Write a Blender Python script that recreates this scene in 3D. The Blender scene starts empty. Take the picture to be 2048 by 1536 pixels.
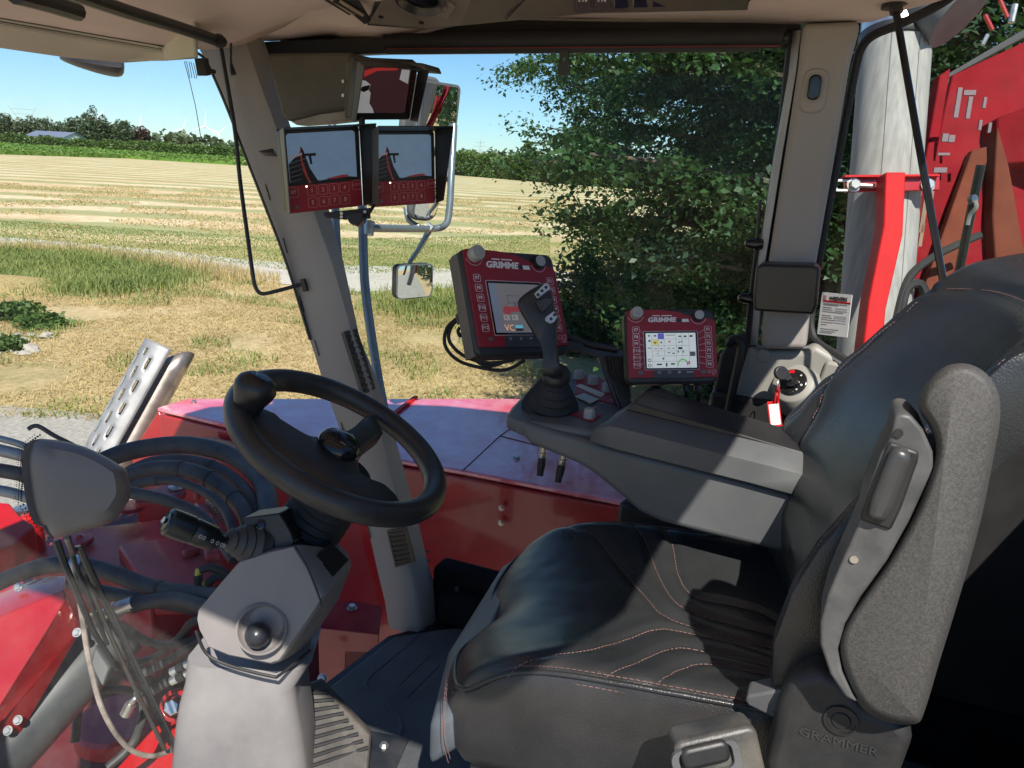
import bpy, bmesh, math, random
import numpy as np
from mathutils import Vector, Matrix, noise
random.seed(7); RNG = np.random.default_rng(11)
D = bpy.data; SC = bpy.context.scene; COL = SC.collection
rad = math.radians
# ------------------------------------------------------------------ camera, sky, sun, exposure
YAW, PITCH, ROLL, FPX, ZC = 68.0, 15.75, 3.0, 1547.0, 3.1
_h = Vector((math.sin(rad(YAW)), math.cos(rad(YAW)), 0)); _r = Vector((math.cos(rad(YAW)), -math.sin(rad(YAW)), 0)); _u = Vector((0, 0, 1))
CF = _h*math.cos(rad(PITCH)) - _u*math.sin(rad(PITCH)); _cu = _u*math.cos(rad(PITCH)) + _h*math.sin(rad(PITCH))
CR = _r*math.cos(rad(ROLL)) + _cu*math.sin(rad(ROLL)); CU = _cu*math.cos(rad(ROLL)) - _r*math.sin(rad(ROLL))
CP = Vector((0, 0, ZC))
cam = D.cameras.new('camera'); cam.sensor_width = 36; cam.lens = 36*FPX/2048; cam.clip_start = .02; cam.clip_end = 6000
co = D.objects.new('camera', cam); COL.objects.link(co); SC.camera = co
m = Matrix((CR, CU, -CF)).transposed().to_4x4(); m.translation = CP; co.matrix_world = m
SUN_EL = rad(48.5); SUN_DIR = Vector((.85, .53, 0)).normalized()          # the way the light travels, seen from above
w = D.worlds.new('World'); SC.world = w; w.use_nodes = True
sky = w.node_tree.nodes.new('ShaderNodeTexSky'); sky.sky_type = 'NISHITA'; sky.sun_disc = False
sky.sun_elevation = SUN_EL; sky.sun_rotation = math.atan2(-SUN_DIR.x, -SUN_DIR.y)
sky.air_density = 1.0; sky.dust_density = .05; sky.ozone_density = 3.0; sky.altitude = 20
bg = w.node_tree.nodes['Background']; bg.inputs['Strength'].default_value = .12
tint = w.node_tree.nodes.new('ShaderNodeMixRGB'); tint.blend_type = 'MULTIPLY'; tint.inputs[0].default_value = 1; tint.inputs[2].default_value = (.47, .62, .77, 1)
w.node_tree.links.new(sky.outputs[0], tint.inputs[1]); w.node_tree.links.new(tint.outputs[0], bg.inputs['Color'])
sl = D.lights.new('sun', 'SUN'); sl.energy = 5.0; sl.angle = rad(.53); sl.color = (1, .95, .87)
so = D.objects.new('sun', sl); COL.objects.link(so)
so.rotation_euler = Vector((SUN_DIR.x*math.cos(SUN_EL), SUN_DIR.y*math.cos(SUN_EL), -math.sin(SUN_EL))).to_track_quat('-Z', 'Y').to_euler()
so.location = (-6, -4, 12)
vs = SC.view_settings; vs.view_transform = 'Standard'; vs.look = 'None'; vs.gamma = 1; vs.exposure = .6; vs.use_curve_mapping = False
cy = SC.cycles; cy.use_denoising = True; cy.max_bounces = 12; cy.diffuse_bounces = 5; cy.glossy_bounces = 5; cy.transmission_bounces = 8; cy.transparent_max_bounces = 16
cy.caustics_reflective = False; cy.caustics_refractive = False; cy.sample_clamp_indirect = 6
# ------------------------------------------------------------------ rays through the photograph: where things stand at a known plane
def ray(u, v): return CF + CR*((u-1024)/FPX) - CU*((v-768)/FPX)
def P(u, v, t): return CP + ray(u, v)*t
def PX(u, v, x): d = ray(u, v); return CP + d*(x/d.x)
def PY(u, v, y): d = ray(u, v); return CP + d*(y/d.y)
def PZ(u, v, z): d = ray(u, v); return CP + d*((z-ZC)/d.z)
def PP(u, v, a, n): d = ray(u, v); return CP + d*((Vector(a)-CP).dot(n)/d.dot(n))
# ------------------------------------------------------------------ materials
MATS = {}
def mat(name, col, rough=.5, metal=0, var=.12, vscale=14, bump=0, bscale=120, coat=0, spec=.5, col2=None, detail=4, dust=0, dustcol=(.32, .27, .21), emis=None, estr=1, rvar=0, stretch=None):
    if name in MATS: return MATS[name]
    M = D.materials.new(name); M.use_nodes = True; nt = M.node_tree; b = nt.nodes['Principled BSDF']; L = nt.links.new
    tc = nt.nodes.new('ShaderNodeTexCoord'); out = tc.outputs['Object']
    if stretch: mp_ = nt.nodes.new('ShaderNodeMapping'); mp_.inputs['Scale'].default_value = stretch; L(out, mp_.inputs[0]); out = mp_.outputs[0]
    n1 = nt.nodes.new('ShaderNodeTexNoise'); n1.inputs['Scale'].default_value = vscale; n1.inputs['Detail'].default_value = detail; L(out, n1.inputs['Vector'])
    c1 = col; c2 = col2 if col2 else tuple(min(1, c*(1-var*1.6)) for c in col)
    cr = nt.nodes.new('ShaderNodeValToRGB'); cr.color_ramp.elements[0].position = .32; cr.color_ramp.elements[1].position = .68
    cr.color_ramp.elements[0].color = (*c2, 1); cr.color_ramp.elements[1].color = (*[min(1, c*(1+var*.6)) for c in c1], 1)
    L(n1.outputs['Fac'], cr.inputs['Fac']); last = cr.outputs['Color']
    if dust:
        n2 = nt.nodes.new('ShaderNodeTexNoise'); n2.inputs['Scale'].default_value = 5; n2.inputs['Detail'].default_value = 9; n2.inputs['Roughness'].default_value = .7; L(out, n2.inputs['Vector'])
        mr = nt.nodes.new('ShaderNodeMapRange'); mr.inputs[1].default_value = .42; mr.inputs[2].default_value = .75; mr.inputs[4].default_value = dust; L(n2.outputs['Fac'], mr.inputs[0])
        mx = nt.nodes.new('ShaderNodeMixRGB'); mx.inputs[2].default_value = (*dustcol, 1); L(mr.outputs[0], mx.inputs[0]); L(last, mx.inputs[1]); last = mx.outputs[0]
    L(last, b.inputs['Base Color'])
    b.inputs['Roughness'].default_value = rough; b.inputs['Metallic'].default_value = metal; b.inputs['Specular IOR Level'].default_value = spec
    if coat: b.inputs['Coat Weight'].default_value = coat; b.inputs['Coat Roughness'].default_value = .06
    if rvar:
        n3 = nt.nodes.new('ShaderNodeTexNoise'); n3.inputs['Scale'].default_value = 9; n3.inputs['Detail'].default_value = 7; L(out, n3.inputs['Vector'])
        mr3 = nt.nodes.new('ShaderNodeMapRange'); mr3.inputs[3].default_value = max(.03, rough-rvar); mr3.inputs[4].default_value = min(1, rough+rvar); L(n3.outputs['Fac'], mr3.inputs[0]); L(mr3.outputs[0], b.inputs['Roughness'])
    if bump:
        nb = nt.nodes.new('ShaderNodeTexNoise'); nb.inputs['Scale'].default_value = bscale; nb.inputs['Detail'].default_value = 3; L(out, nb.inputs['Vector'])
        bp = nt.nodes.new('ShaderNodeBump'); bp.inputs['Strength'].default_value = bump; bp.inputs['Distance'].default_value = .002; L(nb.outputs['Fac'], bp.inputs['Height']); L(bp.outputs[0], b.inputs['Normal'])
    if emis: b.inputs['Emission Color'].default_value = (*emis, 1); b.inputs['Emission Strength'].default_value = estr
    MATS[name] = M; return M
def glassmat(name, tint, dirt=.02, rough=.0, ior=1.5, scratch=0):
    M = D.materials.new(name); M.use_nodes = True; nt = M.node_tree; nt.nodes.clear(); L = nt.links.new
    o = nt.nodes.new('ShaderNodeOutputMaterial'); tr = nt.nodes.new('ShaderNodeBsdfTransparent'); tr.inputs[0].default_value = (*tint, 1)
    gl = nt.nodes.new('ShaderNodeBsdfGlossy'); gl.inputs['Roughness'].default_value = rough
    lw = nt.nodes.new('ShaderNodeLayerWeight'); lw.inputs[0].default_value = .5
    pw = nt.nodes.new('ShaderNodeMath'); pw.operation = 'POWER'; pw.inputs[1].default_value = 4.5; L(lw.outputs['Facing'], pw.inputs[0])
    fr = nt.nodes.new('ShaderNodeMath'); fr.operation = 'MULTIPLY_ADD'; fr.inputs[1].default_value = .55; fr.inputs[2].default_value = .004; L(pw.outputs[0], fr.inputs[0])
    m1 = nt.nodes.new('ShaderNodeMixShader'); L(fr.outputs[0], m1.inputs[0]); L(tr.outputs[0], m1.inputs[1]); L(gl.outputs[0], m1.inputs[2])
    df = nt.nodes.new('ShaderNodeBsdfDiffuse'); df.inputs[0].default_value = (.75, .72, .68, 1)
    tc = nt.nodes.new('ShaderNodeTexCoord'); n = nt.nodes.new('ShaderNodeTexNoise'); n.inputs['Scale'].default_value = 6; n.inputs['Detail'].default_value = 10; n.inputs['Roughness'].default_value = .72; L(tc.outputs['Object'], n.inputs[0])
    mr = nt.nodes.new('ShaderNodeMapRange'); mr.inputs[1].default_value = .4; mr.inputs[2].default_value = .8; mr.inputs[3].default_value = dirt*.4; mr.inputs[4].default_value = dirt*2.4; L(n.outputs['Fac'], mr.inputs[0])
    m2 = nt.nodes.new('ShaderNodeMixShader'); L(mr.outputs[0], m2.inputs[0]); L(m1.outputs[0], m2.inputs[1]); L(df.outputs[0], m2.inputs[2]); L(m2.outputs[0], o.inputs[0])
    MATS[name] = M; return M
def leafmat(name, c1, c2, trans=.35, rough=.45, scale=.4):
    M = D.materials.new(name); M.use_nodes = True; nt = M.node_tree; b = nt.nodes['Principled BSDF']; L = nt.links.new
    g = nt.nodes.new('ShaderNodeNewGeometry'); cr = nt.nodes.new('ShaderNodeValToRGB'); cr.color_ramp.elements[0].color = (*c1, 1); cr.color_ramp.elements[1].color = (*c2, 1)
    tc = nt.nodes.new('ShaderNodeTexCoord'); n = nt.nodes.new('ShaderNodeTexNoise'); n.inputs['Scale'].default_value = scale; n.inputs['Detail'].default_value = 3; L(tc.outputs['Object'], n.inputs[0])
    ma = nt.nodes.new('ShaderNodeMath'); ma.operation = 'MULTIPLY_ADD'; ma.inputs[1].default_value = .55; L(g.outputs['Random Per Island'], ma.inputs[0])
    mr = nt.nodes.new('ShaderNodeMapRange'); mr.inputs[1].default_value = .35; mr.inputs[2].default_value = .65; mr.inputs[4].default_value = .45; L(n.outputs['Fac'], mr.inputs[0]); L(mr.outputs[0], ma.inputs[2])
    L(ma.outputs[0], cr.inputs[0]); L(cr.outputs[0], b.inputs['Base Color']); b.inputs['Roughness'].default_value = rough; b.inputs['Specular IOR Level'].default_value = .3
    t = nt.nodes.new('ShaderNodeBsdfTranslucent'); br = nt.nodes.new('ShaderNodeMixRGB'); br.blend_type = 'MULTIPLY'; br.inputs[0].default_value = 1; br.inputs[2].default_value = (1.0, 1.25, .55, 1); L(cr.outputs[0], br.inputs[1]); L(br.outputs[0], t.inputs[0])
    mx = nt.nodes.new('ShaderNodeMixShader'); mx.inputs[0].default_value = trans; L(b.outputs[0], mx.inputs[1]); L(t.outputs[0], mx.inputs[2]); L(mx.outputs[0], nt.nodes['Material Output'].inputs[0])
    MATS[name] = M; return M
TRIM = mat('grey_trim_plastic', (.315, .285, .265), .62, var=.06, vscale=3, bump=.12, bscale=420, dust=.12, dustcol=(.42, .37, .32))
TRIM2 = mat('warm_grey_column_plastic', (.22, .20, .192), .5, var=.08, vscale=6, bump=.12, bscale=520, dust=.18, dustcol=(.4, .36, .32))
LINER = mat('pink_grey_headliner', (.76, .60, .51), .85, var=.06, vscale=4, bump=.2, bscale=300)
CONS = mat('slate_console_plastic', (.10, .105, .108), .5, var=.1, vscale=5, bump=.15, bscale=600, dust=.2, dustcol=(.2, .185, .165))
SIDE = mat('olive_grey_side_plastic', (.27, .26, .23), .5, var=.08, vscale=5, bump=.12, bscale=500, dust=.2)
BLK = mat('black_plastic', (.024, .023, .023), .45, var=.2, bump=.1, bscale=500)
BLKG = mat('black_gloss', (.012, .012, .013), .12, var=.1)
BLKM = mat('black_powder_metal', (.014, .014, .015), .38, var=.2)
RUB = mat('black_rubber', (.02, .02, .021), .7, var=.25, bump=.15, bscale=200)
HOSE = mat('hose_rubber', (.028, .03, .034), .55, var=.25, vscale=20, dust=.22, bump=.15, bscale=160)
LEA = mat('black_leather', (.026, .027, .028), .3, var=.15, vscale=10, bump=.3, bscale=380, rvar=.1, spec=.55)
LEA2 = mat('dark_side_leather', (.027, .026, .027), .34, var=.2, vscale=10, bump=.4, bscale=380, dust=.12, dustcol=(.07, .06, .056), spec=.6)
THR = mat('pink_thread', (.22, .12, .105), .8, var=.2)
WHL = mat('wheel_rim_leather', (.034, .031, .029), .38, var=.25, bump=.25, bscale=500, rvar=.1)
PADM = mat('worn_armrest_foam', (.075, .071, .066), .55, var=.25, vscale=420, detail=3, bump=.35, bscale=900, dust=.16, dustcol=(.13, .12, .105), rvar=.1)
MATF = mat('floor_mat_rubber', (.085, .093, .098), .6, var=.2, vscale=8, bump=.7, bscale=230, dust=.3, dustcol=(.14, .135, .125))
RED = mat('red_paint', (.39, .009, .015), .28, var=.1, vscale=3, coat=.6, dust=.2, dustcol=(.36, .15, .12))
REDD = mat('dusty_red_casting', (.36, .012, .022), .42, var=.18, vscale=5, coat=.15, dust=.32, dustcol=(.4, .2, .19), bump=.1, bscale=60)
REDL = mat('keypad_red', (.27, .012, .022), .5, var=.04)
REDB = mat('bright_red_paint', (.52, .009, .012), .5, var=.06, spec=.2)
GALV = mat('galvanised_steel', (.55, .55, .54), .38, metal=.85, var=.2, vscale=30, rvar=.12)
STEEL = mat('polished_zinc', (.62, .59, .54), .3, metal=.9, var=.15, vscale=25)
DULL = mat('pale_aluminium_tube', (.36, .355, .34), .7, spec=.15, metal=.05, var=.14, vscale=10, rvar=.1, stretch=(6, 6, .12))
POLE = mat('grey_blue_steel_tube', (.22, .26, .29), .3, metal=.5, var=.1, rvar=.1)
SHEETM = mat('grey_steel_sheet', (.34, .335, .33), .5, metal=.35, var=.15, vscale=10, rvar=.15)
KNOBM = mat('grey_knob', (.36, .355, .34), .5, var=.05)
WHT = mat('white_print', (.75, .74, .72), .6, var=.03)
PAPER = mat('white_paper', (.74, .73, .72), .7, var=.04)
GREYP = mat('grey_print', (.22, .22, .22), .7, var=.05)
MIR = mat('mirror_glass', (.82, .84, .84), .015, metal=1, var=.02)
GLS = glassmat('side_window_glass', (.92, .95, .935), .006)
GLW = glassmat('windscreen_glass', (.95, .97, .96), .042)
GLR = glassmat('rear_window_glass', (.90, .92, .90), .006)
# ------------------------------------------------------------------ mesh building
MW = {}
def frame(T, ex, ey, n=None):
    ex = Vector(ex).normalized(); ey = Vector(ey); ey = (ey - ex*ey.dot(ex)).normalized(); n = ex.cross(ey)
    M = Matrix((ex, ey, n)).transposed().to_4x4(); M.translation = Vector(T); return M
def tag(o, label=None, cat=None, group=None, kind=None):
    if label: o['label'] = label
    if cat: o['category'] = cat
    if group: o['group'] = group
    if kind: o['kind'] = kind
    return o
def thing(name, label, cat, M=None, group=None):
    o = D.objects.new(name, None); COL.objects.link(o); o.empty_display_size = .05
    if M is None: M = Matrix()
    elif not isinstance(M, Matrix): M = Matrix.Translation(Vector(M))
    o.matrix_world = M; MW[o] = M.copy(); return tag(o, label, cat, group)
def catmull(pts, k=6, closed=False):
    pts = [Vector(p) for p in pts]; n = len(pts); out = []
    rng = range(n) if closed else range(n-1)
    for i in rng:
        g = lambda j: pts[j % n] if closed else pts[max(0, min(n-1, j))]
        a, b, c, d = g(i-1), g(i), g(i+1), g(i+2)
        for q in range(k):
            t = q/k; out.append(.5*((2*b)+(c-a)*t+(2*a-5*b+4*c-d)*t*t+(3*b-a-3*c+d)*t**3))
    if not closed: out.append(pts[-1])
    return out
def rrect(w, h, r, cx=0, cy=0, n=4):
    out = []
    for (sx, sy, a0) in ((1, 1, 0), (-1, 1, 90), (-1, -1, 180), (1, -1, 270)):
        for i in range(n+1):
            a = rad(a0+90*i/n); out.append((cx+sx*(w/2-r)+r*math.cos(a), cy+sy*(h/2-r)+r*math.sin(a)))
    return out
def ell(rx, ry, cx=0, cy=0, n=20): return [(cx+rx*math.cos(2*math.pi*i/n), cy+ry*math.sin(2*math.pi*i/n)) for i in range(n)]
class MB:
    def __init__(s): s.v = []; s.f = []
    def add(s, vs, fs):
        o = len(s.v); s.v += [Vector(p) for p in vs]; s.f += [tuple(i+o for i in q) for q in fs]; return s
    def boxp(s, x0, x1, y0, y1, z0, z1, M=None):
        vs = [Vector((x, y, z)) for z in (z0, z1) for y in (y0, y1) for x in (x0, x1)]
        if M is not None: vs = [M @ p for p in vs]
        return s.add(vs, [(0, 2, 3, 1), (4, 5, 7, 6), (0, 1, 5, 4), (2, 6, 7, 3), (0, 4, 6, 2), (1, 3, 7, 5)])
    def prism(s, pts, vec):
        pts = [Vector(p) for p in pts]; vec = Vector(vec); n = len(pts)
        nv = Vector((0, 0, 0))
        for i in range(n): nv += pts[i].cross(pts[(i+1) % n])
        if nv.dot(vec) > 0: pts = pts[::-1]
        fs = [tuple(range(n)), tuple(range(2*n-1, n-1, -1))] + [(i, n+i, n+(i+1) % n, (i+1) % n) for i in range(n)]
        return s.add(pts+[p+vec for p in pts], fs)
    def slab(s, o2, z0, z1, M=None):
        pts = [Vector((a, b, z0)) for a, b in o2]; vec = Vector((0, 0, z1-z0))
        if M is not None: pts = [M @ p for p in pts]; vec = M.to_3x3() @ vec
        return s.prism(pts, vec)
    def band(s, o1, o2, z0, z1, M=None):          # frame between two outlines with the same count
        n = len(o1); vs = [Vector((a, b, z)) for z, o in ((z0, o1), (z0, o2), (z1, o1), (z1, o2)) for a, b in o]
        if M is not None: vs = [M @ p for p in vs]
        fs = []
        for i in range(n):
            j = (i+1) % n; fs += [(2*n+i, 2*n+j, 3*n+j, 3*n+i), (i, n+i, n+j, j), (i, j, 2*n+j, 2*n+i), (n+i, 3*n+i, 3*n+j, n+j)]
        return s.add(vs, fs)
    def loft(s, rings, cap=True, closed=True):
        n = len(rings[0]); vs = [p for r in rings for p in r]; fs = []
        for k in range(len(rings)-1):
            for i in range(n if closed else n-1):
                j = (i+1) % n; fs.append((k*n+i, k*n+j, (k+1)*n+j, (k+1)*n+i))
        if cap and closed: fs += [tuple(range(n-1, -1, -1)), tuple(range((len(rings)-1)*n, len(rings)*n))]
        return s.add(vs, fs)
    def grid(s, rows): return s.loft(rows, cap=False, closed=False)
    def tube(s, pts, r, n=10, k=0, closed=False, cap=True, sq=None):
        pts = catmull(pts, k, closed) if k else [Vector(p) for p in pts]; N = len(pts)
        rs = r if isinstance(r, (list, tuple)) else [r]*N
        if len(rs) != N: rs = [np.interp(i/(N-1), np.linspace(0, 1, len(rs)), rs) for i in range(N)]
        rings = []; up = None
        for i, p in enumerate(pts):
            a = pts[i-1] if (i or closed) else p; b = pts[(i+1) % N] if (i < N-1 or closed) else p
            t = (b-a).normalized()
            if up is None:
                up = Vector((0, 0, 1)) if abs(t.z) < .9 else Vector((1, 0, 0))
            up = (up - t*up.dot(t)).normalized(); sd = t.cross(up)
            q = sq if sq else (1, 1)
            rings.append([p+(sd*math.cos(2*math.pi*j/n)*q[0]+up*math.sin(2*math.pi*j/n)*q[1])*rs[i] for j in range(n)])
        if closed: rings.append(rings[0]); return s.loft(rings, cap=False)
        return s.loft(rings, cap=cap)
    def lathe(s, prof, o, ax, n=20, ref=None):
        o = Vector(o); ax = Vector(ax).normalized(); a = Vector(ref) if ref else (Vector((0, 0, 1)) if abs(ax.z) < .9 else Vector((1, 0, 0)))
        a = (a-ax*a.dot(ax)).normalized(); b = ax.cross(a)
        return s.loft([[o+ax*h+(a*math.cos(2*math.pi*j/n)+b*math.sin(2*math.pi*j/n))*max(r, 1e-4) for j in range(n)] for r, h in prof])
    def build(s, name, m_, parent=None, bevel=0, seg=2, smooth=35, sub=0, local=False, solid=0, label=None, cat=None, group=None, kind=None):
        me = D.meshes.new(name); vs = s.v; W = MW.get(parent) if parent else None
        o = D.objects.new(name, me); COL.objects.link(o)
        if parent is not None:
            o.parent = parent; MW[o] = W
            if not local: Wi = W.inverted(); vs = [Wi @ p for p in vs]
        elif cat and not local:                       # a thing that is one mesh: its origin at its base
            c = sum(vs, Vector())/len(vs); c.z = min(p.z for p in vs); o.matrix_world = Matrix.Translation(c); MW[o] = Matrix.Translation(c); vs = [p-c for p in vs]
        me.from_pydata([tuple(p) for p in vs], [], s.f); me.materials.append(m_)
        bm = bmesh.new(); bm.from_mesh(me); bmesh.ops.recalc_face_normals(bm, faces=bm.faces); bm.to_mesh(me); bm.free()
        if smooth:
            me.polygons.foreach_set('use_smooth', [True]*len(me.polygons)); me.set_sharp_from_angle(angle=rad(smooth))
        if bevel: b = o.modifiers.new('bevel', 'BEVEL'); b.width = bevel; b.segments = seg; b.limit_method = 'ANGLE'; b.angle_limit = rad(32)
        if solid: q = o.modifiers.new('solid', 'SOLIDIFY'); q.thickness = solid; q.offset = 0
        if sub: q = o.modifiers.new('sub', 'SUBSURF'); q.levels = sub; q.render_levels = sub
        return tag(o, label, cat, group, kind)
def npmesh(name, V, F, m_, parent=None, local=True, smooth=False):
    me = D.meshes.new(name); V = np.asarray(V, np.float32); F = np.asarray(F, np.int32); k = F.shape[1]
    me.vertices.add(len(V)); me.vertices.foreach_set('co', V.ravel()); me.loops.add(F.size); me.loops.foreach_set('vertex_index', F.ravel())
    me.polygons.add(len(F)); me.polygons.foreach_set('loop_start', np.arange(0, F.size, k, dtype=np.int32)); me.polygons.foreach_set('loop_total', np.full(len(F), k, np.int32))
    me.materials.append(m_); me.update(calc_edges=True); me.validate()
    o = D.objects.new(name, me); COL.objects.link(o)
    if parent is not None: o.parent = parent; MW[o] = MW[parent]
    return o
FONT = {}
def txt(name, s, M, size, m_, parent, align='CENTER', shear=0, xs=1, ext=.0002, local=True, bold=0):
    c = D.curves.new(name, 'FONT'); c.body = s; c.size = size; c.align_x = align; c.align_y = 'CENTER'; c.shear = shear; c.extrude = ext; c.resolution_u = 2; c.offset = bold; c.fill_mode = 'BOTH'
    o = D.objects.new(name, c); COL.objects.link(o); dg = bpy.context.evaluated_depsgraph_get(); dg.update()
    me = D.meshes.new_from_object(o.evaluated_get(dg)); D.objects.remove(o); D.curves.remove(c)
    me.transform(Matrix.Diagonal((xs, 1, 1, 1))); me.transform(M)
    if not local: me.transform(MW[parent].inverted())
    me.materials.clear(); me.materials.append(m_); me.name = name
    o = D.objects.new(name, me); COL.objects.link(o); o.parent = parent; MW[o] = MW[parent]; return o
def T2(x, y, z=0): return Matrix.Translation((x, y, z))
def copy_tree(o, M, label=None, parent=None):
    c = o.copy(); COL.objects.link(c)
    if parent is None:
        c.matrix_world = M; MW[c] = M.copy()
        if label: c['label'] = label
    else: c.parent = parent
    for ch in list(o.children): copy_tree(ch, None, None, c)
    return c
# ================================================================== THE LAND
def groundmat(name, cols, scale, bump=.4, bscale=6, stripe=None, rough=.95):
    M = D.materials.new(name); M.use_nodes = True; nt = M.node_tree; b = nt.nodes['Principled BSDF']; L = nt.links.new; b.inputs['Roughness'].default_value = rough; b.inputs['Specular IOR Level'].default_value = .15
    tc = nt.nodes.new('ShaderNodeTexCoord'); n = nt.nodes.new('ShaderNodeTexNoise'); n.inputs['Scale'].default_value = scale; n.inputs['Detail'].default_value = 10; n.inputs['Roughness'].default_value = .68; L(tc.outputs['Object'], n.inputs[0])
    cr = nt.nodes.new('ShaderNodeValToRGB'); e = cr.color_ramp.elements; k = len(cols)
    while len(e) < k: e.new(.5)
    for i, c in enumerate(cols): e[i].position = .3+.4*i/(k-1); e[i].color = (*c, 1)
    L(n.outputs['Fac'], cr.inputs[0]); last = cr.outputs[0]
    n2 = nt.nodes.new('ShaderNodeTexNoise'); n2.inputs['Scale'].default_value = bscale; n2.inputs['Detail'].default_value = 8; n2.inputs['Roughness'].default_value = .75; L(tc.outputs['Object'], n2.inputs[0])
    mv = nt.nodes.new('ShaderNodeMapRange'); mv.inputs[1].default_value = .3; mv.inputs[2].default_value = .7; mv.inputs[3].default_value = .62; mv.inputs[4].default_value = 1.28; L(n2.outputs['Fac'], mv.inputs[0])
    mm = nt.nodes.new('ShaderNodeMixRGB'); mm.blend_type = 'MULTIPLY'; mm.inputs[0].default_value = 1; L(last, mm.inputs[1]); L(mv.outputs[0], mm.inputs[2]); last = mm.outputs[0]
    if stripe:
        ang, wav, colr, amt = stripe
        mp = nt.nodes.new('ShaderNodeMapping'); mp.inputs['Rotation'].default_value = (0, 0, ang); L(tc.outputs['Object'], mp.inputs[0])
        wv = nt.nodes.new('ShaderNodeTexWave'); wv.inputs['Scale'].default_value = wav; wv.inputs['Distortion'].default_value = 9; wv.inputs['Detail'].default_value = 5; wv.inputs['Detail Scale'].default_value = .45; L(mp.outputs[0], wv.inputs[0])
        nn = nt.nodes.new('ShaderNodeTexNoise'); nn.inputs['Scale'].default_value = .55; nn.inputs['Detail'].default_value = 9; nn.inputs['Roughness'].default_value = .7; L(tc.outputs['Object'], nn.inputs[0])
        ad = nt.nodes.new('ShaderNodeMath'); ad.operation = 'MULTIPLY_ADD'; ad.inputs[1].default_value = 1.7; L(nn.outputs['Fac'], ad.inputs[0]); L(wv.outputs['Fac'], ad.inputs[2])
        m3 = nt.nodes.new('ShaderNodeMapRange'); m3.inputs[1].default_value = 1.15; m3.inputs[2].default_value = 1.6; m3.inputs[4].default_value = amt; L(ad.outputs[0], m3.inputs[0])
        m4 = nt.nodes.new('ShaderNodeMixRGB'); m4.inputs[2].default_value = (*colr, 1); L(m3.outputs[0], m4.inputs[0]); L(last, m4.inputs[1]); last = m4.outputs[0]
    L(last, b.inputs['Base Color'])
    bp = nt.nodes.new('ShaderNodeBump'); bp.inputs['Strength'].default_value = bump; bp.inputs['Distance'].default_value = .06; L(n2.outputs['Fac'], bp.inputs['Height']); L(bp.outputs[0], b.inputs['Normal'])
    MATS[name] = M; return M
G_DRY = groundmat('dry_grass_ground', [(.27, .24, .10), (.44, .34, .17), (.54, .41, .22), (.48, .37, .2), (.36, .31, .15)], .35, bscale=9)
G_FLD = groundmat('stubble_ground', [(.56, .43, .25), (.68, .55, .35), (.58, .43, .24), (.64, .52, .32)], .09, bscale=2.2, stripe=(rad(-20), .05, (.27, .29, .12), .8))
G_TRK = groundmat('gravel_track_ground', [(.46, .42, .35), (.56, .51, .43), (.42, .38, .31)], .5, bscale=14, bump=.3)
G_CON = groundmat('concrete_ground', [(.31, .29, .25), (.37, .345, .295), (.28, .26, .22)], .9, bscale=18, bump=.15)
G_CRP = groundmat('green_crop_ground', [(.10, .19, .035), (.13, .24, .045), (.16, .25, .06)], .15, bscale=2.5, bump=.8)
G_VRG = groundmat('verge_ground', [(.17, .20, .06), (.30, .28, .10), (.44, .35, .17), (.40, .33, .15)], .3, bscale=8)
def sheet(name, pts, m_, z, kind='structure', h=0):
    mb = MB()
    if h: mb.prism([Vector((p.x, p.y, z)) for p in pts], (0, 0, h))
    else: mb.add([Vector((p.x, p.y, z)) for p in pts], [tuple(range(len(pts)))])
    return tag(mb.build(name, m_, smooth=0), kind=kind)
mb = MB(); mb.add([(-2500, -2500, 0), (2500, -2500, 0), (2500, 2500, 0), (-2500, 2500, 0)], [(0, 1, 2, 3)]); tag(mb.build('ground', G_DRY, smooth=0), kind='structure')
def G(u, v): return PZ(u, v, 0)
sheet('stubble_field', [G(-700, 440), G(0, 466), G(300, 486), G(600, 498), G(900, 492), G(1100, 475), G(1500, 440), PZ(2600, 440, 0), PZ(2200, 396, 0), G(1100, 344), G(480, 322), G(0, 304), G(-500, 284)], G_FLD, .004)
sheet('grass_verge', [G(-700, 440), G(0, 466), G(300, 486), G(600, 498), G(900, 492), G(1300, 478), G(1300, 545), G(900, 535), G(700, 540), G(420, 515), G(140, 488), G(-700, 452)], G_VRG, .008)
tr_up = [G(-900, 448), (G(-300, 468)), G(0, 474), G(150, 486), G(330, 502), G(470, 518), G(620, 530), G(760, 533), G(900, 538), G(1180, 546), G(1600, 560)]
tr_lo = [G(1600, 610), G(1180, 580), G(900, 576), G(720, 585), G(560, 568), G(400, 533), G(250, 514), G(130, 502), G(0, 497), G(-300, 489), G(-900, 465)]
sheet('gravel_track', tr_up+tr_lo, G_TRK, .012)
# concrete lane the machine stands on; it runs back behind the camera
sheet('concrete_lane', [Vector((-3.5, -90, 0)), Vector((5.4, -90, 0)), Vector((5.2, 0, 0)), G(420, 880), G(230, 834), G(0, 813), G(-500, 780), Vector((-6, 14, 0))], G_CON, .016)
c0 = [PZ(-900, 280, 0), PZ(0, 309, 0), PZ(250, 317, 0), PZ(480, 331, 0), PZ(560, 334, 0)]
c1 = [p+(p-CP).normalized()*150 for p in reversed(c0)]
mb = MB(); c1 = c1[::-1]; T0 = [p+Vector((0, 0, .85)) for p in c0]; T1 = [Vector((p.x, p.y, 2.2)) for p in c1]; mb.grid([c0, T0, [a.lerp(b, .5) for a, b in zip(T0, T1)], T1, c1]); tag(mb.build('green_crop', G_CRP, smooth=0), kind='structure'); CROPQ = (T0, T1)
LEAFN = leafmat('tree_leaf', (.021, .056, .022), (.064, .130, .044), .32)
LEAFO = leafmat('oak_leaf', (.022, .048, .030), (.055, .095, .052), .25)
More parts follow.
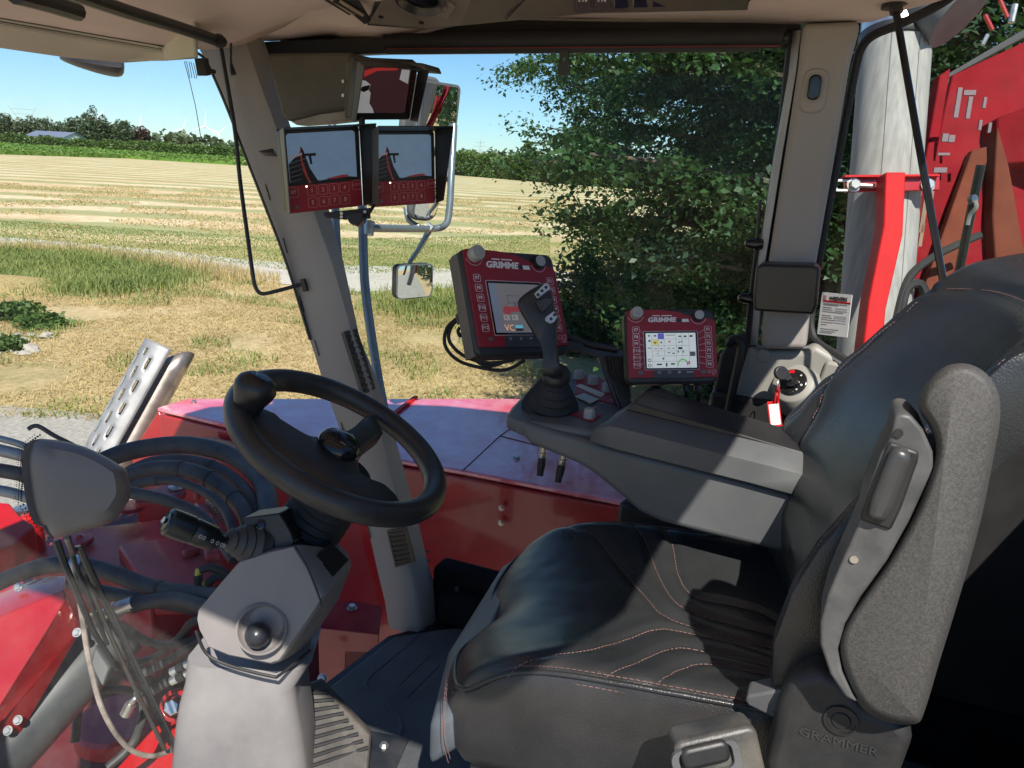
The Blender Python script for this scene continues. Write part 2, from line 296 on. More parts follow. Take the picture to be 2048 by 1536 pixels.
LEAFH = leafmat('hedge_leaf', (.06, .115, .03), (.16, .225, .07), .3, scale=.12)
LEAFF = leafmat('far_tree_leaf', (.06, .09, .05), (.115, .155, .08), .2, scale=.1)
LEAFP = leafmat('copper_leaf', (.05, .03, .024), (.09, .05, .035), .2, scale=.1)
GRS = leafmat('green_grass_blade', (.12, .18, .045), (.38, .40, .14), .4, .6, scale=.6)
DRY = leafmat('dry_grass_blade', (.36, .26, .11), (.64, .49, .26), .3, .7, scale=.5)
WEED = leafmat('weed_leaf', (.05, .10, .02), (.13, .2, .05), .35)
BARK = mat('bark', (.12, .095, .07), .9, var=.5, vscale=9, bump=.8, bscale=25)
def leaves(pts, size, jit=.5, nrm=None, flat=.5, asp=.62):
    N = len(pts); nz = RNG.normal(size=(N, 3)); nz[:, 2] = np.abs(nz[:, 2])+flat; nz /= np.linalg.norm(nz, axis=1)[:, None]
    a = RNG.normal(size=(N, 3)); a -= nz*(a*nz).sum(1)[:, None]; a /= np.linalg.norm(a, axis=1)[:, None]; b = np.cross(nz, a)
    s = size*(1+jit*(RNG.random((N, 1))*2-1)); pts = np.asarray(pts)
    V = np.stack([pts-a*s*.5, pts+b*s*asp*.5+nz*s*.06, pts+a*s*.55-nz*s*.12, pts-b*s*asp*.5+nz*s*.06], 1).reshape(-1, 3)
    F = np.arange(4*N).reshape(-1, 4); return V, F
def tree(name, label, loc, H, rad_, nleaf, lsize, m_, group=None, skirt=.18, seed=1, nlimb=26, trunk_r=.2, droop=.25, cat='tree'):
    rg = np.random.default_rng(seed); t = thing(name, label, cat, Vector(loc), group)
    mb = MB(); top = H*.9; wob = [(rg.normal()*.1*i*.12, rg.normal()*.1*i*.12, top*i/6) for i in range(7)]
    mb.tube(wob, [trunk_r*1.3, trunk_r, trunk_r*.85, trunk_r*.7, trunk_r*.5, trunk_r*.3, .03], 8, k=3); pts = []
    per = nleaf//nlimb
    for i in range(nlimb):
        zf = skirt+(1-skirt)*(i/nlimb)**.9; z = H*zf*.93
        env = math.sin(math.pi*min(1, (zf-skirt*.6)/(1.02-skirt*.6))**.62)**.7*rad_*(.75+.4*rg.random())+.25
        az = i*2.399+rg.normal()*.35; d = np.array([math.cos(az), math.sin(az), .28*(1-zf)+.25*zf+rg.normal()*.1])
        base = np.array([0, 0, z*.86]); n = 5; path = [base]
        for q in range(1, n+1): path.append(base+d*env*q/n+np.array([rg.normal()*.08, rg.normal()*.08, -droop*env*(q/n)**2*.5]))
        mb.tube([tuple(p) for p in path], [trunk_r*.32*(1.1-zf), .012], 5, k=2)
        path = np.array(path)
        # sprays: twigs off the limb carry flat leaf layers
        nt_ = 16; cnt = max(4, per//nt_)
        for q in range(nt_):
            f_ = rg.random()**.7; seg = min(n-1, int(f_*n)); p0 = path[seg]+(path[seg+1]-path[seg])*(f_*n-seg)
            side = np.array([-d[1], d[0], 0])*(1 if q % 2 else -1)+d*.7*rg.random()+np.array([0, 0, rg.normal()*.22]); side /= np.linalg.norm(side)
            ln = env*(.2+.34*rg.random())*(1.15-f_*.55)
            tt = rg.random((cnt, 1))**.75; sp = rg.normal(size=(cnt, 3))*np.array([.16, .16, .075])*(.45+.35*env/ max(rad_, .1)) 
            pp = p0+side*ln*tt+sp*(.5+tt*.6); pp[:, 2] -= (tt[:, 0]**2)*ln*.22; pts.append(pp)
    pts = np.concatenate(pts); pts[:, 2] = np.maximum(pts[:, 2], .12)
    mb.build('trunk', BARK, t, local=True); V, F = leaves(pts, lsize); npmesh('crown', V, F, m_, t); return t
k_ = RNG.integers(0, len(CROPQ[0])-1, 26000); a_, b_ = RNG.random(26000), RNG.random(26000)**1.6; Q0 = np.array([tuple(p) for p in CROPQ[0]]); Q1 = np.array([tuple(p) for p in CROPQ[1]])
lo_ = Q0[k_]+(Q0[k_+1]-Q0[k_])*a_[:, None]; hi_ = Q1[k_]+(Q1[k_+1]-Q1[k_])*a_[:, None]; V, F = leaves(lo_+(hi_-lo_)*b_[:, None]+RNG.normal(size=(26000, 3))*np.array([.3, .3, .12]), .6); tag(npmesh('crop_leaves', V, F, leafmat('crop_leaf', (.09, .17, .03), (.2, .30, .07), .3, scale=.08)), 'bright green leafy crop below the hedge', 'crop', kind='stuff')
# the big tree beside the cab and its neighbours along the lane
def gp(u, d): r_ = ray(u, 400); h_ = Vector((r_.x, r_.y, 0)).normalized(); return Vector((h_.x*d, h_.y*d, 0))
GRP = 'trees along the lane beside the machine'
big = tree('lane_tree', 'big dark green tree filling the side window', gp(1575, 10.4), 9.8, 3.15, 270000, .054, LEAFN, GRP, skirt=.08, seed=3, nlimb=70, trunk_r=.24)
tree('lane_tree', 'leafy tree with blue-green leaves hanging near the pillar, right of the big tree', gp(1700, 9.0), 9.0, 2.5, 70000, .066, LEAFO, GRP, skirt=.2, seed=8, nlimb=26, trunk_r=.2)
tree('lane_tree', 'tree behind the pale exhaust tube in the rear window', gp(1880, 8.6), 9.5, 3.0, 50000, .07, LEAFN, GRP, skirt=.14, seed=5, nlimb=28)
tree('lane_tree', 'tree at the back between the big tree and the pillar', gp(1560, 16.5), 10.5, 4.2, 70000, .10, LEAFN, GRP, skirt=.1, seed=15, nlimb=30)
for k, (y, x) in enumerate([(-9, 8.0), (-15, 7.6), (-22, 7.9), (-30, 7.5), (-40, 7.8), (-52, 7.6)]):
    if k == 0: back = tree('lane_tree', 'tree reflected in the tall mirror, first behind the machine', (x, y, 0), 8.5, 3, 15000, .16, LEAFN, GRP, skirt=.08, seed=30, nlimb=26)
    else: copy_tree(back, Matrix.Translation((x, y, 0)) @ Matrix.Rotation(k*1.1, 4, 'Z') @ Matrix.Diagonal((1, 1, .9+.06*k, 1)), 'tree reflected in the tall mirror, number %s back along the lane' % ['', 'two', 'three', 'four', 'five', 'six'][k])
def shrub(name, label, loc, rx, ry, h, n, ls, m_, group=None, cat='shrub', seed=0):
    rg = np.random.default_rng(seed); t = thing(name, label, cat, Vector(loc), group); mb = MB()
    K = 26; c = rg.normal(size=(K, 3)); c /= np.linalg.norm(c, axis=1)[:, None]; c[:, 2] = np.abs(c[:, 2]); c *= rg.random((K, 1))**.4*.8
    for i in range(9): mb.tube([(c[i][0]*rx*.1, c[i][1]*ry*.1, 0), (c[i][0]*rx*.5, c[i][1]*ry*.5, h*.4), (c[i][0]*rx*.9, c[i][1]*ry*.9, h*max(.3, c[i][2]))], [.02*h, .004*h+.002], 5, k=2)
    id_ = rg.integers(0, K, n); p = c[id_]+rg.normal(size=(n, 3))*.15; p *= np.array([rx, ry, h]); p[:, 2] = np.abs(p[:, 2])+.02
    mb.build('stem', BARK, t, local=True); V, F = leaves(p, ls); npmesh('foliage', V, F, m_, t); return t
for k, (u, d, rx, h, n) in enumerate([(1190, 13.5, 1.1, 1.9, 6000), (1500, 12, 1.6, 2.2, 7000), (1260, 17, 2.2, 2.6, 7000)]):
    shrub('undergrowth_shrub', ['leafy shrub at the left foot of the big tree', 'shrub under the big tree close to the centre pillar', 'taller shrub at the back under the big tree'][k], gp(u, d), rx, rx*.8, h, n, .09, LEAFN, 'shrubs under the big tree', seed=60+k)
# hedges and far trees
def hedge(name, label, pts, hts, depth, n, ls, m_):
    mb = MB(); t = thing(name, label, 'hedge', Vector((pts[0].x, pts[0].y, 0))); o = MW[t].translation
    A = np.array([[p.x-o.x, p.y-o.y] for p in pts]); hh = np.array(hts, float); seg = np.linalg.norm(np.diff(A, axis=0), axis=1); cum = np.concatenate([[0], np.cumsum(seg)])
    s = RNG.random(n)*cum[-1]; x = np.interp(s, cum, A[:, 0]); y = np.interp(s, cum, A[:, 1]); h = np.interp(s, cum, hh)*(1+.10*np.sin(s*.55)+.08*np.sin(s*1.7+1)+.05*np.sin(s*.13))
    z = h*RNG.random(n)**.75; sp = (RNG.random((n, 2))-.5)*depth*(1-.35*(z/h)**2)[:, None]
    V, F = leaves(np.stack([x+sp[:, 0], y+sp[:, 1], z], 1), ls); npmesh('foliage', V, F, m_, t)
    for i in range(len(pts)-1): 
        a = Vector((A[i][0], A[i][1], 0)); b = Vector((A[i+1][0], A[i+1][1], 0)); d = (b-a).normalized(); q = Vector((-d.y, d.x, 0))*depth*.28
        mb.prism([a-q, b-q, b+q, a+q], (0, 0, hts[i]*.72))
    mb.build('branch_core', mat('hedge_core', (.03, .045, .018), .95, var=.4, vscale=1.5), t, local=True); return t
def gd(u, d): return gp(u, d)
hedge('field_hedge', 'long clipped green hedge along the far edge of the green crop', [gd(-400, 330), gd(0, 318), gd(200, 300), gd(400, 270), gd(560, 245)], [4.3, 4.3, 4.2, 4.1, 4.1], 5, 52000, .62, LEAFH)
hedge('far_hedge', 'bright green tree hedge right of the mirror', [gd(880, 215), gd(1000, 188), gd(1120, 165), gd(1300, 150)], [5.6, 5.0, 5.2, 5.6], 5, 26000, .5, LEAFH)
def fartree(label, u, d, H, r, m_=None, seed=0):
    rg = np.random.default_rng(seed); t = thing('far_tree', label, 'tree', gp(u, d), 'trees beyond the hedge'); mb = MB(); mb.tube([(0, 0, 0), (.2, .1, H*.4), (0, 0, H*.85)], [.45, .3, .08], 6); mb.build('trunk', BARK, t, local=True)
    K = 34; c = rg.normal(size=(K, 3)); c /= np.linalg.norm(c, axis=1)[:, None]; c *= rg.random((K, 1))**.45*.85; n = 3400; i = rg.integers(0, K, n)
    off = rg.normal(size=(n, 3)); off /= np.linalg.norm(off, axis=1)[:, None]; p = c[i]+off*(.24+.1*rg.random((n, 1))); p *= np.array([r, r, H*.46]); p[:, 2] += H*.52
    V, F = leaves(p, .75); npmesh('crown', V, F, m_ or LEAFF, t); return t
FT = [(-60, 380, 15, 7, 'broad dark tree at the left edge of the picture, behind the hedge'), (20, 385, 14.5, 6.5, 'round tree just left of the lattice pylon'), (72, 370, 13, 6, 'tree in front of the left pylon'), (110, 380, 12.5, 6, 'tree behind the left end of the barn roof'),
      (140, 375, 12, 5.5, 'tree above the right end of the barn roof'), (165, 360, 12.5, 5, 'small round tree right of the barn'), (187, 350, 14, 5.2, 'tree left of the tallest far tree'), (207, 345, 16.5, 4.4, 'tallest pointed tree in the far row'),
      (236, 350, 12.5, 5, 'brownish tree right of the tallest far tree'), (260, 345, 12.8, 4, 'isolated dark round tree in the far row'), (288, 350, 11, 4.2, 'copper coloured tree at the right end of the far row')]
for k, (u, d, H, r, lb) in enumerate(FT): fartree(lb, u, d, H, r, LEAFP if k == 10 else None, seed=100+k)
tree('far_tree', 'single taller pale green tree rising over the right hedge', gp(1050, 176), 10.8, 3.0, 7000, .5, LEAFH, 'trees beyond the hedge', skirt=.05, seed=140, nlimb=20, trunk_r=.2)
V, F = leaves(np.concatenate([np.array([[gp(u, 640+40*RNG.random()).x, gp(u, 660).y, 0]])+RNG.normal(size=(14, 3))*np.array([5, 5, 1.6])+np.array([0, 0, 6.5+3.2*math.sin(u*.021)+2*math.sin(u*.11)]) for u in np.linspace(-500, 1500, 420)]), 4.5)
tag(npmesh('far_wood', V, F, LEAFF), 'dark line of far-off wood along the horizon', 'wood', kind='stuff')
# barn behind the hedge
bl = thing('barn', 'low barn with blue-grey roof and white gable behind the hedge', 'building', gp(95, 340)); b0 = MW[bl].translation
a, b_, c = gp(68, 340), gp(142, 330), Vector((0, 0, 0)); ex = (b_-a).normalized(); ey = Vector((-ex.y, ex.x, 0)); Ln = (b_-a).length
BW = mat('white_render', (.7, .69, .66), .8); BR = mat('blue_grey_roof', (.16, .19, .26), .5)
def bp(s, q, z): return a+ex*s*Ln+ey*q+Vector((0, 0, z))
mb = MB(); mb.prism([bp(0, 0, 0), bp(0, 0, 4.6), bp(0, 5, 6.2), bp(0, 10, 4.6), bp(0, 10, 0)], ex*Ln); mb.build('wall', BW, bl, smooth=0)
for sgn, nm in ((0, 'roof'), (1, 'roof')):
    q0, q1 = (-.6, 5) if sgn == 0 else (10.6, 5)
    mb = MB(); mb.prism([bp(-.02, q0, 4.55), bp(1.02, q0, 4.55), bp(1.02, q1, 6.4), bp(-.02, q1, 6.4)], (0, 0, .25)); mb.build(nm, BR, bl, smooth=0)
# wind turbines
TW = mat('turbine_hazed_white', (.62, .68, .72), .5, var=.02)  # distance haze painted in as a pale blue cast on the white
def turbine(u, d, hub, rot, label):
    t = thing('wind_turbine', label, 'wind turbine', gp(u, d), 'wind turbines on the horizon'); o = MW[t].translation; f_ = -Vector((o.x, o.y, 0)).normalized(); sd = Vector((-f_.y, f_.x, 0))
    mb = MB(); mb.tube([o, o+Vector((0, 0, hub))], [1.7, .9], 10); mb.build('tower', TW, t)
    h = o+Vector((0, 0, hub))+f_*3; mb = MB(); mb.tube([h-f_*8, h+f_*1.5], [2, 1.6], 8); mb.build('nacelle', TW, t)
    for k in range(3):
        a_ = rad(rot+120*k); dd = sd*math.sin(a_)+Vector((0, 0, 1))*math.cos(a_); e = dd.cross(f_)
        mb = MB(); mb.prism([h+f_*2-e*1.2, h+f_*2+e*1.2, h+f_*2+dd*hub*.10+e*1.9, h+f_*2+dd*hub*.62+e*.3, h+f_*2+dd*hub*.62-e*.2, h+f_*2+dd*hub*.10-e*1.2], f_*.5); mb.build('blade', TW, t)
for u, d, hub, rot, lb in [(203, 2000, 50, 40, 'white wind turbine behind the tallest far tree'), (290, 2600, 55, 10, 'white wind turbine above the copper coloured tree'), (374, 2500, 55, 20, 'left white turbine of the trio near the pillar'), (418, 2400, 66, 5, 'tallest turbine, middle of the trio near the pillar'), (444, 2900, 60, 50, 'right white turbine of the trio near the pillar')]: turbine(u, d, hub, rot, lb)
PYM = mat('pylon_steel', (.3, .33, .36), .6, var=.05)
def pylon(u, d, H, wd, label, arms):
    t = thing('lattice_pylon', label, 'pylon', gp(u, d), 'power pylons on the horizon'); o = MW[t].translation; f_ = Vector((o.x, o.y, 0)).normalized(); sd = Vector((-f_.y, f_.x, 0)); Z = Vector((0, 0, 1)); r_ = H*.006
    if arms == 'V':
        for k, s in ((0, -1), (0, 1)):
            mb = MB(); mb.tube([o+sd*s*wd*.12, o+sd*s*wd*.14+Z*H*.6, o+sd*s*wd*.5+Z*H], r_, 4); mb.build('leg', PYM, t)
        for zz, k in ((.62, .18), (.8, .36), (.93, .46)): mb = MB(); mb.tube([o-sd*wd*k+Z*H*zz, o+sd*wd*k+Z*H*zz], r_*.8, 4); mb.build('cross_arm', PYM, t)
    else:
        for s in (-1, 1):
            for q in (-1, 1): mb = MB(); mb.tube([o+sd*s*wd*.16+f_*q*wd*.16, o+Z*H], [r_, r_*.7], 4); mb.build('leg', PYM, t)
        for zz, k in ((.6, .5), (.76, .42), (.9, .3)): mb = MB(); mb.tube([o-sd*wd*k+Z*H*zz, o+sd*wd*k+Z*H*zz], r_*.9, 4); mb.build('cross_arm', PYM, t)
        for i in range(7):
            z0, z1 = H*i/7.5, H*(i+1)/7.5; k0, k1 = wd*.16*(1-i/7.5), wd*.16*(1-(i+1)/7.5)
            for s in (-1, 1): mb = MB(); mb.tube([o+sd*s*k0+Z*z0, o-sd*s*k1+Z*z1], r_*.6, 4); mb.build('brace', PYM, t)
pylon(66, 800, 30, 20, 'V-topped grey pylon above the left trees', 'V'); pylon(957, 800, 26, 16, 'grey lattice pylon right of the tall mirror', 'T')
# ------------------------------------------------------------------ grass, weeds, stones
def blades(pts, h, wdt, bend=.5, n=None):
    N = len(pts); a = RNG.random(N)*2*np.pi; d = np.stack([np.cos(a), np.sin(a), np.zeros(N)], 1); s = np.stack([-d[:, 1], d[:, 0], np.zeros(N)], 1)
    hh = (h*(.45+.8*RNG.random(N)))[:, None]; bd = bend*(.3+RNG.random((N, 1)))*hh; z = np.array([0, 0, 1.])
    p = np.asarray(pts); V = np.stack([p-s*wdt, p+s*wdt, p+d*bd*.4+z*hh*.6+s*wdt*.8, p+d*bd*.4+z*hh*.6-s*wdt*.8, p+d*bd+z*hh*(1-.25*bend), p+d*bd+z*hh*(1-.25*bend)+s*wdt*.2], 1).reshape(-1, 3)
    i = np.arange(N)[:, None]*6; F = np.concatenate([i+np.array([0, 1, 2, 3]), i+np.array([3, 2, 5, 4])]); return V, F
def scatter(poly, n):
    P_ = np.array([[p.x, p.y] for p in poly]); out = []; lo, hi = P_.min(0), P_.max(0); m_ = 0
    while m_ < n:
        q = lo+(hi-lo)*RNG.random((n*2, 2)); ins = np.zeros(len(q), bool)
        for i in range(len(P_)):
            a, b = P_[i], P_[i-1]; c = (a[1] > q[:, 1]) != (b[1] > q[:, 1]); ins ^= c & (q[:, 0] < (b[0]-a[0])*(q[:, 1]-a[1])/(b[1]-a[1]+1e-12)+a[0])
        out.append(q[ins]); m_ += ins.sum()
    q = np.concatenate(out)[:n]; return np.concatenate([q, np.zeros((n, 1))], 1)
def nz_(q, s, o=0): return np.array([noise.noise((x*s+o, y*s, o)) for x, y, _ in q])
q = scatter([G(-60, 830), G(420, 860), G(800, 800), G(1250, 800), G(1600, 830), G(1600, 620), G(1100, 600), G(720, 590), G(560, 575), G(400, 540), G(-60, 520)], 80000); k = nz_(q, .45); q = q[k > -.45+.3*RNG.random(len(q))]
V, F = blades(q, .065, .006, 2.4); tag(npmesh('dry_grass', V, F, DRY), 'short flattened dry straw-coloured grass beside the lane', 'grass', kind='stuff')
q = scatter([G(-60, 830), G(420, 860), G(800, 800), G(1250, 800), G(1250, 620), G(560, 575), G(400, 540), G(-60, 520)], 30000); k = nz_(q, .8, 9); q = q[k > .22]
V, F = blades(q, .13, .007, 1.0); tag(npmesh('green_grass_patches', V, F, GRS), 'small green grass patches in the dry grass', 'grass', kind='stuff')
q = scatter([G(-80, 580), G(60, 578), G(200, 590), G(330, 578), G(375, 555), G(300, 528), G(130, 506), G(-80, 500)], 26000); k = nz_(q, .6, 3); q = q[k > -.25]; q[:, :2] += RNG.normal(size=(len(q), 2))*.55
V, F = blades(q, .24, .009, .8); tag(npmesh('tall_green_grass', V, F, GRS), 'tall green grass strip between the track and the dry ground', 'grass', kind='stuff')
q = scatter([G(750, 620), G(930, 640), G(1120, 660), G(1180, 600), G(1000, 585), G(780, 590)], 9000); k = nz_(q, .9, 5); q = q[k > -.15]; q[:, :2] += RNG.normal(size=(len(q), 2))*.6
V, F = blades(q, .26, .008, .9); tag(npmesh('verge_grass', V, F, GRS), 'rough green grass under the small mirror', 'grass', kind='stuff')
q = scatter([G(-60, 505), G(140, 508), G(420, 560), G(560, 575), G(560, 560), G(400, 528), G(140, 498), G(-60, 493)], 5000)
V, F = blades(q, .30, .005, .5); tag(npmesh('grass_stalks', V, F, DRY), 'thin dry seed stalks along the track edge', 'grass', kind='stuff')
q = scatter([G(-100, 440), G(300, 470), G(700, 480), G(1150, 460), G(1150, 400), G(600, 385), G(-100, 360)], 45000); k = nz_(q, .25, 20); q = q[k > -.05]
V, F = blades(q, .12, .02, 2.2); tag(npmesh('loose_straw', V, F, DRY), 'loose straw lying in swaths on the stubble field', 'straw', kind='stuff')
q = scatter([G(0, 490), G(400, 520), G(620, 548), G(1100, 545), G(1100, 470), G(600, 480), G(0, 440)], 30000)
V, F = blades(q, .07, .012, 1.2); tag(npmesh('verge_turf', V, F, GRS), 'mown green turf strip beyond the track', 'grass', kind='stuff')
for k, (u, v, r, h) in enumerate([(35, 636, .55, .3), (85, 652, .5, .24), (20, 700, .28, .2)]):
    shrub('weed_clump', ['leafy green weed clump at the left edge, above the stones', 'low spreading weed right of the largest weed clump', 'small weed tuft beside the pale stones'][k], G(u, v), r, r, h, 1600, .09, WEED, 'weeds by the stones', 'weed', seed=80+k)
STN = mat('pale_stone', (.5, .45, .38), .85, var=.35, vscale=6, bump=.4, bscale=20)
rs = random.Random(5); SL = ['pale stone lying among the stones at the left edge of the dry grass']
for k in range(22):
    u, v = rs.uniform(-10, 100), rs.uniform(672, 712); r = rs.uniform(.05, .11) if k > 5 else rs.uniform(.10, .15); p = G(u, v); mb = MB(); rings = []
    for i in range(5):
        th = -1.1+2.2*i/4; rings.append([p+Vector((math.cos(j*.785)*math.cos(th)*r*(1+.35*rs.uniform(-1, 1)), math.sin(j*.785)*math.cos(th)*r*.8*(1+.35*rs.uniform(-1, 1)), r*.35+math.sin(th)*r*.5)) for j in range(8)])
    mb.loft(rings); mb.build('field_stone', STN, smooth=50, label=SL[0], cat='stone', group='pale stones by the weeds')
mb = MB(); p0 = G(0, 578); rows = []
for i in range(9):
    rows.append([p0+Vector((math.cos(j*.4)*1.5*(1-i/8.5)*(1+.12*math.sin(j*2.7)), math.sin(j*.4)*1.2*(1-i/8.5)*(1+.1*math.cos(j*3.3)), .3*(i/8)**.8)) for j in range(16)])
mb.loft(rows); mb.build('straw_heap', groundmat('straw_heap_mat', [(.4, .29, .11), (.56, .43, .19), (.5, .37, .15)], 3, bscale=20, bump=1), smooth=60, label='small golden straw heap at the left edge behind the weeds', cat='heap')
# ================================================================== THE MACHINE OUTSIDE THE CAB
HT = 2.0                                                            # height of the bonnet top
hb = thing('engine_bonnet', 'long red engine bonnet beyond the side window', 'bonnet', Vector((2.9, 1.5, 1.2)))
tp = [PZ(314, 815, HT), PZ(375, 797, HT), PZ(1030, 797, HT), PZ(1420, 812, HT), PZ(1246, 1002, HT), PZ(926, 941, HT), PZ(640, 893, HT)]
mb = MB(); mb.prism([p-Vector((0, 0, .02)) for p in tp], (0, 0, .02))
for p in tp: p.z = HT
top = mb.build('top_panel', mat('red_bonnet_top_dust_glare', (.78, .10, .15), .4, var=.08, vscale=3, coat=1, dust=.85, dustcol=(.92, .50, .58)), hb, bevel=.006)  # lilac sky glare painted into the pink base and dust tint, over real dust
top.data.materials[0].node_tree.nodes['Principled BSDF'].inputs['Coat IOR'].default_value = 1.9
def inset(pts, k):
    c = sum(pts, Vector())/len(pts); return [c+(p-c)*k for p in pts]
side = inset(tp, .996)
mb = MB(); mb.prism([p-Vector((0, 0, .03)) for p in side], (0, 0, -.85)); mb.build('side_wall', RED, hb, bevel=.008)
# sloped nose skirt in front
n0, n1 = PZ(316, 822, HT-.03), PZ(377, 803, HT-.03); s0 = PX(262, 905, n0.x-.02); s1 = s0+(n1-n0)
mb = MB(); mb.prism([n0, n1, s1, s0, s0-Vector((.0, -.04, .4)), n0-Vector((0, 0, .7))], (0, 0, -.01))
mb = MB(); mb.prism([n0, s0, s0-Vector((0, 0, .5)), n0-Vector((0, .3, .5))], (n1-n0)); mb.build('nose', RED, hb, bevel=.006)
# strip across the top and bolts, sheet seams
a, b = PZ(832, 796, HT), PZ(786, 832, HT); d = (b-a).normalized(); q = Vector((-d.y, d.x, 0))*.012
mb = MB(); mb.prism([a-q, a+q, b+q, b-q], (0, 0, .012)); mb.build('top_strip', REDB, hb, bevel=.003)
SEAM = mat('dark_seam', (.06, .01, .012), .7)
for pl in ([(926, 941), (1000, 872), (1062, 830)], [(786, 832), (700, 905)], [(1000, 872), (1240, 935)]):
    mb = MB(); mb.tube([PZ(u, v, HT)+Vector((0, 0, .001)) for u, v in pl], .0022, 6); mb.build('panel_seam', SEAM, hb)
def bolt(o, ax, r, m_=STEEL, parent=None, name='bolt'):
    mb = MB(); ax = Vector(ax).normalized(); mb.lathe([(r*1.3, 0), (r*1.3, r*.2), (r*.2, r*.2)], o, ax, 16); mb.lathe([(r, r*.25), (r, r*.9), (r*.85, r), (0, r)], o, ax, 6); return mb.build(name, m_, parent, smooth=30)
mb = MB(); mb.boxp(2.5, 3.15, .75, 2.3, .45, 1.13); mb.build('chassis_box', mat('dark_red_underframe', (.12, .008, .012), .6, dust=.3, dustcol=(.12, .1, .09)), hb, bevel=.01)
bolt(PZ(1033, 918, HT), (0, 0, 1), .012, parent=hb); bolt(PZ(388, 805, HT), (0, 0, 1), .01, parent=hb)
nx = side[4].x
for u, v in ((1003, 1016), (1002, 1046)): bolt(PX(u, v, PZ(1000, 960, HT).x-.0), (-1, 0, 0), .009, parent=hb)
# print and scratches on the wall
for i, (u, v, w_) in enumerate([(850, 1102, 22), (846, 1112, 16), (852, 1120, 20)]):
    p = PX(u, v, PZ(870, 950, HT).x-.012); mb = MB(); mb.boxp(p.x, p.x+.002, p.y-.0008*w_, p.y+.0008*w_, p.z-.004, p.z+.004); mb.build('warning_print', BLK, hb)
# perforated cooling grille
GR = D.materials.new('perforated_grille'); GR.use_nodes = True; nt = GR.node_tree; b_ = nt.nodes['Principled BSDF']; b_.inputs['Roughness'].default_value = .6
tc = nt.nodes.new('ShaderNodeTexCoord'); vo = nt.nodes.new('ShaderNodeTexVoronoi'); vo.inputs['Scale'].default_value = 95; vo.inputs['Randomness'].default_value = .15; nt.links.new(tc.outputs['Object'], vo.inputs[0])
cr = nt.nodes.new('ShaderNodeValToRGB'); cr.color_ramp.elements[0].position = .3; cr.color_ramp.elements[1].position = .42; cr.color_ramp.elements[0].color = (.62, .5, .36, 1); cr.color_ramp.elements[1].color = (.28, .16, .12, 1); nt.links.new(vo.outputs['Distance'], cr.inputs[0]); nt.links.new(cr.outputs[0], b_.inputs['Base Color'])
xw = PZ(450, 850, HT).x-.02
for pl in ([(408, 874), (460, 884), (474, 900), (414, 893)],):
    mb = MB(); mb.prism([PX(u, v, xw-.006) for u, v in pl], (.01, 0, 0)); mb.build('grille', GR, hb)
# exhaust with slotted heat shield
ex = thing('exhaust_pipe', 'slanted steel exhaust tip inside a slotted heat shield at the bonnet nose', 'exhaust', P(262, 960, 3.75))
A0, A1 = P(222, 960, 3.72), P(352, 724, 3.85); axs = (A1-A0).normalized(); vw = -CF; sd = axs.cross(vw).normalized(); fr = sd.cross(axs)
def cyl(o, s, a, r): return o+axs*s+(sd*math.cos(a)+fr*math.sin(a))*r
Ln = (A1-A0).length; rr = .062; rings = []
for k in range(13):
    s = Ln*k/12; rings.append([cyl(A0, s+(.075*(math.cos(2*math.pi*j/24-.35)) if k == 12 else 0), 2*math.pi*j/24, rr) for j in range(24)])
mb = MB(); mb.loft(rings, cap=False); mb.build('pipe', mat('heat_stained_steel', (.5, .42, .36), .35, metal=.8, var=.25, vscale=12), ex, solid=.004)
# shield: three quarter shell with slots cut out
NA, NS = 30, 40; rs_ = .125; mb = MB(); O0 = A0-sd*.055; grid = []
for k in range(NS+1):
    s0 = -.12+(Ln+.16)*k/NS; grid.append([cyl(O0, min(s0, Ln+.08-.22*max(0, (i/NA-.52))), rad(65+200*i/NA), rs_) for i in range(NA+1)])
vs = [p for r in grid for p in r]; fs = []
for k in range(NS):
    for i in range(NA):
        col = i//3; slot = (i % 3 == 1) and ((k+(col % 2)*3) % 6 < 3) and 2 < k < NS-2 and 1 < i < NA-2
        if not slot: j = k*(NA+1)+i; fs.append((j, j+1, j+NA+2, j+NA+1))
mb.add(vs, fs); mb.build('heat_shield', SHEETM, ex, solid=.004)
# ------------------------------------------------------------------ hoses, one thing each
def hose(label, pts, r, name='hydraulic_hose', m_=HOSE, grp='hydraulic hoses in front of the windscreen', ties=(), cat='hose', n=12, k=7, clamps=(), kink=None):
    W = [P(u, v, t) for u, v, t in pts]; r *= .88; t_ = thing(name, label, cat, W[0], grp); mb = MB(); mb.tube(W, r, n, k=k); h_ = mb.build('hose', m_, t_)
    C_ = catmull(W, k)
    for f_ in ties:
        i = max(1, min(len(C_)-2, int(f_*len(C_)))); dd = (C_[i+1]-C_[i-1]).normalized(); mb = MB(); mb.tube([C_[i]-dd*.006, C_[i]+dd*.006], r*1.1, 14); mb.build('cable_tie', BLK, t_)
    for f_ in clamps:
        i = max(1, min(len(C_)-2, int(f_*len(C_)))); dd = (C_[i+1]-C_[i-1]).normalized(); mb = MB(); mb.tube([C_[i]-dd*.018, C_[i]+dd*.018], r*1.12, 18); mb.build('hose_clamp', GALV, t_)
    return t_
hose('thickest black hose arching above the others beside the wheel', [(190, 930, 2.7), (250, 905, 2.75), (330, 891, 2.8), (400, 893, 2.8), (470, 915, 2.75), (525, 965, 2.6), (540, 1040, 2.4)], .037)
hose('second black hose arch with cable ties below the thickest one', [(200, 985, 2.55), (262, 950, 2.6), (330, 936, 2.62), (400, 948, 2.6), (455, 985, 2.55), (492, 1030, 2.45), (505, 1090, 2.35)], .031, ties=(.4, .55, .7))
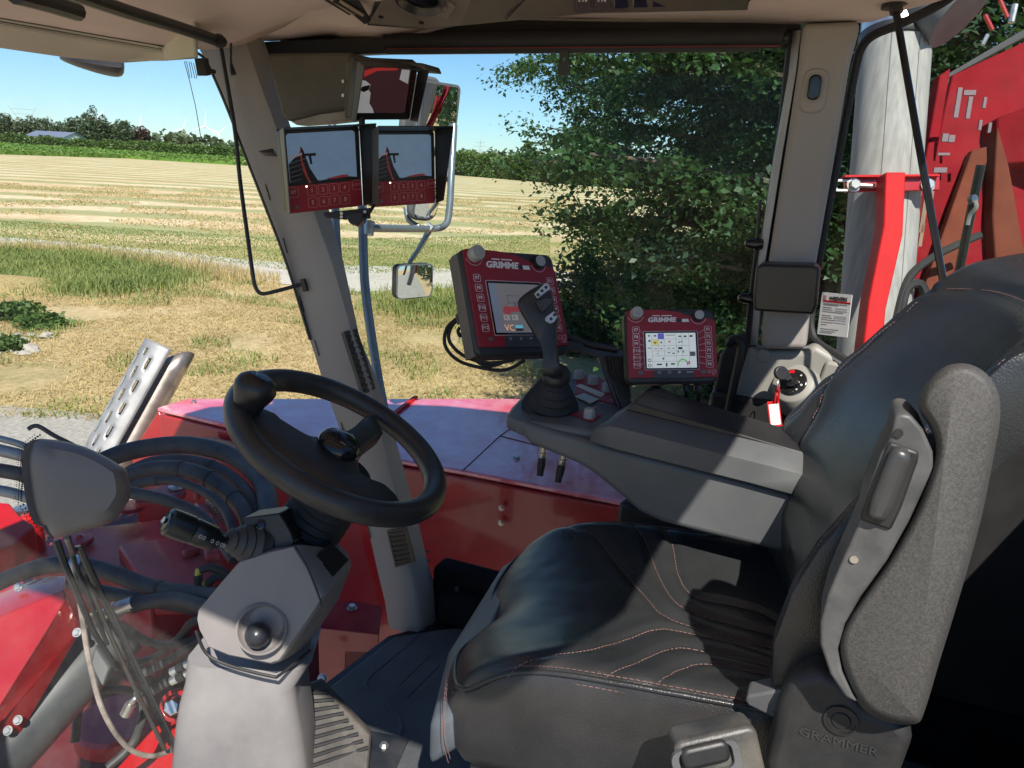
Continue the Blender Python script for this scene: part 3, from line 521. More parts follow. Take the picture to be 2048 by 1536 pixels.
hose('thin corrugated hose at the inside of the arch', [(240, 985, 2.5), (290, 965, 2.53), (350, 962, 2.54), (410, 985, 2.5), (450, 1020, 2.43), (470, 1075, 2.35)], .017, ties=(.3,))
hose('outer black hose of the arch, half hidden by the steering wheel', [(230, 960, 2.66), (300, 926, 2.68), (380, 922, 2.7), (450, 945, 2.66), (505, 1000, 2.55), (523, 1070, 2.45)], .024, ties=(.5,))
hose('black hose running behind the horn stalk', [(258, 985, 2.35), (310, 995, 2.35), (370, 1015, 2.35), (410, 1040, 2.32), (440, 1078, 2.25), (470, 1120, 2.2)], .021)
hose('thick hose with a pale clamp crossing low from the left edge', [(-40, 1185, 2.2), (20, 1155, 2.2), (90, 1132, 2.2), (160, 1130, 2.18), (230, 1148, 2.15), (300, 1175, 2.12), (370, 1186, 2.08), (450, 1196, 2.02)], .027, clamps=(.43,), ties=(.75,))
hose('hose in the dark below the clamped hose', [(140, 1165, 2.3), (190, 1180, 2.28), (250, 1192, 2.25), (330, 1205, 2.2), (430, 1225, 2.1)], .023)
hose('hose with a bright steel fitting behind the wiper', [(262, 1213, 2.05), (300, 1203, 2.06), (350, 1198, 2.05), (400, 1210, 2.0), (440, 1225, 1.95)], .022)
for k, pl in enumerate([[(245, 1255, 2.2), (300, 1285, 2.2), (350, 1290, 2.15), (420, 1265, 2.1)], [(260, 1330, 2.2), (310, 1315, 2.2), (360, 1275, 2.15), (385, 1245, 2.1), (430, 1235, 2.05)], [(280, 1350, 2.1), (340, 1320, 2.1), (390, 1290, 2.05), (440, 1270, 2.0)], [(300, 1385, 2.05), (350, 1355, 2.05), (400, 1325, 2.0), (440, 1310, 2.0)], [(150, 1485, 2.05), (165, 1400, 2.1), (230, 1378, 2.15), (285, 1400, 2.15), (270, 1480, 2.05), (215, 1536, 2.0)]]):
    hose(['thin hose sagging beside the column', 'hose bending up toward the column side', 'black hose in the tangle left of the column', 'lowest hose of the tangle beside the column', 'hose looping over the red floor at the bottom edge'][k], pl, .014 if k < 4 else .013)
for k, (pl, r) in enumerate([([(-40, 892, 2.5), (20, 905, 2.5), (70, 918, 2.5)], .022), ([(-40, 935, 2.5), (20, 944, 2.5), (70, 955, 2.5)], .026), ([(-40, 975, 2.5), (20, 985, 2.5), (70, 1000, 2.5)], .02), ([(-40, 868, 2.5), (30, 885, 2.5), (80, 905, 2.5)], .012)]):
    hose(['grey pipe at the left edge, second from the top', 'thick grey pipe at the left edge, third from the top', 'lowest pale pipe at the left edge above the red hub', 'thin topmost pipe at the left edge'][k], pl, r, 'steel_pipe', SHEETM if k != 1 else HOSE, 'pipes at the left edge behind the wiper motor cover', cat='pipe')
hose('thin bent brake line with a plated elbow above the wiper motor cover', [(56, 858, 2.45), (75, 852, 2.46), (110, 872, 2.48), (150, 892, 2.5), (190, 915, 2.5)], .008, 'brake_line', HOSE, None, cat='hose')
ft = thing('hose_fitting', 'plated hose elbow and nuts behind the wiper blade', 'fitting', P(185, 1260, 2.05)); W = [P(268, 1206, 2.05), P(236, 1218, 2.05), P(226, 1222, 2.05), P(205, 1234, 2.05), P(186, 1244, 2.05), P(180, 1262, 2.06), P(186, 1282, 2.06)]
for i, r in enumerate((.02, .024, .019, .025, .022, .021)): mb = MB(); mb.tube([W[i], W[i+1]], r, 6 if i in (1, 3) else 14); mb.build('nut' if i in (1, 3) else 'sleeve', STEEL, ft)
ft = thing('hose_fitting', 'short plated elbow with crimped sleeve above the red floor', 'fitting', P(258, 1420, 2.0)); mb = MB(); mb.tube([P(250, 1430, 2.0), P(262, 1408, 2.0)], .014, 12); mb.build('sleeve', STEEL, ft); mb = MB(); mb.tube([P(262, 1408, 2), P(270, 1398, 2), P(285, 1394, 2.02)], .008, 8, k=4); mb.build('elbow', STEEL, ft)
ft = thing('hose_fitting', 'pair of plated couplings at the end of the hose tangle', 'fitting', P(365, 1340, 2.0))
for dv in (0, 18):
    for i in range(3): mb = MB(); mb.tube([P(342+14*i, 1345+dv-7*i, 2.0), P(354+14*i, 1339+dv-7*i, 2.0)], (.011, .013, .010)[i], 8); mb.build('sleeve', STEEL if i != 1 else BLKM, ft)
# ------------------------------------------------------------------ red front chassis below the windscreen
def plate(name, pts, vec, m_, parent, bevel=.006): mb = MB(); mb.prism([P(*q) for q in pts], vec); return mb.build(name, m_, parent, bevel=bevel)
ch = thing('front_axle_frame', 'dusty red cast front frame seen through the windscreen', 'frame', P(250, 1250, 2.6)); Z = Vector((0, 0, 1))
def zplate(name, pts, z, h, m_=REDD, parent=ch, bevel=.012): mb = MB(); mb.prism([PZ(u, v, z) for u, v in pts], (0, 0, -h)); return mb.build(name, m_, parent, bevel=bevel, seg=3)
zplate('base_plate', [(-260, 1010), (60, 1030), (260, 1010), (560, 1030), (640, 1150), (640, 1800), (-260, 1800)], 1.12, .05, mat('dark_red_underframe', (.12, .008, .012), .6, dust=.3, dustcol=(.12, .1, .09)))
zplate('main_casting', [(95, 1068), (150, 1058), (240, 1048), (440, 1022), (480, 1080), (300, 1215), (215, 1150), (150, 1135), (60, 1125)], 1.55, .3)
zplate('casting_step', [(235, 1090), (420, 1060), (470, 1085), (405, 1180), (300, 1185)], 1.6, .1)
zplate('casting_boss', [(405, 1090), (425, 1082), (450, 1085), (440, 1105), (410, 1112)], 1.63, .04)
zplate('casting_boss', [(362, 1100), (395, 1088), (402, 1096), (368, 1108)], 1.625, .03)
zplate('cross_beam', [(240, 1225), (345, 1222), (345, 1282), (240, 1278)], 1.4, .12)
zplate('cross_beam', [(-80, 1075), (60, 1100), (120, 1175), (60, 1210), (-80, 1180)], 1.3, .2)
zplate('left_arm', [(-60, 1000), (20, 1005), (40, 1030), (70, 1050), (30, 1090), (-60, 1120)], 1.75, .1, REDB)
mb = MB(); c = PZ(48, 1030, 1.7); mb.lathe([(.06, -.2), (.06, 0), (.052, .012), (.04, .012)], c, Z, 28); mb.build('pivot_hub', REDB, ch, bevel=.003)
mb = MB(); mb.lathe([(.034, 0), (.034, .018), (0, .02)], c+Z*.012, Z, 24); mb.build('pivot_cap', STEEL, ch)
mb = MB(); mb.lathe([(.05, 0), (.05, .02), (.012, .022), (.012, .035), (0, .036)], PZ(160, 1085, 1.56), Z, 24); mb.build('casting_boss', REDD, ch, bevel=.004)
mb = MB(); mb.lathe([(.055, 0), (.055, .02), (0, .022)], PZ(262, 1018, 1.6), Z, 24); mb.build('casting_boss', REDD, ch, bevel=.004)
zplate('bracket_plate', [(265, 985), (350, 963), (372, 972), (372, 984), (345, 995), (268, 1005)], 1.85, .03)
mb = MB(); o = PZ(353, 975, 1.852); mb.lathe([(.03, 0), (.03, .006), (.012, .008)], o, Z, 24); mb.lathe([(.012, .008), (.012, .018), (0, .018)], o, Z, 6); mb.build('washer_bolt', GALV, ch)
zplate('valve_block', [(388, 1000), (416, 1010), (428, 1028), (398, 1020)], 1.8, .08); zplate('valve_block', [(420, 1022), (436, 1024), (444, 1044), (424, 1046)], 1.78, .08)
mb = MB(); mb.lathe([(.014, 0), (.014, .03), (.009, .035), (0, .036)], PZ(394, 996, 1.8), Z, 12); mb.build('valve_cap', REDD, ch)
mb = MB(); mb.prism([P(410, 975, 2.95), P(452, 992, 2.95), P(460, 1010, 2.95), P(448, 1046, 2.95), P(410, 1010, 2.95)], CF*.01); mb.build('grille', GR, ch)
mb = MB(); o = P(350, 1412, 2.05); mb.lathe([(.042, -.05), (.042, 0), (.03, .008), (.03, -.02)], o, -CF+Z*.3, 24); mb.build('pin_collar', RED, ch, bevel=.003)
mb = MB(); mb.lathe([(.022, 0), (.022, .022), (.018, .026), (0, .026)], o, -CF+Z*.3, 6); mb.build('hex_bolt', STEEL, ch)
zplate('floor_bracket', [(230, 1536), (300, 1460), (350, 1420), (420, 1400), (420, 1600), (230, 1600)], 1.4, .04, REDB)
mb = MB(); mb.lathe([(.13, -.05), (.13, 0), (.12, .01), (0, .01)], PZ(235, 1440, 1.3), Z, 28); mb.build('round_cover', RED, ch)
tb = thing('bumper_tube', 'thick dark grey tube slanting across the lower left corner', 'tube', P(80, 1450, 1.9)); mb = MB(); mb.tube([P(-120, 1640, 1.75), P(40, 1470, 1.9), P(150, 1350, 2.0), P(240, 1262, 2.1)], .075, 20, k=3); mb.build('tube', mat('dark_grey_paint', (.05, .055, .06), .5, dust=.5, dustcol=(.13, .12, .11)), tb)
mb = MB(); mb.prism([P(190, 1290, 1.98), P(220, 1335, 1.96), P(205, 1375, 1.93), P(180, 1330, 1.95)], CF*.04); mb.build('end_lug', mat('dark_grey_paint', (.05, .055, .06)), tb, bevel=.004)
for i, (u, v) in enumerate([(350, 1480), (380, 1500), (320, 1500), (120, 1500), (60, 1530), (290, 1360)]):
    pass
# folded sheet guard at the lower left
gd_ = thing('sheet_guard', 'folded red sheet metal guard with bolts at the left edge', 'guard', P(60, 1350, 1.8)); a1, a2, a3, a4 = P(-60, 1205, 1.95), P(82, 1155, 1.98), P(128, 1153, 1.97), P(126, 1180, 1.9)
plate_pts = [[(-60, 1208, 1.95), (82, 1155, 1.98), (128, 1153, 1.97), (126, 1181, 1.9), (-60, 1258, 1.86)], [(-60, 1258, 1.86), (126, 1181, 1.9), (130, 1200, 1.89), (0, 1408, 1.78), (-60, 1490, 1.74)], [(126, 1181, 1.9), (160, 1262, 1.92), (36, 1472, 1.84), (-60, 1520, 1.8), (-60, 1490, 1.74), (0, 1408, 1.78), (130, 1200, 1.89)]]
mb = MB(); 
for i, pl in enumerate(plate_pts): plate(['top_face', 'slanted_face', 'side_face'][i], pl, CF*.006, RED, gd_, .002)
for u, v, t in ((37, 1174, 1.945), (154, 1265, 1.90), (36, 1440, 1.82), (16, 1461, 1.81)): bolt(P(u, v, t), -CF+Z*.5, .0085, GALV, parent=gd_)
yc = thing('wiring_connectors', 'black plugs with yellow seals left of the column', 'connector', P(420, 1160, 2.1))
for u, v in ((398, 1144), (410, 1170)): mb = MB(); mb.tube([P(u, v-6, 2.1), P(u-2, v+8, 2.1)], .009, 8); mb.build('seal', mat('yellow_plastic', (.62, .6, .06), .5), yc)
for pl in ([(402, 1140), (420, 1135), (440, 1140), (455, 1150)], [(396, 1150), (400, 1175), (420, 1185), (450, 1170)], [(415, 1170), (430, 1155), (455, 1150)]): mb = MB(); mb.tube([P(u, v, 2.1) for u, v in pl], .012, 8, k=5); mb.build('cable', RUB, yc)
# ------------------------------------------------------------------ mirrors
mr_ = thing('tall_mirror', 'tall rectangular wing mirror on a bent tube showing the lane and trees', 'mirror', CP+(Vector((3.285, 1.763, 3.226))-CP)*.85, 'wing mirrors on the right'); k = .85
MF = frame(CP+(Vector((3.285, 1.763, 3.226))-CP)*k, (.893, -.447, -.02), (-.02, -.12, .98))
mb = MB(); mb.slab(rrect(.2*k+.012, .42*k+.012, .022), -.035, -.004, MF); mb.build('housing', POLE, mr_, bevel=.006)
mb = MB(); mb.band(rrect(.2*k+.012, .42*k+.012, .022), rrect(.2*k-.006, .42*k-.006, .015), -.004, .002, MF); mb.build('rubber_edge', mat('grey_rubber', (.12, .125, .13), .6), mr_)
def convex(w_, h_, R0, M_, n=12):
    rows = []
    for i in range(n+1):
        y = h_*(i/n-.5); e = .012; inx = max(0, abs(y)-(h_/2-e)); hw = w_/2-(e-math.sqrt(max(0, e*e-inx*inx)) if inx > 0 else 0)
        rows.append([M_ @ Vector((hw*(2*j/n-1), y, ((w_/2)**2+(h_/2)**2-y*y-(hw*(2*j/n-1))**2)/(2*R0))) for j in range(n+1)])
    m__ = MB(); m__.grid(rows); return m__
convex(.2*k-.006, .42*k-.006, 1.6, MF @ T2(0, 0, -.003)).build('glass', MIR, mr_, smooth=80)
mb = MB(); M2 = MF @ Matrix.Translation((-.035, .012, -.06)) @ Matrix.Rotation(rad(12), 4, 'Y'); mb.slab(rrect(.2*k+.02, .42*k+.02, .04), -.03, 0, M2); mb.build('back_shell', mat('grey_rubber', (.12, .125, .13), .6), mr_, bevel=.01)
dm = 3.0
mb = MB(); mb.tube([P(737, 456, 2.62), P(800, 457, 2.8), P(868, 457, dm), P(890, 450, dm), P(898, 425, dm), P(903, 345, dm), P(908, 250, dm+.03)], .0135, 12, k=5); mb.build('bracket_tube', POLE, mr_)
mb = MB(); mb.tube([P(850, 452, dm-.02), P(862, 462, dm-.02)], .022, 10); mb.build('tube_clamp', GALV, mr_)
lm = thing('wide_angle_mirror', 'small curved wide-angle mirror below the tall mirror, half hidden by the monitor', 'mirror', P(850, 405, 2.95), 'wing mirrors on the right')
LF = frame(P(852, 404, 2.96), (.925, -.373, -.072), (-.008, -.208, .978)); mb = MB(); mb.slab(rrect(.135, .15, .045), -.03, 0, LF); mb.build('housing', mat('grey_rubber', (.12, .125, .13)), lm, bevel=.008)
mb = MB(); rows = []
for i in range(9):
    y = -.062+.124*i/8; hw = .054*math.sqrt(max(0.05, 1-(abs(y)/.068)**4)); rows.append([LF @ Vector((hw*(2*j/8-1), y, .016-(y*y+(hw*(2*j/8-1))**2)*2.2)) for j in range(9)])
mb.grid(rows); mb.build('glass', MIR, lm, smooth=80)
mb = MB(); mb.tube([P(812, 415, 3), P(818, 440, 3), P(840, 455, 3)], .011, 10, k=4); mb.build('bracket_tube', POLE, lm)
sm = thing('small_square_mirror', 'small square mirror hanging on a thin rod above the grass', 'mirror', CP+(Vector((3.162, 1.794, 2.557))-CP)*.83, 'wing mirrors on the right')
k = .83; SF = frame(CP+(Vector((3.162, 1.794, 2.557))-CP)*k, (.892, -.452, .0), (-.015, -.03, 1))
mb = MB(); mb.slab(rrect(.2*k, .16*k, .02), -.04, -.003, SF); mb.build('housing', BLK, sm, bevel=.01)
mb = MB(); mb.band(rrect(.2*k, .16*k, .02), rrect(.19*k, .15*k, .017), -.003, .003, SF); mb.build('rim', mat('grey_rubber', (.12, .125, .13)), sm)
convex(.19*k, .15*k, .42, SF @ T2(0, 0, -.001)).build('glass', MIR, sm, smooth=80)
mb = MB(); mb.tube([P(858, 462, dm-.02), P(838, 498, dm), P(818, 526, dm+.01)], [.012, .010, .008], 8); mb.build('rod', POLE, sm)
pl_ = thing('mirror_pole', 'tall grey-blue steel pole outside the window beside the pillar', 'pole', P(770, 815, 2.55)); mb = MB(); mb.tube([P(720, 250, 2.62), P(725, 440, 2.62), P(729, 560, 2.6), P(741, 660, 2.58), P(757, 760, 2.56), P(772, 840, 2.54)], .0155, 14, k=4); mb.build('tube', POLE, pl_)
mb = MB(); mb.tube([P(735, 470, 2.62), P(738, 442, 2.62)], .02, 10); mb.build('clamp', GALV, pl_)
pl_ = thing('mirror_pole', 'shorter parallel pole just left of the tall mirror pole', 'pole', P(690, 600, 2.6)); mb = MB(); mb.tube([P(664, 240, 2.62), P(671, 430, 2.62), P(678, 530, 2.6), P(700, 640, 2.58)], .0135, 12, k=4); mb.build('tube', POLE, pl_)
# work light under the roof brow
wl = thing('work_light', 'black oval work light hanging below the roof brow', 'lamp', P(185, 112, 2.3)); rings = []
for i, (s, z0, z1) in enumerate([(0, 112, 118), (.15, 110, 128), (.4, 110, 140), (.7, 112, 152), (.92, 115, 157), (1, 118, 150)]):
    u = 117+133*s; rings.append([P(u, z0, 2.32), P(u, z0, 2.18), P(u, (z0+z1)/2, 2.14), P(u, z1, 2.2), P(u, z1, 2.3), P(u, (z0+z1)/2, 2.34)])
mb = MB(); mb.loft(rings); mb.build('housing', BLK, wl, smooth=60, sub=1)
mb = MB(); mb.tube([P(185, 90, 2.25), P(185, 116, 2.25)], .015, 8); mb.build('bracket', BLK, wl)
# ------------------------------------------------------------------ behind the rear window
P0 = P
def P(u, v, t): return P0(u, v, t*.88)
es = thing('intake_stack', 'pale brushed aluminium tube standing behind the rear corner window', 'tube', P(1738, 760, 2.75)); ta, tb_ = P(1740, 760, 2.75), P(1793, 60, 2.75); axs = (tb_-ta).normalized(); R_ = .104
mb = MB(); mb.lathe([(R_, -.3), (R_, (tb_-ta).length*.972), (R_*.96, (tb_-ta).length*.972)], ta, axs, 48); tbo = mb.build('tube', DULL, es, smooth=60)
for a_ in (-.55, .25): mb = MB(); dq_ = (-CF*math.cos(a_)+CR*math.sin(a_)); dq_ = (dq_-axs*dq_.dot(axs)).normalized(); mb.tube([ta+dq_*R_, tb_+dq_*R_], .0012, 6); mb.build('weld_seam', mat('dark_scratch', (.12, .12, .12), .6), tbo)
L_ = (tb_-ta).length; mb = MB(); mb.lathe([(R_*1.03, L_*.955), (R_*1.05, L_*.958), (R_*1.05, L_*.985), (R_*1.02, L_*.99)], ta, axs, 48); mb.build('clamp_band', BLK, es, smooth=60)
mb = MB(); mb.lathe([(R_*1.0, L_*.985), (R_*1.0, L_*1.08)], ta, axs, 48); mb.build('tube_collar', STEEL, es, smooth=60)
du = thing('air_duct', 'dark grey air duct elbow above the pale tube', 'duct', P(1900, 30, 2.75)); mb = MB(); mb.tube([P(1795, -40, 2.76), P(1850, -10, 2.7), P(1905, 12, 2.62), P(1925, 25, 2.6)], [.12, .12, .115, .115], 24, k=4); mb.build('duct', mat('grey_duct', (.16, .165, .17), .5), du, smooth=60)
mb = MB(); mb.tube([P(1700, -60, 2.76), P(1850, 20, 2.74), P(1960, -30, 2.7)], .1, 16, k=4); 
# clamp bar and bright red post
cb = thing('tube_clamp_bar', 'red clamp bar with bolts holding the pale tube', 'bracket', P(1700, 375, 2.6)); mb = MB(); mb.prism([P(1690, 352, 2.6), P(1880, 350, 2.6), P(1880, 380, 2.6), P(1690, 384, 2.6)], CF*.012); mb.build('bar', RED, cb, bevel=.003)
mb = MB(); mb.prism([P(1690, 350, 2.58), P(1880, 348, 2.58), P(1880, 352, 2.58), P(1690, 354, 2.58)], CF*.05); mb.build('flange', REDB, cb)
for u in (1707, 1855): bolt(P(u, 370, 2.595), -CF, .016, parent=cb)
mb = MB(); mb.band([(a_, b_) for a_, b_ in rrect(.045, .035, .008)], rrect(.033, .023, .006), -.004, .004, frame(P(1684, 371, 2.6), CR, CU)); mb.build('clamp_loop', GALV, cb)
mb = MB(); mb.tube([P(1712, 370, 2.59), P(1748, 372, 2.59)], .007, 8); mb.build('stud', GALV, cb)
rp = thing('red_post', 'bright red square post in front of the pale tube', 'post', P(1725, 780, 2.45)); mb = MB(); mb.prism([P(1772, 344, 2.5), P(1812, 344, 2.5), P(1806, 470, 2.48), P(1772, 620, 2.45), P(1760, 780, 2.42), P(1716, 780, 2.42), P(1738, 600, 2.45), P(1768, 450, 2.48)], CF*.06); mb.build('post', REDB, rp, bevel=.004)
# slotted harvester frame plates
def P(u, v, t): return P0(u, v, t*.80)
hf = thing('harvester_frame', 'slotted dark red machine frame behind the rear window', 'frame', P(1950, 600, 3.2))
mb = MB(); mb.prism([P(1905, 150, 3.3), P(2110, 55, 3.2), P(2110, 700, 3.05), P(1800, 820, 3.0), P(1815, 560, 3.1), P(1862, 340, 3.2)], CF*.02); mb.build('side_plate', mat('deep_red_frame_paint', (.22, .006, .012), .7, spec=.08, dust=.12, dustcol=(.2, .08, .08)), hf, bevel=.004)
mb = MB(); mb.prism([P(1880, 150, 3.22), P(1902, 135, 3.22), P(1820, 640, 3.05), P(1796, 640, 3.05)], CF*.05); mb.build('edge_flange', mat('deep_red_frame_paint', (.24, .008, .014)), hf, bevel=.004)
mb = MB(); mb.prism([P(1995, 235, 3.1), P(2120, 190, 3.0), P(2120, 320, 3.0), P(1990, 330, 3.1)], CF*.12); mb.build('box_beam', mat('deep_red_frame_paint', (.24, .008, .014)), hf, bevel=.006)
mb = MB(); mb.prism([P(1995, 250, 3.1), P(2018, 330, 3.06), P(2060, 560, 3.0), P(2000, 640, 3.0), P(1985, 430, 3.06)], CF*.05); mb.build('upright', mat('dull_orange_brown_paint', (.15, .042, .024), .7, spec=.08), hf, bevel=.004)
mb = MB(); mb.prism([P(1945, 300, 3.15), P(1985, 290, 3.15), P(1880, 640, 3.0), P(1820, 760, 2.95), P(1840, 600, 3.0)], CF*.03); mb.build('inner_panel', mat('dull_orange_brown_paint', (.15, .042, .024), .7, spec=.08), hf, bevel=.004)
SLOT = mat('slot_light', (.15, .11, .125), .6, var=.05)
for (u, v, w_, h_) in [(1912, 205, 9, 60), (1928, 185, 24, 10), (1935, 215, 8, 44), (1967, 205, 6, 22), (1958, 250, 6, 20), (1977, 255, 6, 20), (1885, 275, 12, 16), (1898, 277, 12, 14), (1876, 308, 24, 5), (1868, 340, 26, 10), (1845, 420, 9, 90), (1858, 400, 8, 44), (1840, 470, 7, 46), (1815, 532, 8, 14)]:
    sl_ = .16*h_; mb = MB(); mb.prism([P(u+sl_*.5, v-h_/2, 2.98), P(u+w_+sl_*.5, v-h_/2, 2.98), P(u+w_-sl_*.5, v+h_/2, 2.98), P(u-sl_*.5, v+h_/2, 2.98)], CF*.006); mb.build('slot', SLOT if v < 380 else mat('tan_slot', (.22, .13, .08), .6), hf)
mb = MB(); mb.tube([P(1790, 640, 2.9), P(1815, 560, 2.9), P(1870, 512, 2.9), P(1960, 470, 2.9)], .012, 8, k=5); mb.build('cable', RUB, hf); mb = MB(); mb.tube([P(1800, 640, 2.9), P(1812, 580, 2.9), P(1840, 568, 2.9), P(1855, 600, 2.9)], .014, 8, k=5); mb.build('cable', RUB, hf)
P = P0
rr_ = thing('roof_rail', 'black trimmed dark rail slanting across the rear window top', 'rail', P(1960, 100, 2.9)); mb = MB(); mb.prism([P(1890, 150, 2.9), P(2100, 28, 2.9), P(2100, 48, 2.9), P(1890, 160, 2.9)], CF*.04); mb.build('rail', BLK, rr_, bevel=.003)
for (a_, b_, r, m_) in [((1975, 70), (1965, 90), .008, GALV), ((2030, 10), (2022, 45), .012, GALV), ((1970, 30), (1985, 60), .008, RED), ((2000, 0), (2015, 35), .008, RED)]: mb = MB(); mb.tube([P(*a_, 3.0), P(*b_, 3.0)], r, 8); mb.build('cylinder' if m_ == GALV else 'bracket', m_, rr_)
for (a_, b_) in [((1932, 190), (1922, 235)), ((1922, 270), (1905, 325))]: mb = MB(); mb.tube([P(*a_, 2.96), P(*b_, 2.96)], [.012, .02], 8); mb.build('lever', GALV, rr_)

# running gear below, out of sight from the seat
tw_ = thing('machine_wheel', 'large black tyre on a red rim under the bonnet', 'wheel', Vector((2.85, 1.55, 0.02))); mb = MB(); mb.lathe([(.3, -.22), (.5, -.25), (.6, -.2), (.63, -.1), (.63, .1), (.6, .2), (.5, .25), (.3, .22)], (2.85, 1.55, .65), (1, 0, 0), 36); mb.build('tyre', RUB, tw_, smooth=50); mb = MB(); mb.lathe([(.31, -.2), (.29, -.1), (.1, -.06), (.1, .06), (.29, .1), (.31, .2)], (2.85, 1.55, .65), (1, 0, 0), 28); mb.build('rim', RED, tw_, smooth=50)
uf = thing('cab_underframe', 'dark machine frame carrying the cab below its floor', 'frame', Vector((1.1, .2, 1.0))); mb = MB(); mb.boxp(.45, 1.75, -.5, .85, .9, 1.76); mb.build('frame_box', mat('dark_red_underframe', (.12, .008, .012)), uf, bevel=.02)
# ================================================================== THE CAB SHELL
ZF = 1.85
cab = thing('operator_cab', 'grey-trimmed operator cab shell with large windows around the seat', 'cab', Vector((1.1, .5, ZF)))
Z = Vector((0, 0, 1))
def yws(x, z): return 1.0+.30*(z-1.85)+.2*(1-((x-1.0)/.75)**2)
def OW(u, v, off=0):
    lo, hi = .2, 5.0
    for _ in range(50):
        mid = (lo+hi)/2; p = P(u, v, mid)
        if p.y-yws(p.x, p.z)+off < 0: lo = mid
        else: hi = mid
    return P(u, v, lo)
def strip(name, rows, m_, parent=cab, solid=0, smooth=60, k=0, **kw):
    if k: rows = [catmull(r, k) for r in rows]
    mb = MB(); mb.grid(rows); return mb.build(name, m_, parent, smooth=smooth, solid=solid, **kw)
# floor and mat
fl = [(.35, -.55), (1.78, -.55), (1.78, .86), (1.62, .985), (1.36, 1.02), (1.0, 1.13), (.6, 1.1), (.35, 1.0)]
mb = MB(); mb.prism([Vector((x, y, ZF-.02)) for x, y in fl], (0, 0, -.06)); mb.build('floor_pan', BLKM, cab, bevel=.004)
fm = [(.4, -.45), (1.72, -.45), (1.72, .82), (1.6, .955), (1.36, .985), (1.0, 1.08), (.62, 1.05), (.4, .95)]
mb = MB(); mb.prism([Vector((x, y, ZF-.018)) for x, y in fm], (0, 0, .018)); fmat = mb.build('floor_mat', MATF, cab, bevel=.012, seg=3)
GRV = mat('floor_mat_groove', (.03, .034, .036), .6)
for pl in ([(838, 1268), (790, 1310), (740, 1352), (733, 1372), (750, 1390), (785, 1418), (803, 1445), (800, 1470), (790, 1490)], [(905, 1258), (870, 1262), (838, 1268)], [(860, 1310), (800, 1370)], [(880, 1330), (815, 1395)]):
    mb = MB(); W = [PZ(u, v, ZF+.0005) for u, v in pl]; mb.tube(W, .0045 if len(pl) > 3 else .0015, 8, k=6, sq=(1, .5)); mb.build('mat_rib', GRV if len(pl) < 3 else MATF, fmat)
# side sill, lower side walls, rear wall
CARP = mat('black_carpet', (.010, .010, .011), .95, var=.3, bump=.3, bscale=300, spec=.1)
mb = MB(); mb.boxp(1.76, 1.84, -.6, .93, 1.6, 1.99); mb.build('side_sill', CARP, cab, bevel=.02, seg=3)
mb = MB(); mb.boxp(1.70, 1.76, .55, .88, ZF, 1.95); mb.build('sill_cover', CARP, cab, bevel=.025, seg=3)
bolt(PX(915, 1178, 1.697), (-1, 0, 0), .006, BLKM, cab)
mb = MB(); mb.boxp(1.77, 1.84, -.55, .22, 1.99, 2.62); mb.prism([PX(u, v, 1.79) for u, v in [(1238, 1004), (1262, 1010), (1300, 1028), (1450, 1055), (1450, 1200), (1200, 1200), (1228, 1080)]], (.04, 0, 0)); mb.build('side_panel', BLK, cab, bevel=.01)
CARP = mat('black_carpet', (.010, .010, .011), .95, var=.3, bump=.3, bscale=300)
mb = MB(); mb.boxp(.3, 1.84, -.62, -.56, 1.6, 2.72); mb.build('rear_wall', CARP, cab, bevel=.01)
mb = MB(); mb.boxp(.3, .9, -.56, -.20, 1.83, 2.36); mb.build('rear_step_box', CARP, cab, bevel=.02)
mb = MB(); mb.tube([(.28, 1.05, 1.6), (.28, 1.25, 2.6), (.28, 1.5, 3.5)], .05, 10, k=4); mb.build('left_front_pillar', TRIM, cab)
# A pillar (between windscreen and side window)
XA = 1.67
SEC = [(60, 375, 478, 525), (100, 400, 492, 540), (180, 440, 520, 560), (300, 486, 566, 600), (420, 533, 622, 660), (530, 574, 662, 690), (680, 620, 706, 722), (780, 652, 738, 762), (860, 680, 757, 785), (960, 710, 780, 812), (1060, 737, 806, 838), (1150, 757, 826, 858), (1215, 770, 838, 876), (1268, 778, 842, 890)]
ringsA = []
for v, uL, uS, uR in SEC:
    L, S_ = PX(uL, v-12 if v > 1200 else v, XA), PX(uS, v, XA); R_ = PY(uR, v-14 if v > 1200 else v, S_.y); R_.z = S_.z+ (R_.z-S_.z)*.3; R_ = Vector((max(S_.x+.03, min(R_.x, 1.84)), S_.y+.004, R_.z)); L2 = L+(R_-S_)
    c1 = S_.lerp(L, .12); c2 = S_.lerp(R_, .12); ringsA.append([L, L.lerp(S_, .5)+Vector((-.006, 0, 0)), c1, c2, R_, L2])
mb = MB(); mb.loft(ringsA); pa = mb.build('front_pillar', TRIM, cab, smooth=50)
for u, v in ((535, 383), (570, 490), (603, 606), (633, 695), (686, 860), (737, 1060)):
    p, q = PX(u-4, v-14, XA-.004), PX(u+5, v+17, XA-.004); mb = MB(); mb.tube([p, q], .0014, 6); mb.build('clip_slit', BLK, pa)
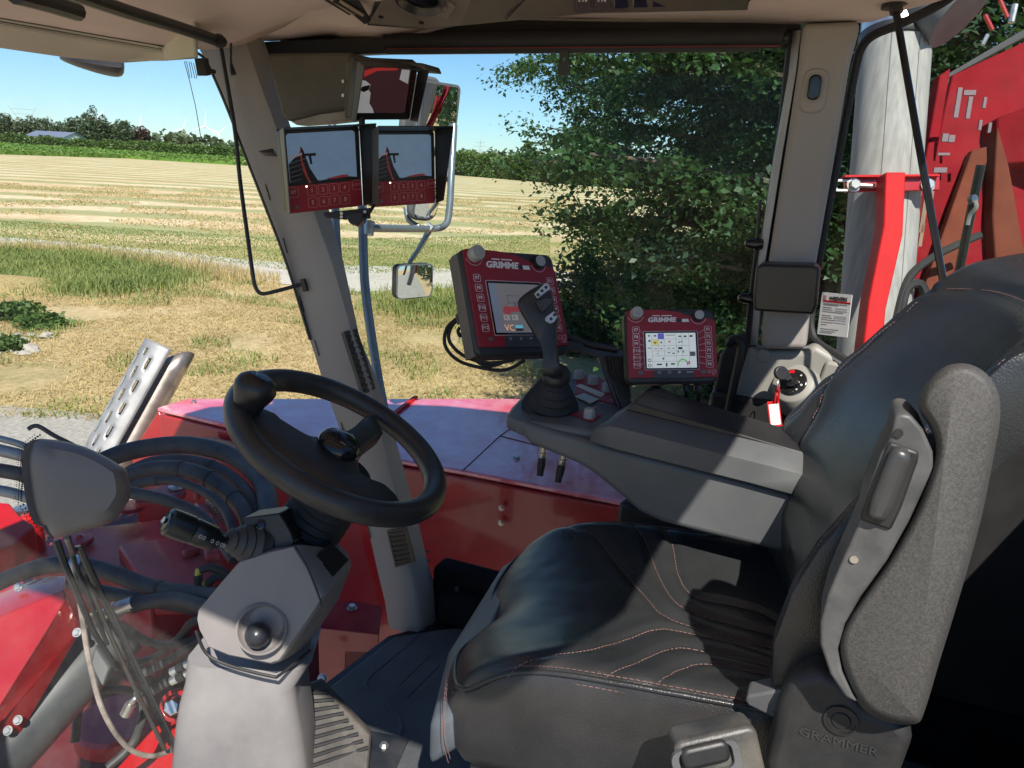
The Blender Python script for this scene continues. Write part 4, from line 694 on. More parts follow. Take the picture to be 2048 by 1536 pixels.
def louvre(pts, n, name='air_vent', m_=BLK):
    a, b, c, d = [Vector(p) for p in pts]; nn = (b-a).cross(d-a).normalized(); nn = nn if nn.x < 0 else -nn; ctr = (a+b+c+d)/4
    bk_ = MB(); bk_.prism([ctr+(p-ctr)*.97-nn*.006 for p in (a, b, c, d)], nn*.0095); bk_.build('vent_backing', BLK, pa, smooth=0)
    mb = MB(); o1 = [a, b, c, d]; i1 = [ctr+(p-ctr)*.86 for p in o1]; i1 = [p.lerp(q, .25) for p, q in zip(i1, [a.lerp(b, .14), a.lerp(b, .86), d.lerp(c, .86), d.lerp(c, .14)])]
    vs = [p+nn*.007 for p in o1]+[p+nn*.007 for p in i1]+[p for p in o1]+[p-nn*.005 for p in i1]
    mb.add(vs, [(i, (i+1) % 4, 4+(i+1) % 4, 4+i) for i in range(4)]+[(8+i, 8+(i+1) % 4, (i+1) % 4, i) for i in range(4)]+[(4+i, 4+(i+1) % 4, 12+(i+1) % 4, 12+i) for i in range(4)]+[(12, 13, 14, 15)]); ve = mb.build(name, mat('vent_frame', (.05, .042, .036), .5), pa, smooth=0)
    for k in range(n):
        f_ = (k+.5)/n; p, q = i1[0].lerp(i1[3], f_), i1[1].lerp(i1[2], f_); e = (i1[3]-i1[0]).normalized()*(i1[3]-i1[0]).length/n*.42; mb = MB(); mb.prism([p-e*.8+nn*.0065, q-e*.8+nn*.0065, q+e*.8+nn*.004, p+e*.8+nn*.004], nn*.0012); mb.build('slat', m_, ve)
louvre([PX(684, 664, 1.655), PX(711, 658, 1.70), PX(748, 778, 1.70), PX(724, 790, 1.655)], 9)
louvre([PX(776, 1060, 1.645), PX(812, 1054, 1.645), PX(831, 1124, 1.645), PX(793, 1133, 1.645)], 7)
# windscreen: one curved sheet
rows = []
for j in range(25):
    z = 1.45+(3.40-1.45)*j/24; xr = 1.67+.03*(z-1.85)/1.5; rows.append([Vector((x, yws(x, z), z)) for x in np.linspace(.28, xr, 30)])
ws = strip('windscreen', rows, GLW)
# windscreen black border seal along the top and pillar
topedge = [(-70, 22), (0, 34), (100, 51), (200, 69), (300, 86), (365, 97), (398, 108), (415, 128), (440, 182), (462, 236), (486, 300), (533, 420), (574, 530), (620, 680)]
mb = MB(); mb.tube([OW(u, v, .012) for u, v in topedge], .006, 8, k=4, sq=(1, .6)); mb.build('windscreen_seal', BLK, cab)
DOT = mat('black_frit', (.012, .012, .012), .5)
# dotted frit along the top edge: small printed dots on the glass
mb = MB()
for i in range(120):
    f_ = i/119; u = -40+430*f_; v = 30+74*f_+6
    for r_, s in ((0, .0022), (4, .0016), (7.5, .001)):
        p = OW(u+(2 if r_ == 4 else 0), v+r_, .004); mb.add([p+CR*s, p+CU*s, p-CR*s, p-CU*s], [(0, 1, 2, 3)])
tag(mb.build('frit_dots', DOT, ws, smooth=0), kind='stuff')
ANT = mat('antenna_print', (.05, .06, .08), .6)
for pl in ([(369, 124), (380, 165), (391, 212), (402, 277)], [(369, 124), (373, 123), (380, 156), (384, 155), (378, 124), (382, 124), (390, 157), (394, 156), (387, 126)]):
    mb = MB(); mb.tube([OW(u, v, .004) for u, v in pl], .0009, 5); mb.build('antenna_line', ANT, ws)
mb = MB(); mb.prism([OW(388, 117, .03), OW(398, 116, .03), OW(404, 150, .03), OW(394, 152, .03)], (0, -.03, 0)); mb.prism([OW(404, 134, .02), OW(420, 140, .02), OW(420, 148, .02), OW(404, 146, .02)], (0, -.02, 0)); mb.build('rain_sensor', BLK, cab, bevel=.002)
# header lining above the windscreen
hd0 = [OW(u, v, .02) for u, v in [(-300, -20), (-70, 22), (0, 33), (100, 50), (200, 68), (300, 85), (365, 95), (420, 98), (470, 92)]]
strip('windscreen_header', [hd0, [p+Vector((0, -.05, .012)) for p in hd0], [p+Vector((0, -.16, .045)) for p in hd0], [p+Vector((-.02, -.32, .075)) for p in hd0], [p+Vector((-.1, -.8, .10)) for p in hd0]], LINER, solid=.004)
# headliner over the side window
EDGE = [(380, 82), (440, 78), (545, 81), (640, 72), (700, 73), (760, 76), (830, 69), (900, 53), (1000, 39), (1150, 40), (1250, 42), (1400, 43), (1500, 44), (1600, 47), (1720, 44), (1765, 34), (1810, 18), (1870, 2), (1950, -25), (2100, -70)]
E0 = [PX(u, v, 1.79) if u < 1740 else PX(u, v, 1.79-.0012*(u-1740)) for u, v in EDGE]
rowsH = [[p+Vector((.02, 0, .03)) for p in E0], E0, [PX(u, v-14, 1.72 if u < 1740 else 1.72-.0012*(u-1740)) for u, v in EDGE], [PX(u, v-60, 1.55 if u < 1740 else 1.55-.001*(u-1740)) for u, v in EDGE], [PX(u, v-180, 1.2) for u, v in EDGE], [PX(u, v-420, .8) for u, v in EDGE]]
strip('headliner', rowsH, LINER, k=3, solid=.004)
ceil = MB(); ceil.boxp(.32, 1.85, -.28, 1.5, 3.49, 3.51); ceil.build('ceiling_panel', LINER, cab)
# roof shell with forward brow; unseen left edge widened to shade column and seat
mb = MB(); mb.prism([Vector((x, y, 3.515)) for x, y in [(.28, -.30), (2.0, -.30), (1.98, .45), (1.90, .81), (1.68, 1.30), (1.38, 1.66), (.9, 1.76), (.0, 1.76), (.0, -.2)]], (0, 0, .105)); mb.build('roof_shell', mat('cream_roof', (.62, .56, .42), .6, var=.12, vscale=5, dust=.3), cab, bevel=.03)
brow = [PZ(u, v, 3.30) for u, v in [(-400, 50), (-150, 72), (0, 92), (130, 111), (250, 122), (330, 121), (392, 114)]]
inn = [OW(u, v, -.01) for u, v in [(398, 108), (300, 86), (200, 69), (100, 51), (0, 34), (-150, 5), (-400, -40)]]
for p in inn: p.z = 3.37
mb = MB(); n = len(brow); mb.loft([brow, [p.lerp(q, .5)+Vector((0, 0, .01)) for p, q in zip(brow, inn[::-1])], inn[::-1]], closed=False, cap=False); mb.loft([[p+Vector((0, 0, .16)) for p in brow], [p for p in brow]], closed=False, cap=False); mb.build('roof_brow', mat('cream_roof', (.62, .56, .42)), cab, smooth=60, solid=.01)
# headliner details: round clips, moulded dimples
for u, v in ((230, 62), (400, 87), (44, 28)): p = OW(u, v, .06)+Vector((0, 0, .02)); mb = MB(); mb.lathe([(.011, 0), (.011, .004), (.004, .006)], p, (0, -.3, -1), 16); mb.build('trim_clip', LINER, cab)
# B pillar
XB = 1.75
mb = MB(); mb.prism([PX(1604, 45, XB), PX(1722, 40, XB), PX(1700, 120, XB), PX(1660, 360, XB), PX(1625, 560, XB), PX(1612, 700, XB), PX(1520, 700, XB), PX(1530, 560, XB), PX(1570, 300, XB), PX(1596, 130, XB)], (.07, 0, 0)); pb = mb.build('centre_pillar', TRIM, cab, bevel=.014, seg=4)
mb = MB(); mb.loft([[PX(1602, 60, XB+.02), PX(1588, 62, XB+.045), PX(1588, 62, XB+.06)], [PX(1590, 150, XB+.012), PX(1578, 150, XB+.045), PX(1578, 150, XB+.06)], [PX(1560, 330, XB+.012), PX(1546, 330, XB+.045), PX(1546, 330, XB+.06)], [PX(1530, 520, XB+.012), PX(1518, 520, XB+.045), PX(1518, 520, XB+.06)], [PX(1514, 690, XB+.012), PX(1502, 690, XB+.045), PX(1502, 690, XB+.06)]], closed=False, cap=False); mb.build('pillar_return', mat('pale_grey_edge', (.42, .43, .44), .5), pb, solid=.003)
# side window glass, black edge print and seals
XG = 1.815
sw = MB(); sw.prism([PX(u, v, XG) for u, v in [(560, 60), (1598, 60), (1500, 690), (1470, 900), (1400, 1150), (900, 1160), (800, 1150)]], (.005, 0, 0)); swo = sw.build('side_window', GLS, cab, smooth=0)
def seal(px_, x, r, name='window_seal', m_=RUB, k=4): mb = MB(); mb.tube([PX(u, v, x) for u, v in px_], r, 8, k=k); return mb.build(name, m_, cab)
seal([(1590, 58), (1583, 120), (1562, 300), (1530, 500), (1508, 650), (1500, 690), (1490, 720), (1460, 800), (1425, 850), (1390, 1000)], XG-.006, .014)
mb = MB(); mb.prism([PX(u, v, XG-.02) for u, v in [(1488, 664), (1505, 690), (1500, 760), (1470, 860), (1400, 860), (1425, 780), (1440, 710), (1462, 678)]], (.02, 0, 0)); mb.build('lower_corner_print', BLK, cab, bevel=.008)
mb = MB(); mb.prism([PX(u, v, XG-.003) for u, v in [(560, 30), (1604, 30), (1598, 96), (775, 104), (560, 112)]], (.002, 0, 0)); mb.build('black_glass_border', BLK, cab)
mb = MB(); mb.tube([PX(1456, 690, 1.77), PX(1468, 678, 1.765), PX(1482, 690, 1.765), PX(1474, 740, 1.765), PX(1455, 830, 1.765), PX(1448, 860, 1.765)], .010, 8, k=5); mb.build('grab_strap', BLK, cab)
for u, v in ((1512, 488), (1498, 597)):
    t_ = MB(); p = PX(u, v, 1.79); t_.lathe([(.010, -.005), (.0125, .01), (.012, .03), (.007, .042), (0, .045)], p+Vector((0, -.02, 0)), (-.15, 1, 0), 14); t_.build('window_hinge_cap', BLKG, cab)
seal([(1520, 400), (1514, 480), (1500, 600), (1492, 680)], 1.80, .004, 'hinge_wire', BLK)
# rear corner window on a diagonal
RA = Vector((1.80, -.03, 0)); RN = Vector((.7071, -.7071, 0))
def PR(u, v, off=0): return PP(u, v, RA-RN*off, RN)
rw = [(1722, 92), (1745, 68), (1800, 46), (1870, 12), (1930, -30), (2400, -150), (2400, 1000), (1780, 790), (1700, 728), (1640, 690), (1622, 668), (1622, 620), (1640, 500), (1680, 290), (1708, 140)]
mb = MB(); mb.prism([PR(u, v) for u, v in rw], RN*.005); rwo = mb.build('rear_corner_window', GLR, cab, smooth=0)
mb = MB(); mb.tube([PR(u, v, .008) for u, v in [(2050, -80), (1930, -24), (1870, 14), (1800, 48), (1748, 70), (1724, 94), (1710, 140), (1681, 290), (1641, 500), (1623, 620), (1624, 664), (1640, 688), (1700, 726), (1780, 788), (1850, 840)]], .009, 8, k=5); mb.build('window_seal', RUB, cab)
mb = MB(); mb.prism([PR(u, v, .006) for u, v in [(1660, 699), (1720, 737), (1790, 792), (1785, 800), (1712, 748), (1655, 706)]], -RN*.01); mb.build('sill_trim', STEEL if 0 else mat('pale_grey_edge', (.42, .43, .44)), cab, bevel=.002)
mb = MB(); mb.boxp(.3, 1.3, -.60, -.595, 2.70, 3.5, Matrix.Identity(4)); mb.build('rear_window', GLR, cab, smooth=0)
# mounting of roller blind, overhead console etc. live in their own things
# ================================================================== THINGS IN THE CAB
# ---- roller blind
rb = thing('roller_blind', 'black roller blind rolled up along the top of the side window', 'blind', PX(1150, 90, 1.76)); a, b = PX(545, 96, 1.76), PX(1588, 74, 1.76)
mb = MB(); mb.tube([PX(772, 84, 1.755), PX(1568, 74, 1.755)], .019, 20); mb.build('roll', mat('black_blind_fabric', (.014, .014, .016), .7, bump=.3, bscale=300), rb)
mb = MB(); mb.prism([PX(512, 84, 1.77), PX(780, 70, 1.77), PX(780, 106, 1.77), PX(520, 116, 1.77)], (.03, 0, 0)); mb.build('bracket_plate', mat('navy_black_plastic', (.010, .013, .018), .5), rb, bevel=.003)
mb = MB(); mb.boxp(0, 1, -.006, .006, -.005, .005, frame(PX(776, 104, 1.75), PX(1520, 97, 1.75)-PX(776, 104, 1.75), (0, 0, 1)) @ Matrix.Diagonal(((PX(1520, 97, 1.75)-PX(776, 104, 1.75)).length, 1, 1, 1))); mb.build('hem_bar', BLKM, rb, bevel=.001)
mb = MB(); mb.boxp(0, 1, -.0015, .0015, -.004, .004, frame(PX(776, 98, 1.745), PX(1560, 92, 1.745)-PX(776, 98, 1.745), (0, 0, 1)) @ Matrix.Diagonal(((PX(1560, 92, 1.745)-PX(776, 98, 1.745)).length, 1, 1, 1))); mb.build('red_edge', mat('dark_red_trim', (.12, .01, .012), .6), rb)
HF = frame(PX(1128, 127, 1.742), (0, -1, 0), (0, 0, 1)); mb = MB(); o1 = rrect(.026, .05, .006); o1 = [(x*(1-.25*max(0, y/.025)), y) for x, y in o1]; mb.band(o1, [(x*.32, .008+y*.18) for x, y in o1], -.002, .003, HF); mb.build('pull_handle', BLK, rb)
mb = MB(); mb.lathe([(.009, 0), (.009, .012), (.004, .014)], PX(1564, 76, 1.755), (0, -1, 0), 14); mb.build('end_cap', BLK, rb)
mb = MB(); mb.tube([PX(905, 68, 1.79), PX(1160, 65, 1.79)], .003, 6); 
# ---- overhead console
oc = thing('overhead_console', 'dark overhead switch console with speaker and vent at the top edge', 'console', PX(1150, 20, 1.6)); LOW = [(735, 48), (850, 56), (1010, 40), (1180, 24), (1350, 20), (1495, 17), (1506, 8), (1500, -60)]
low = [PX(u, v, 1.58) for u, v in LOW[:6]]; up_ = [PX(u+(45 if i == 0 else 0), v-150, 1.36) for i, (u, v) in enumerate(LOW[:6])]
OCM = mat('overhead_dark_plastic', (.045, .038, .034), .5, var=.08, bump=.1, bscale=400)
mb = MB(); mb.loft([low, [p.lerp(q, .5)+Vector((0, 0, -.004)) for p, q in zip(low, up_)], up_], closed=False, cap=False); mb.loft([[p+Vector((.02, 0, .04)) for p in low], low], closed=False, cap=False); mb.build('fascia', OCM, oc, smooth=40, solid=.006)
def OC(u, v, off=.004):
    n_ = (low[1]-low[3]).cross(up_[2]-low[2]).normalized(); n_ = n_ if n_.z < 0 else -n_; return PP(u, v, low[2]+n_*off, n_), n_
p, n_ = OC(840, 2, .006); ef = frame(p, (low[3]-low[1]), n_.cross(low[3]-low[1])); MS = frame(p, low[3]-low[1], (0, 0, 1))
oN = n_
def ocslab(px_, m_, name, th=.006, off=.004, bev=.001): mb = MB(); mb.prism([OC(u, v, off)[0] for u, v in px_], oN*th); return mb.build(name, m_, oc, bevel=bev)
ocslab([(738, 44), (852, 54), (925, 46), (955, -40), (800, -60)], mat('tan_brown_plastic', (.16, .13, .105), .55), 'speaker_panel', .004)
mb = MB(); c, _ = OC(843, -2, .008); mb.lathe([(.05, 0), (.052, .008), (.044, .012), (.036, .004), (.032, -.006)], c, oN, 32); mb.build('speaker_ring', mat('dark_gloss_ring', (.03, .024, .022), .3), oc)
mb = MB(); mb.lathe([(.033, 0), (.0, -.004)], c, oN, 28); mb.build('speaker_cone', BLKG, oc)
ocslab([(874, 22), (892, -4), (912, 8), (896, 34)], mat('brown_tab', (.2, .165, .13), .55), 'map_light', .006, .008)
for pl in ([(846, 52), (920, -30)], [(1012, 40), (1050, 0)]): mb = MB(); mb.tube([OC(u, v, .006)[0] for u, v in pl], .0012, 6); mb.build('panel_gap', BLK, oc)
for u, v in ((762, 32), (843, 44)): mb = MB(); mb.lathe([(.005, 0), (.005, .003), (.001, .003)], OC(u, v, .007)[0], oN, 12); mb.build('screw', BLKM, oc)
for k in range(4): ocslab([(640+k*12, -8+k*4), (700+k*9, 28+k*1), (702+k*9, 25+k), (645+k*12, -14+k*4)], mat('brass_slat', (.35, .27, .17), .45) if k % 2 else BLK, 'vent_slat', .004, .01)
ocslab([(640, -30), (730, 44), (742, 38), (700, -30)], BLK, 'vent_frame', .006, .002)
ocslab([(1146, 15), (1152, 22), (1490, 10), (1503, -4), (1503, -60), (1142, -60)], BLK, 'switch_bezel', .005, .004, .003)
for k in range(9):
    u = 1152+38*k; sw_ = ocslab([(u, 14-k*1.2), (u+30, 13-k*1.2), (u+30, -45), (u, -45)], BLKG if k > 1 else BLK, 'rocker_switch', .006, .008, .002)
    if k < 2:
        for dx in (5, 13, 18): mb = MB(); mb.prism([OC(u+dx, 3, .0155)[0], OC(u+dx+(4 if dx != 13 else 2), 3, .0155)[0], OC(u+dx+(4 if dx != 13 else 2), -6 if dx != 5 else 1, .0155)[0], OC(u+dx, -6 if dx != 5 else 1, .0155)[0]], oN*.0004); mb.build('symbol', WHT, sw_)
ocs = thing('reading_light', 'slim tan light strip in the headliner above the side window', 'lamp', PX(1300, 36, 1.75)); mb = MB(); mb.prism([PX(1040, 40, 1.765), PX(1490, 31, 1.765), PX(1512, 33, 1.765), PX(1506, 41, 1.765), PX(1200, 43, 1.765)], (-.012, 0, -.002)); mb.build('strip', mat('brown_tab', (.2, .165, .13)), ocs, bevel=.002)
# ---- black bars and rods at the top left
hr = thing('grab_bar', 'black bar running across the header toward the pillar top', 'bar', PY(300, 40, 1.3)); mb = MB(); mb.tube([PY(130, -20, 1.16), PY(250, 22, 1.24), PY(360, 56, 1.32), PY(430, 80, 1.38)], .0125, 10, k=4); mb.build('bar', BLK, hr)
mb = MB(); mb.lathe([(.012, -.015), (.016, 0), (.012, .015)], PY(438, 82, 1.375), (1, .2, 0), 14); mb.build('end_joint', BLK, hr)
hr2 = thing('sun_visor_rail', 'short dark rail in the header at the top left corner', 'rail', PY(100, 20, 1.3)); mb = MB(); mb.tube([PY(30, -12, 1.28), PY(90, 4, 1.31), PY(155, 24, 1.35)], .016, 10, k=3); mb.build('rail', BLK, hr2)
wr = thing('guide_rod', 'thin black rod bent along the front pillar down to a bracket', 'rod', PX(520, 585, 1.58)); mb = MB(); mb.tube([PX(440, 84, 1.62), PX(455, 170, 1.62), PX(470, 262, 1.61), PX(480, 360, 1.60), PX(492, 450, 1.59), PX(505, 545, 1.58), PX(511, 574, 1.58), PX(522, 587, 1.585), PX(545, 584, 1.60), PX(606, 568, 1.66)], .0052, 8, k=4); mb.build('rod', BLK, wr)
mb = MB(); mb.prism([PX(603, 558, 1.66), PX(611, 557, 1.66), PX(618, 582, 1.66), PX(609, 583, 1.66)], (-.008, 0, 0)); mb.build('bracket', BLKM, wr, bevel=.001)
cd = thing('pull_cord', 'black pull cord with toggle hanging at the pillar top', 'cord', PX(463, 145, 1.6))
for dx in (-1.5, 1.5): mb = MB(); mb.tube([PX(462+dx, 66, 1.61), PX(462+dx*.6, 126, 1.61)], .0014, 6); mb.build('cord', BLK, cd)
mb = MB(); mb.tube([PX(462, 126, 1.61), PX(464, 138, 1.61), PX(467, 149, 1.61)], [.003, .006, .0075], 8); mb.build('toggle', BLK, cd)
# ---- screens
def KEYS(parent, M_): pass
SCRB = mat('camera_screen_sky', (.05, .08, .12), .25, var=.35, vscale=16, emis=(.15, .23, .34), estr=.34)
LED = mat('lit_led', (.9, .6, .3), .5, emis=(1, .75, .4), estr=3)
SCRD = mat('screen_dark_shape', (.012, .010, .012), .4); SCRR = mat('screen_red_shape', (.12, .012, .018), .4, emis=(.10, .012, .016), estr=.5)
PRD = mat('dim_red_print', (.5, .22, .22), .6)
def monitor(label, T, ex_, ey_, k, kind, w=.19, h=.185):
    W = CP+(Vector(T)-CP)*k; M_ = frame(W, ex_, ey_); w *= k; h *= k
    t = thing('camera_monitor', label, 'monitor', M_, 'monitors on the front pillar')
    mb = MB(); mb.slab(rrect(w, h, .006), -.028, -.002); bd = mb.build('housing', BLKM, t, bevel=.003, local=True)
    # visor: top and side hood plates flaring toward the viewer
    vf, vd = (.012, .06) if kind == 'key' else (.004, .04)
    for nm, pts in (('visor_top', [(-w/2, h/2, 0), (w/2, h/2, 0), (w/2+vf, h/2+vf, vd), (-w/2-vf, h/2+vf, vd)]), ('visor_side', [(-w/2, h/2, 0), (-w/2-vf, h/2+vf, vd), (-w/2-.004, -h/2+.01, .03), (-w/2, -h/2, 0)]), ('visor_side', [(w/2, h/2, 0), (w/2+vf, h/2+vf, vd), (w/2+.002, -h/2+.01, .03), (w/2, -h/2, 0)])):
        pts = [Vector(p) for p in pts]; nn = (pts[1]-pts[0]).cross(pts[2]-pts[0]).normalized()*.0018; mb = MB(); mb.prism([p-nn*.5 for p in pts], nn); mb.build(nm, BLKM if nm == 'visor_top' or pts[0].x > 0 else mat('visor_sheet', (.10, .10, .095), .45), t, local=True)
    if kind == 'key':
        sw_, sh = w*.86, h*.60; sy = h*.155
        mb = MB(); mb.slab(rrect(sw_, sh, .007, 0, sy), -.002, .0005); s = mb.build('screen', SCRB, t, local=True)
        x0, y0, x1, y1 = -sw_/2, sy-sh/2, sw_/2, sy+sh/2
        def q(a, b): return (x0+(x1-x0)*a, y0+(y1-y0)*b)
        for pl, m_, nm, zz in (([(0, 0), (0, .42), (.17, .62), (.19, .75), (.22, .68), (.30, .30), (.42, 0)], SCRD, 'picture_shape', .0008), ([(.165, .62), (.185, .7), (.20, .45), (.27, .1), (.31, 0), (.27, 0), (.2, .25)], SCRR, 'picture_shape', .0012), ([(.22, .60), (.40, .60), (.40, .54), (.22, .55)], SCRD, 'picture_shape', .0008), ([(.29, .56), (.33, .56), (.34, .38), (.31, .38)], SCRD, 'picture_shape', .0008), ([(0, 0), (1, 0), (1, .05), (.84, .08), (.62, .07), (.46, .04), (0, .1)], SCRD, 'picture_shape', .001), ([(.52, .07), (.78, .12), (.88, .11), (.84, .07), (.62, .05)], SCRR, 'picture_shape', .0014), ([(0, .55), (.2, .62), (.2, .58), (0, .5)], mat('screen_grey_shape', (.2, .17, .18), .4, emis=(.2, .18, .2), estr=.3), 'picture_shape', .0013)):
            mb = MB(); mb.slab([q(*p) for p in pl], .0005, zz); mb.build(nm, m_, s, local=True, smooth=0)
        for k_ in range(5): mb = MB(); mb.slab([q(.0, .05+.09*k_), q(.17+.02*k_, .1+.1*k_), q(.17+.02*k_, .11+.1*k_), q(.0, .065+.09*k_)], .0008, .0011); mb.build('picture_line', mat('screen_grey_line', (.05, .05, .06), .4, emis=(.03, .03, .04), estr=.5), s, local=True, smooth=0)
        mb = MB(); mb.slab(rrect(w*.95, h*.33, .003, 0, -h*.325), -.002, .0006); kp = mb.build('keypad', REDL, t, local=True)
        ky = [(-.40, -.235, 'SET')]+[(-.17+.142*i, -.235, str(i+1)) for i in range(4)]+[(-.17+.142*i, -.385, str(i+5)) for i in range(4)]+[(.42, -.215, 'AUTO')]
        for kx, kyy, s_ in ky:
            r0 = rrect(w*.125, h*.125, w*.02, kx*w, kyy*h, 2); r1 = rrect(w*.117, h*.117, w*.017, kx*w, kyy*h, 2); mb = MB(); mb.band(r0, r1, .0005, .0011); mb.build('key_outline', PRD, kp, local=True, smooth=0)
            txt('lettering', s_, T2(kx*w, kyy*h, .0009), h*(.075 if len(s_) == 1 else .05), PRD if len(s_) == 4 else mat('dim_pink_print', (.5, .38, .38), .6), kp)
        mb = MB(); mb.slab(ell(w*.025, w*.025, -.38*w, -.42*h, 14), .0006, .002); mb.build('power_key', mat('grey_key', (.12, .11, .11), .5), kp, local=True)
        mb = MB(); mb.slab(ell(w*.011, w*.011, -.235*w, -.18*h, 10), .0006, .0016); mb.build('led', LED, kp, local=True)
    else:
        sw_, sh = w*.80, h*.78; mb = MB(); mb.slab(rrect(sw_, sh, .004, -.02*w, .03*h), -.002, .0005); s = mb.build('screen', mat('dim_screen', (.03, .018, .02), .15, emis=(.05, .018, .022), estr=.35), t, local=True)
        def q(a, b): return (-sw_/2-.02*w+sw_*a, .03*h-sh/2+sh*b)
        for pl, m_ in (([(0, 0), (0, .72), (.1, .7), (.2, .62), (.18, .5), (.22, .45), (.22, .22), (.3, .1), (.34, 0)], mat('screen_pale', (.3, .3, .3), .3, emis=(.34, .34, .36), estr=.35)), ([(.05, .78), (.3, .92), (.7, .95), (.72, .99), (.3, 1), (.05, .92)], mat('screen_bright_red', (.4, .03, .03), .3, emis=(.42, .03, .03), estr=.3)), ([(.78, .75), (.97, .66), (.97, .96), (.8, .97)], mat('screen_pale', (.3, .3, .3))), ([(0, .5), (.04, .58), (.19, .62), (.18, .52), (.08, .46)], SCRD)):
            mb = MB(); mb.slab([q(*p) for p in pl], .0005, .0009 if m_ != SCRD else .0013); mb.build('picture_shape', m_, s, local=True, smooth=0)
        for i in range(7): mb = MB(); mb.slab(ell(.0028, .0028, .44*w, (-.3+.1*i)*h, 10), -.002, .001); mb.build('button', mat('dim_red_key', (.12, .01, .012), .5), t, local=True)
    return t
m1 = monitor('left one of the two keypad monitors showing a blue sky picture', (1.538, 1.117, 3.068), (.843, -.527, .111), (-.159, -.046, .986), .97, 'key')
m2 = monitor('right one of the two keypad monitors showing a blue sky picture', (1.804, 1.059, 3.078), (.875, -.48, .066), (-.071, .008, .997), .905, 'key')
m3 = monitor('upper monitor with a dark reddish picture above the keypad pair', (1.925, 1.193, 3.274), (.846, -.527, .076), (-.282, -.323, .903), .84, 'cam', .18, .16)
mk = thing('monitor_bracket', 'black perforated bracket under the keypad monitors', 'bracket', P(700, 430, 1.72)); mb = MB(); mb.prism([P(645, 425, 1.74), P(740, 415, 1.74), P(740, 436, 1.74), P(690, 438, 1.74), P(650, 434, 1.74)], CF*.01); mb.build('plate', BLKM, mk, bevel=.002)
mb = MB(); mb.prism([P(690, 425, 1.72), P(725, 422, 1.72), P(728, 440, 1.72), P(715, 450, 1.72), P(697, 444, 1.72)], CF*.03); mb.build('clamp_block', BLKM, mk, bevel=.003)
for u, v in ((683, 427), (683, 434), (730, 424)): mb = MB(); mb.lathe([(.0035, 0), (.0035, .002), (.001, .002)], P(u, v, 1.738), -CF, 10); mb.build('hole', WHT if u < 700 else GALV, mk)
mb = MB(); mb.tube([P(735, 430, 1.74), P(742, 420, 1.75), P(748, 410, 1.78)], .004, 6, k=3); mb.build('cable', RUB, mk); mb = MB(); mb.tube([P(724, 236, 1.74), P(724, 262, 1.74)], .007, 8); mb.build('post', BLKM, mk)
mb = MB(); mb.prism([P(515, 302, 1.78), P(545, 296, 1.78), P(548, 306, 1.78), P(525, 305, 1.78)], CF*.03); mb.build('bracket_tip', BLKM, mk, bevel=.002)
# grey-brown storage box above the monitors
sb = thing('overhead_box', 'olive-brown plastic box behind the upper monitor at the pillar top', 'box', PX(620, 240, 1.64)); BXM = mat('olive_brown_plastic', (.085, .075, .058), .55, var=.1, bump=.15, bscale=350)
mb = MB(); mb.prism([PX(530, 106, 1.64), PX(700, 104, 1.66), PX(706, 220, 1.66), PX(640, 226, 1.64), PX(574, 244, 1.64), PX(562, 232, 1.64)], (.09, -.01, 0)); mb.build('box_body', BXM, sb, bevel=.010, seg=3)
mb = MB(); mb.prism([PX(580, 243, 1.645), PX(640, 228, 1.645), PX(700, 219, 1.66), PX(706, 240, 1.66), PX(650, 246, 1.65), PX(592, 250, 1.645)], (.05, 0, 0)); mb.build('lower_edge', mat('tan_plastic', (.27, .23, .19), .6), sb, bevel=.004)
mb = MB(); mb.prism([PX(700, 113, 1.63), PX(846, 126, 1.63), PX(852, 140, 1.63), PX(700, 128, 1.63)], (.08, 0, .0)); mb.build('upper_flap', BXM, sb, bevel=.004)
mb = MB(); mb.prism([PX(690, 120, 1.60), PX(718, 124, 1.60), PX(700, 236, 1.60), PX(688, 236, 1.60)], (.05, 0, 0)); mb.build('side_flap', BXM, sb, bevel=.003)
for v in (163, 191): mb = MB(); mb.lathe([(.004, 0), (.004, .003), (.001, .003)], PX(687, v, 1.598), (-1, 0, 0), 10); mb.build('rivet', GALV, sb)
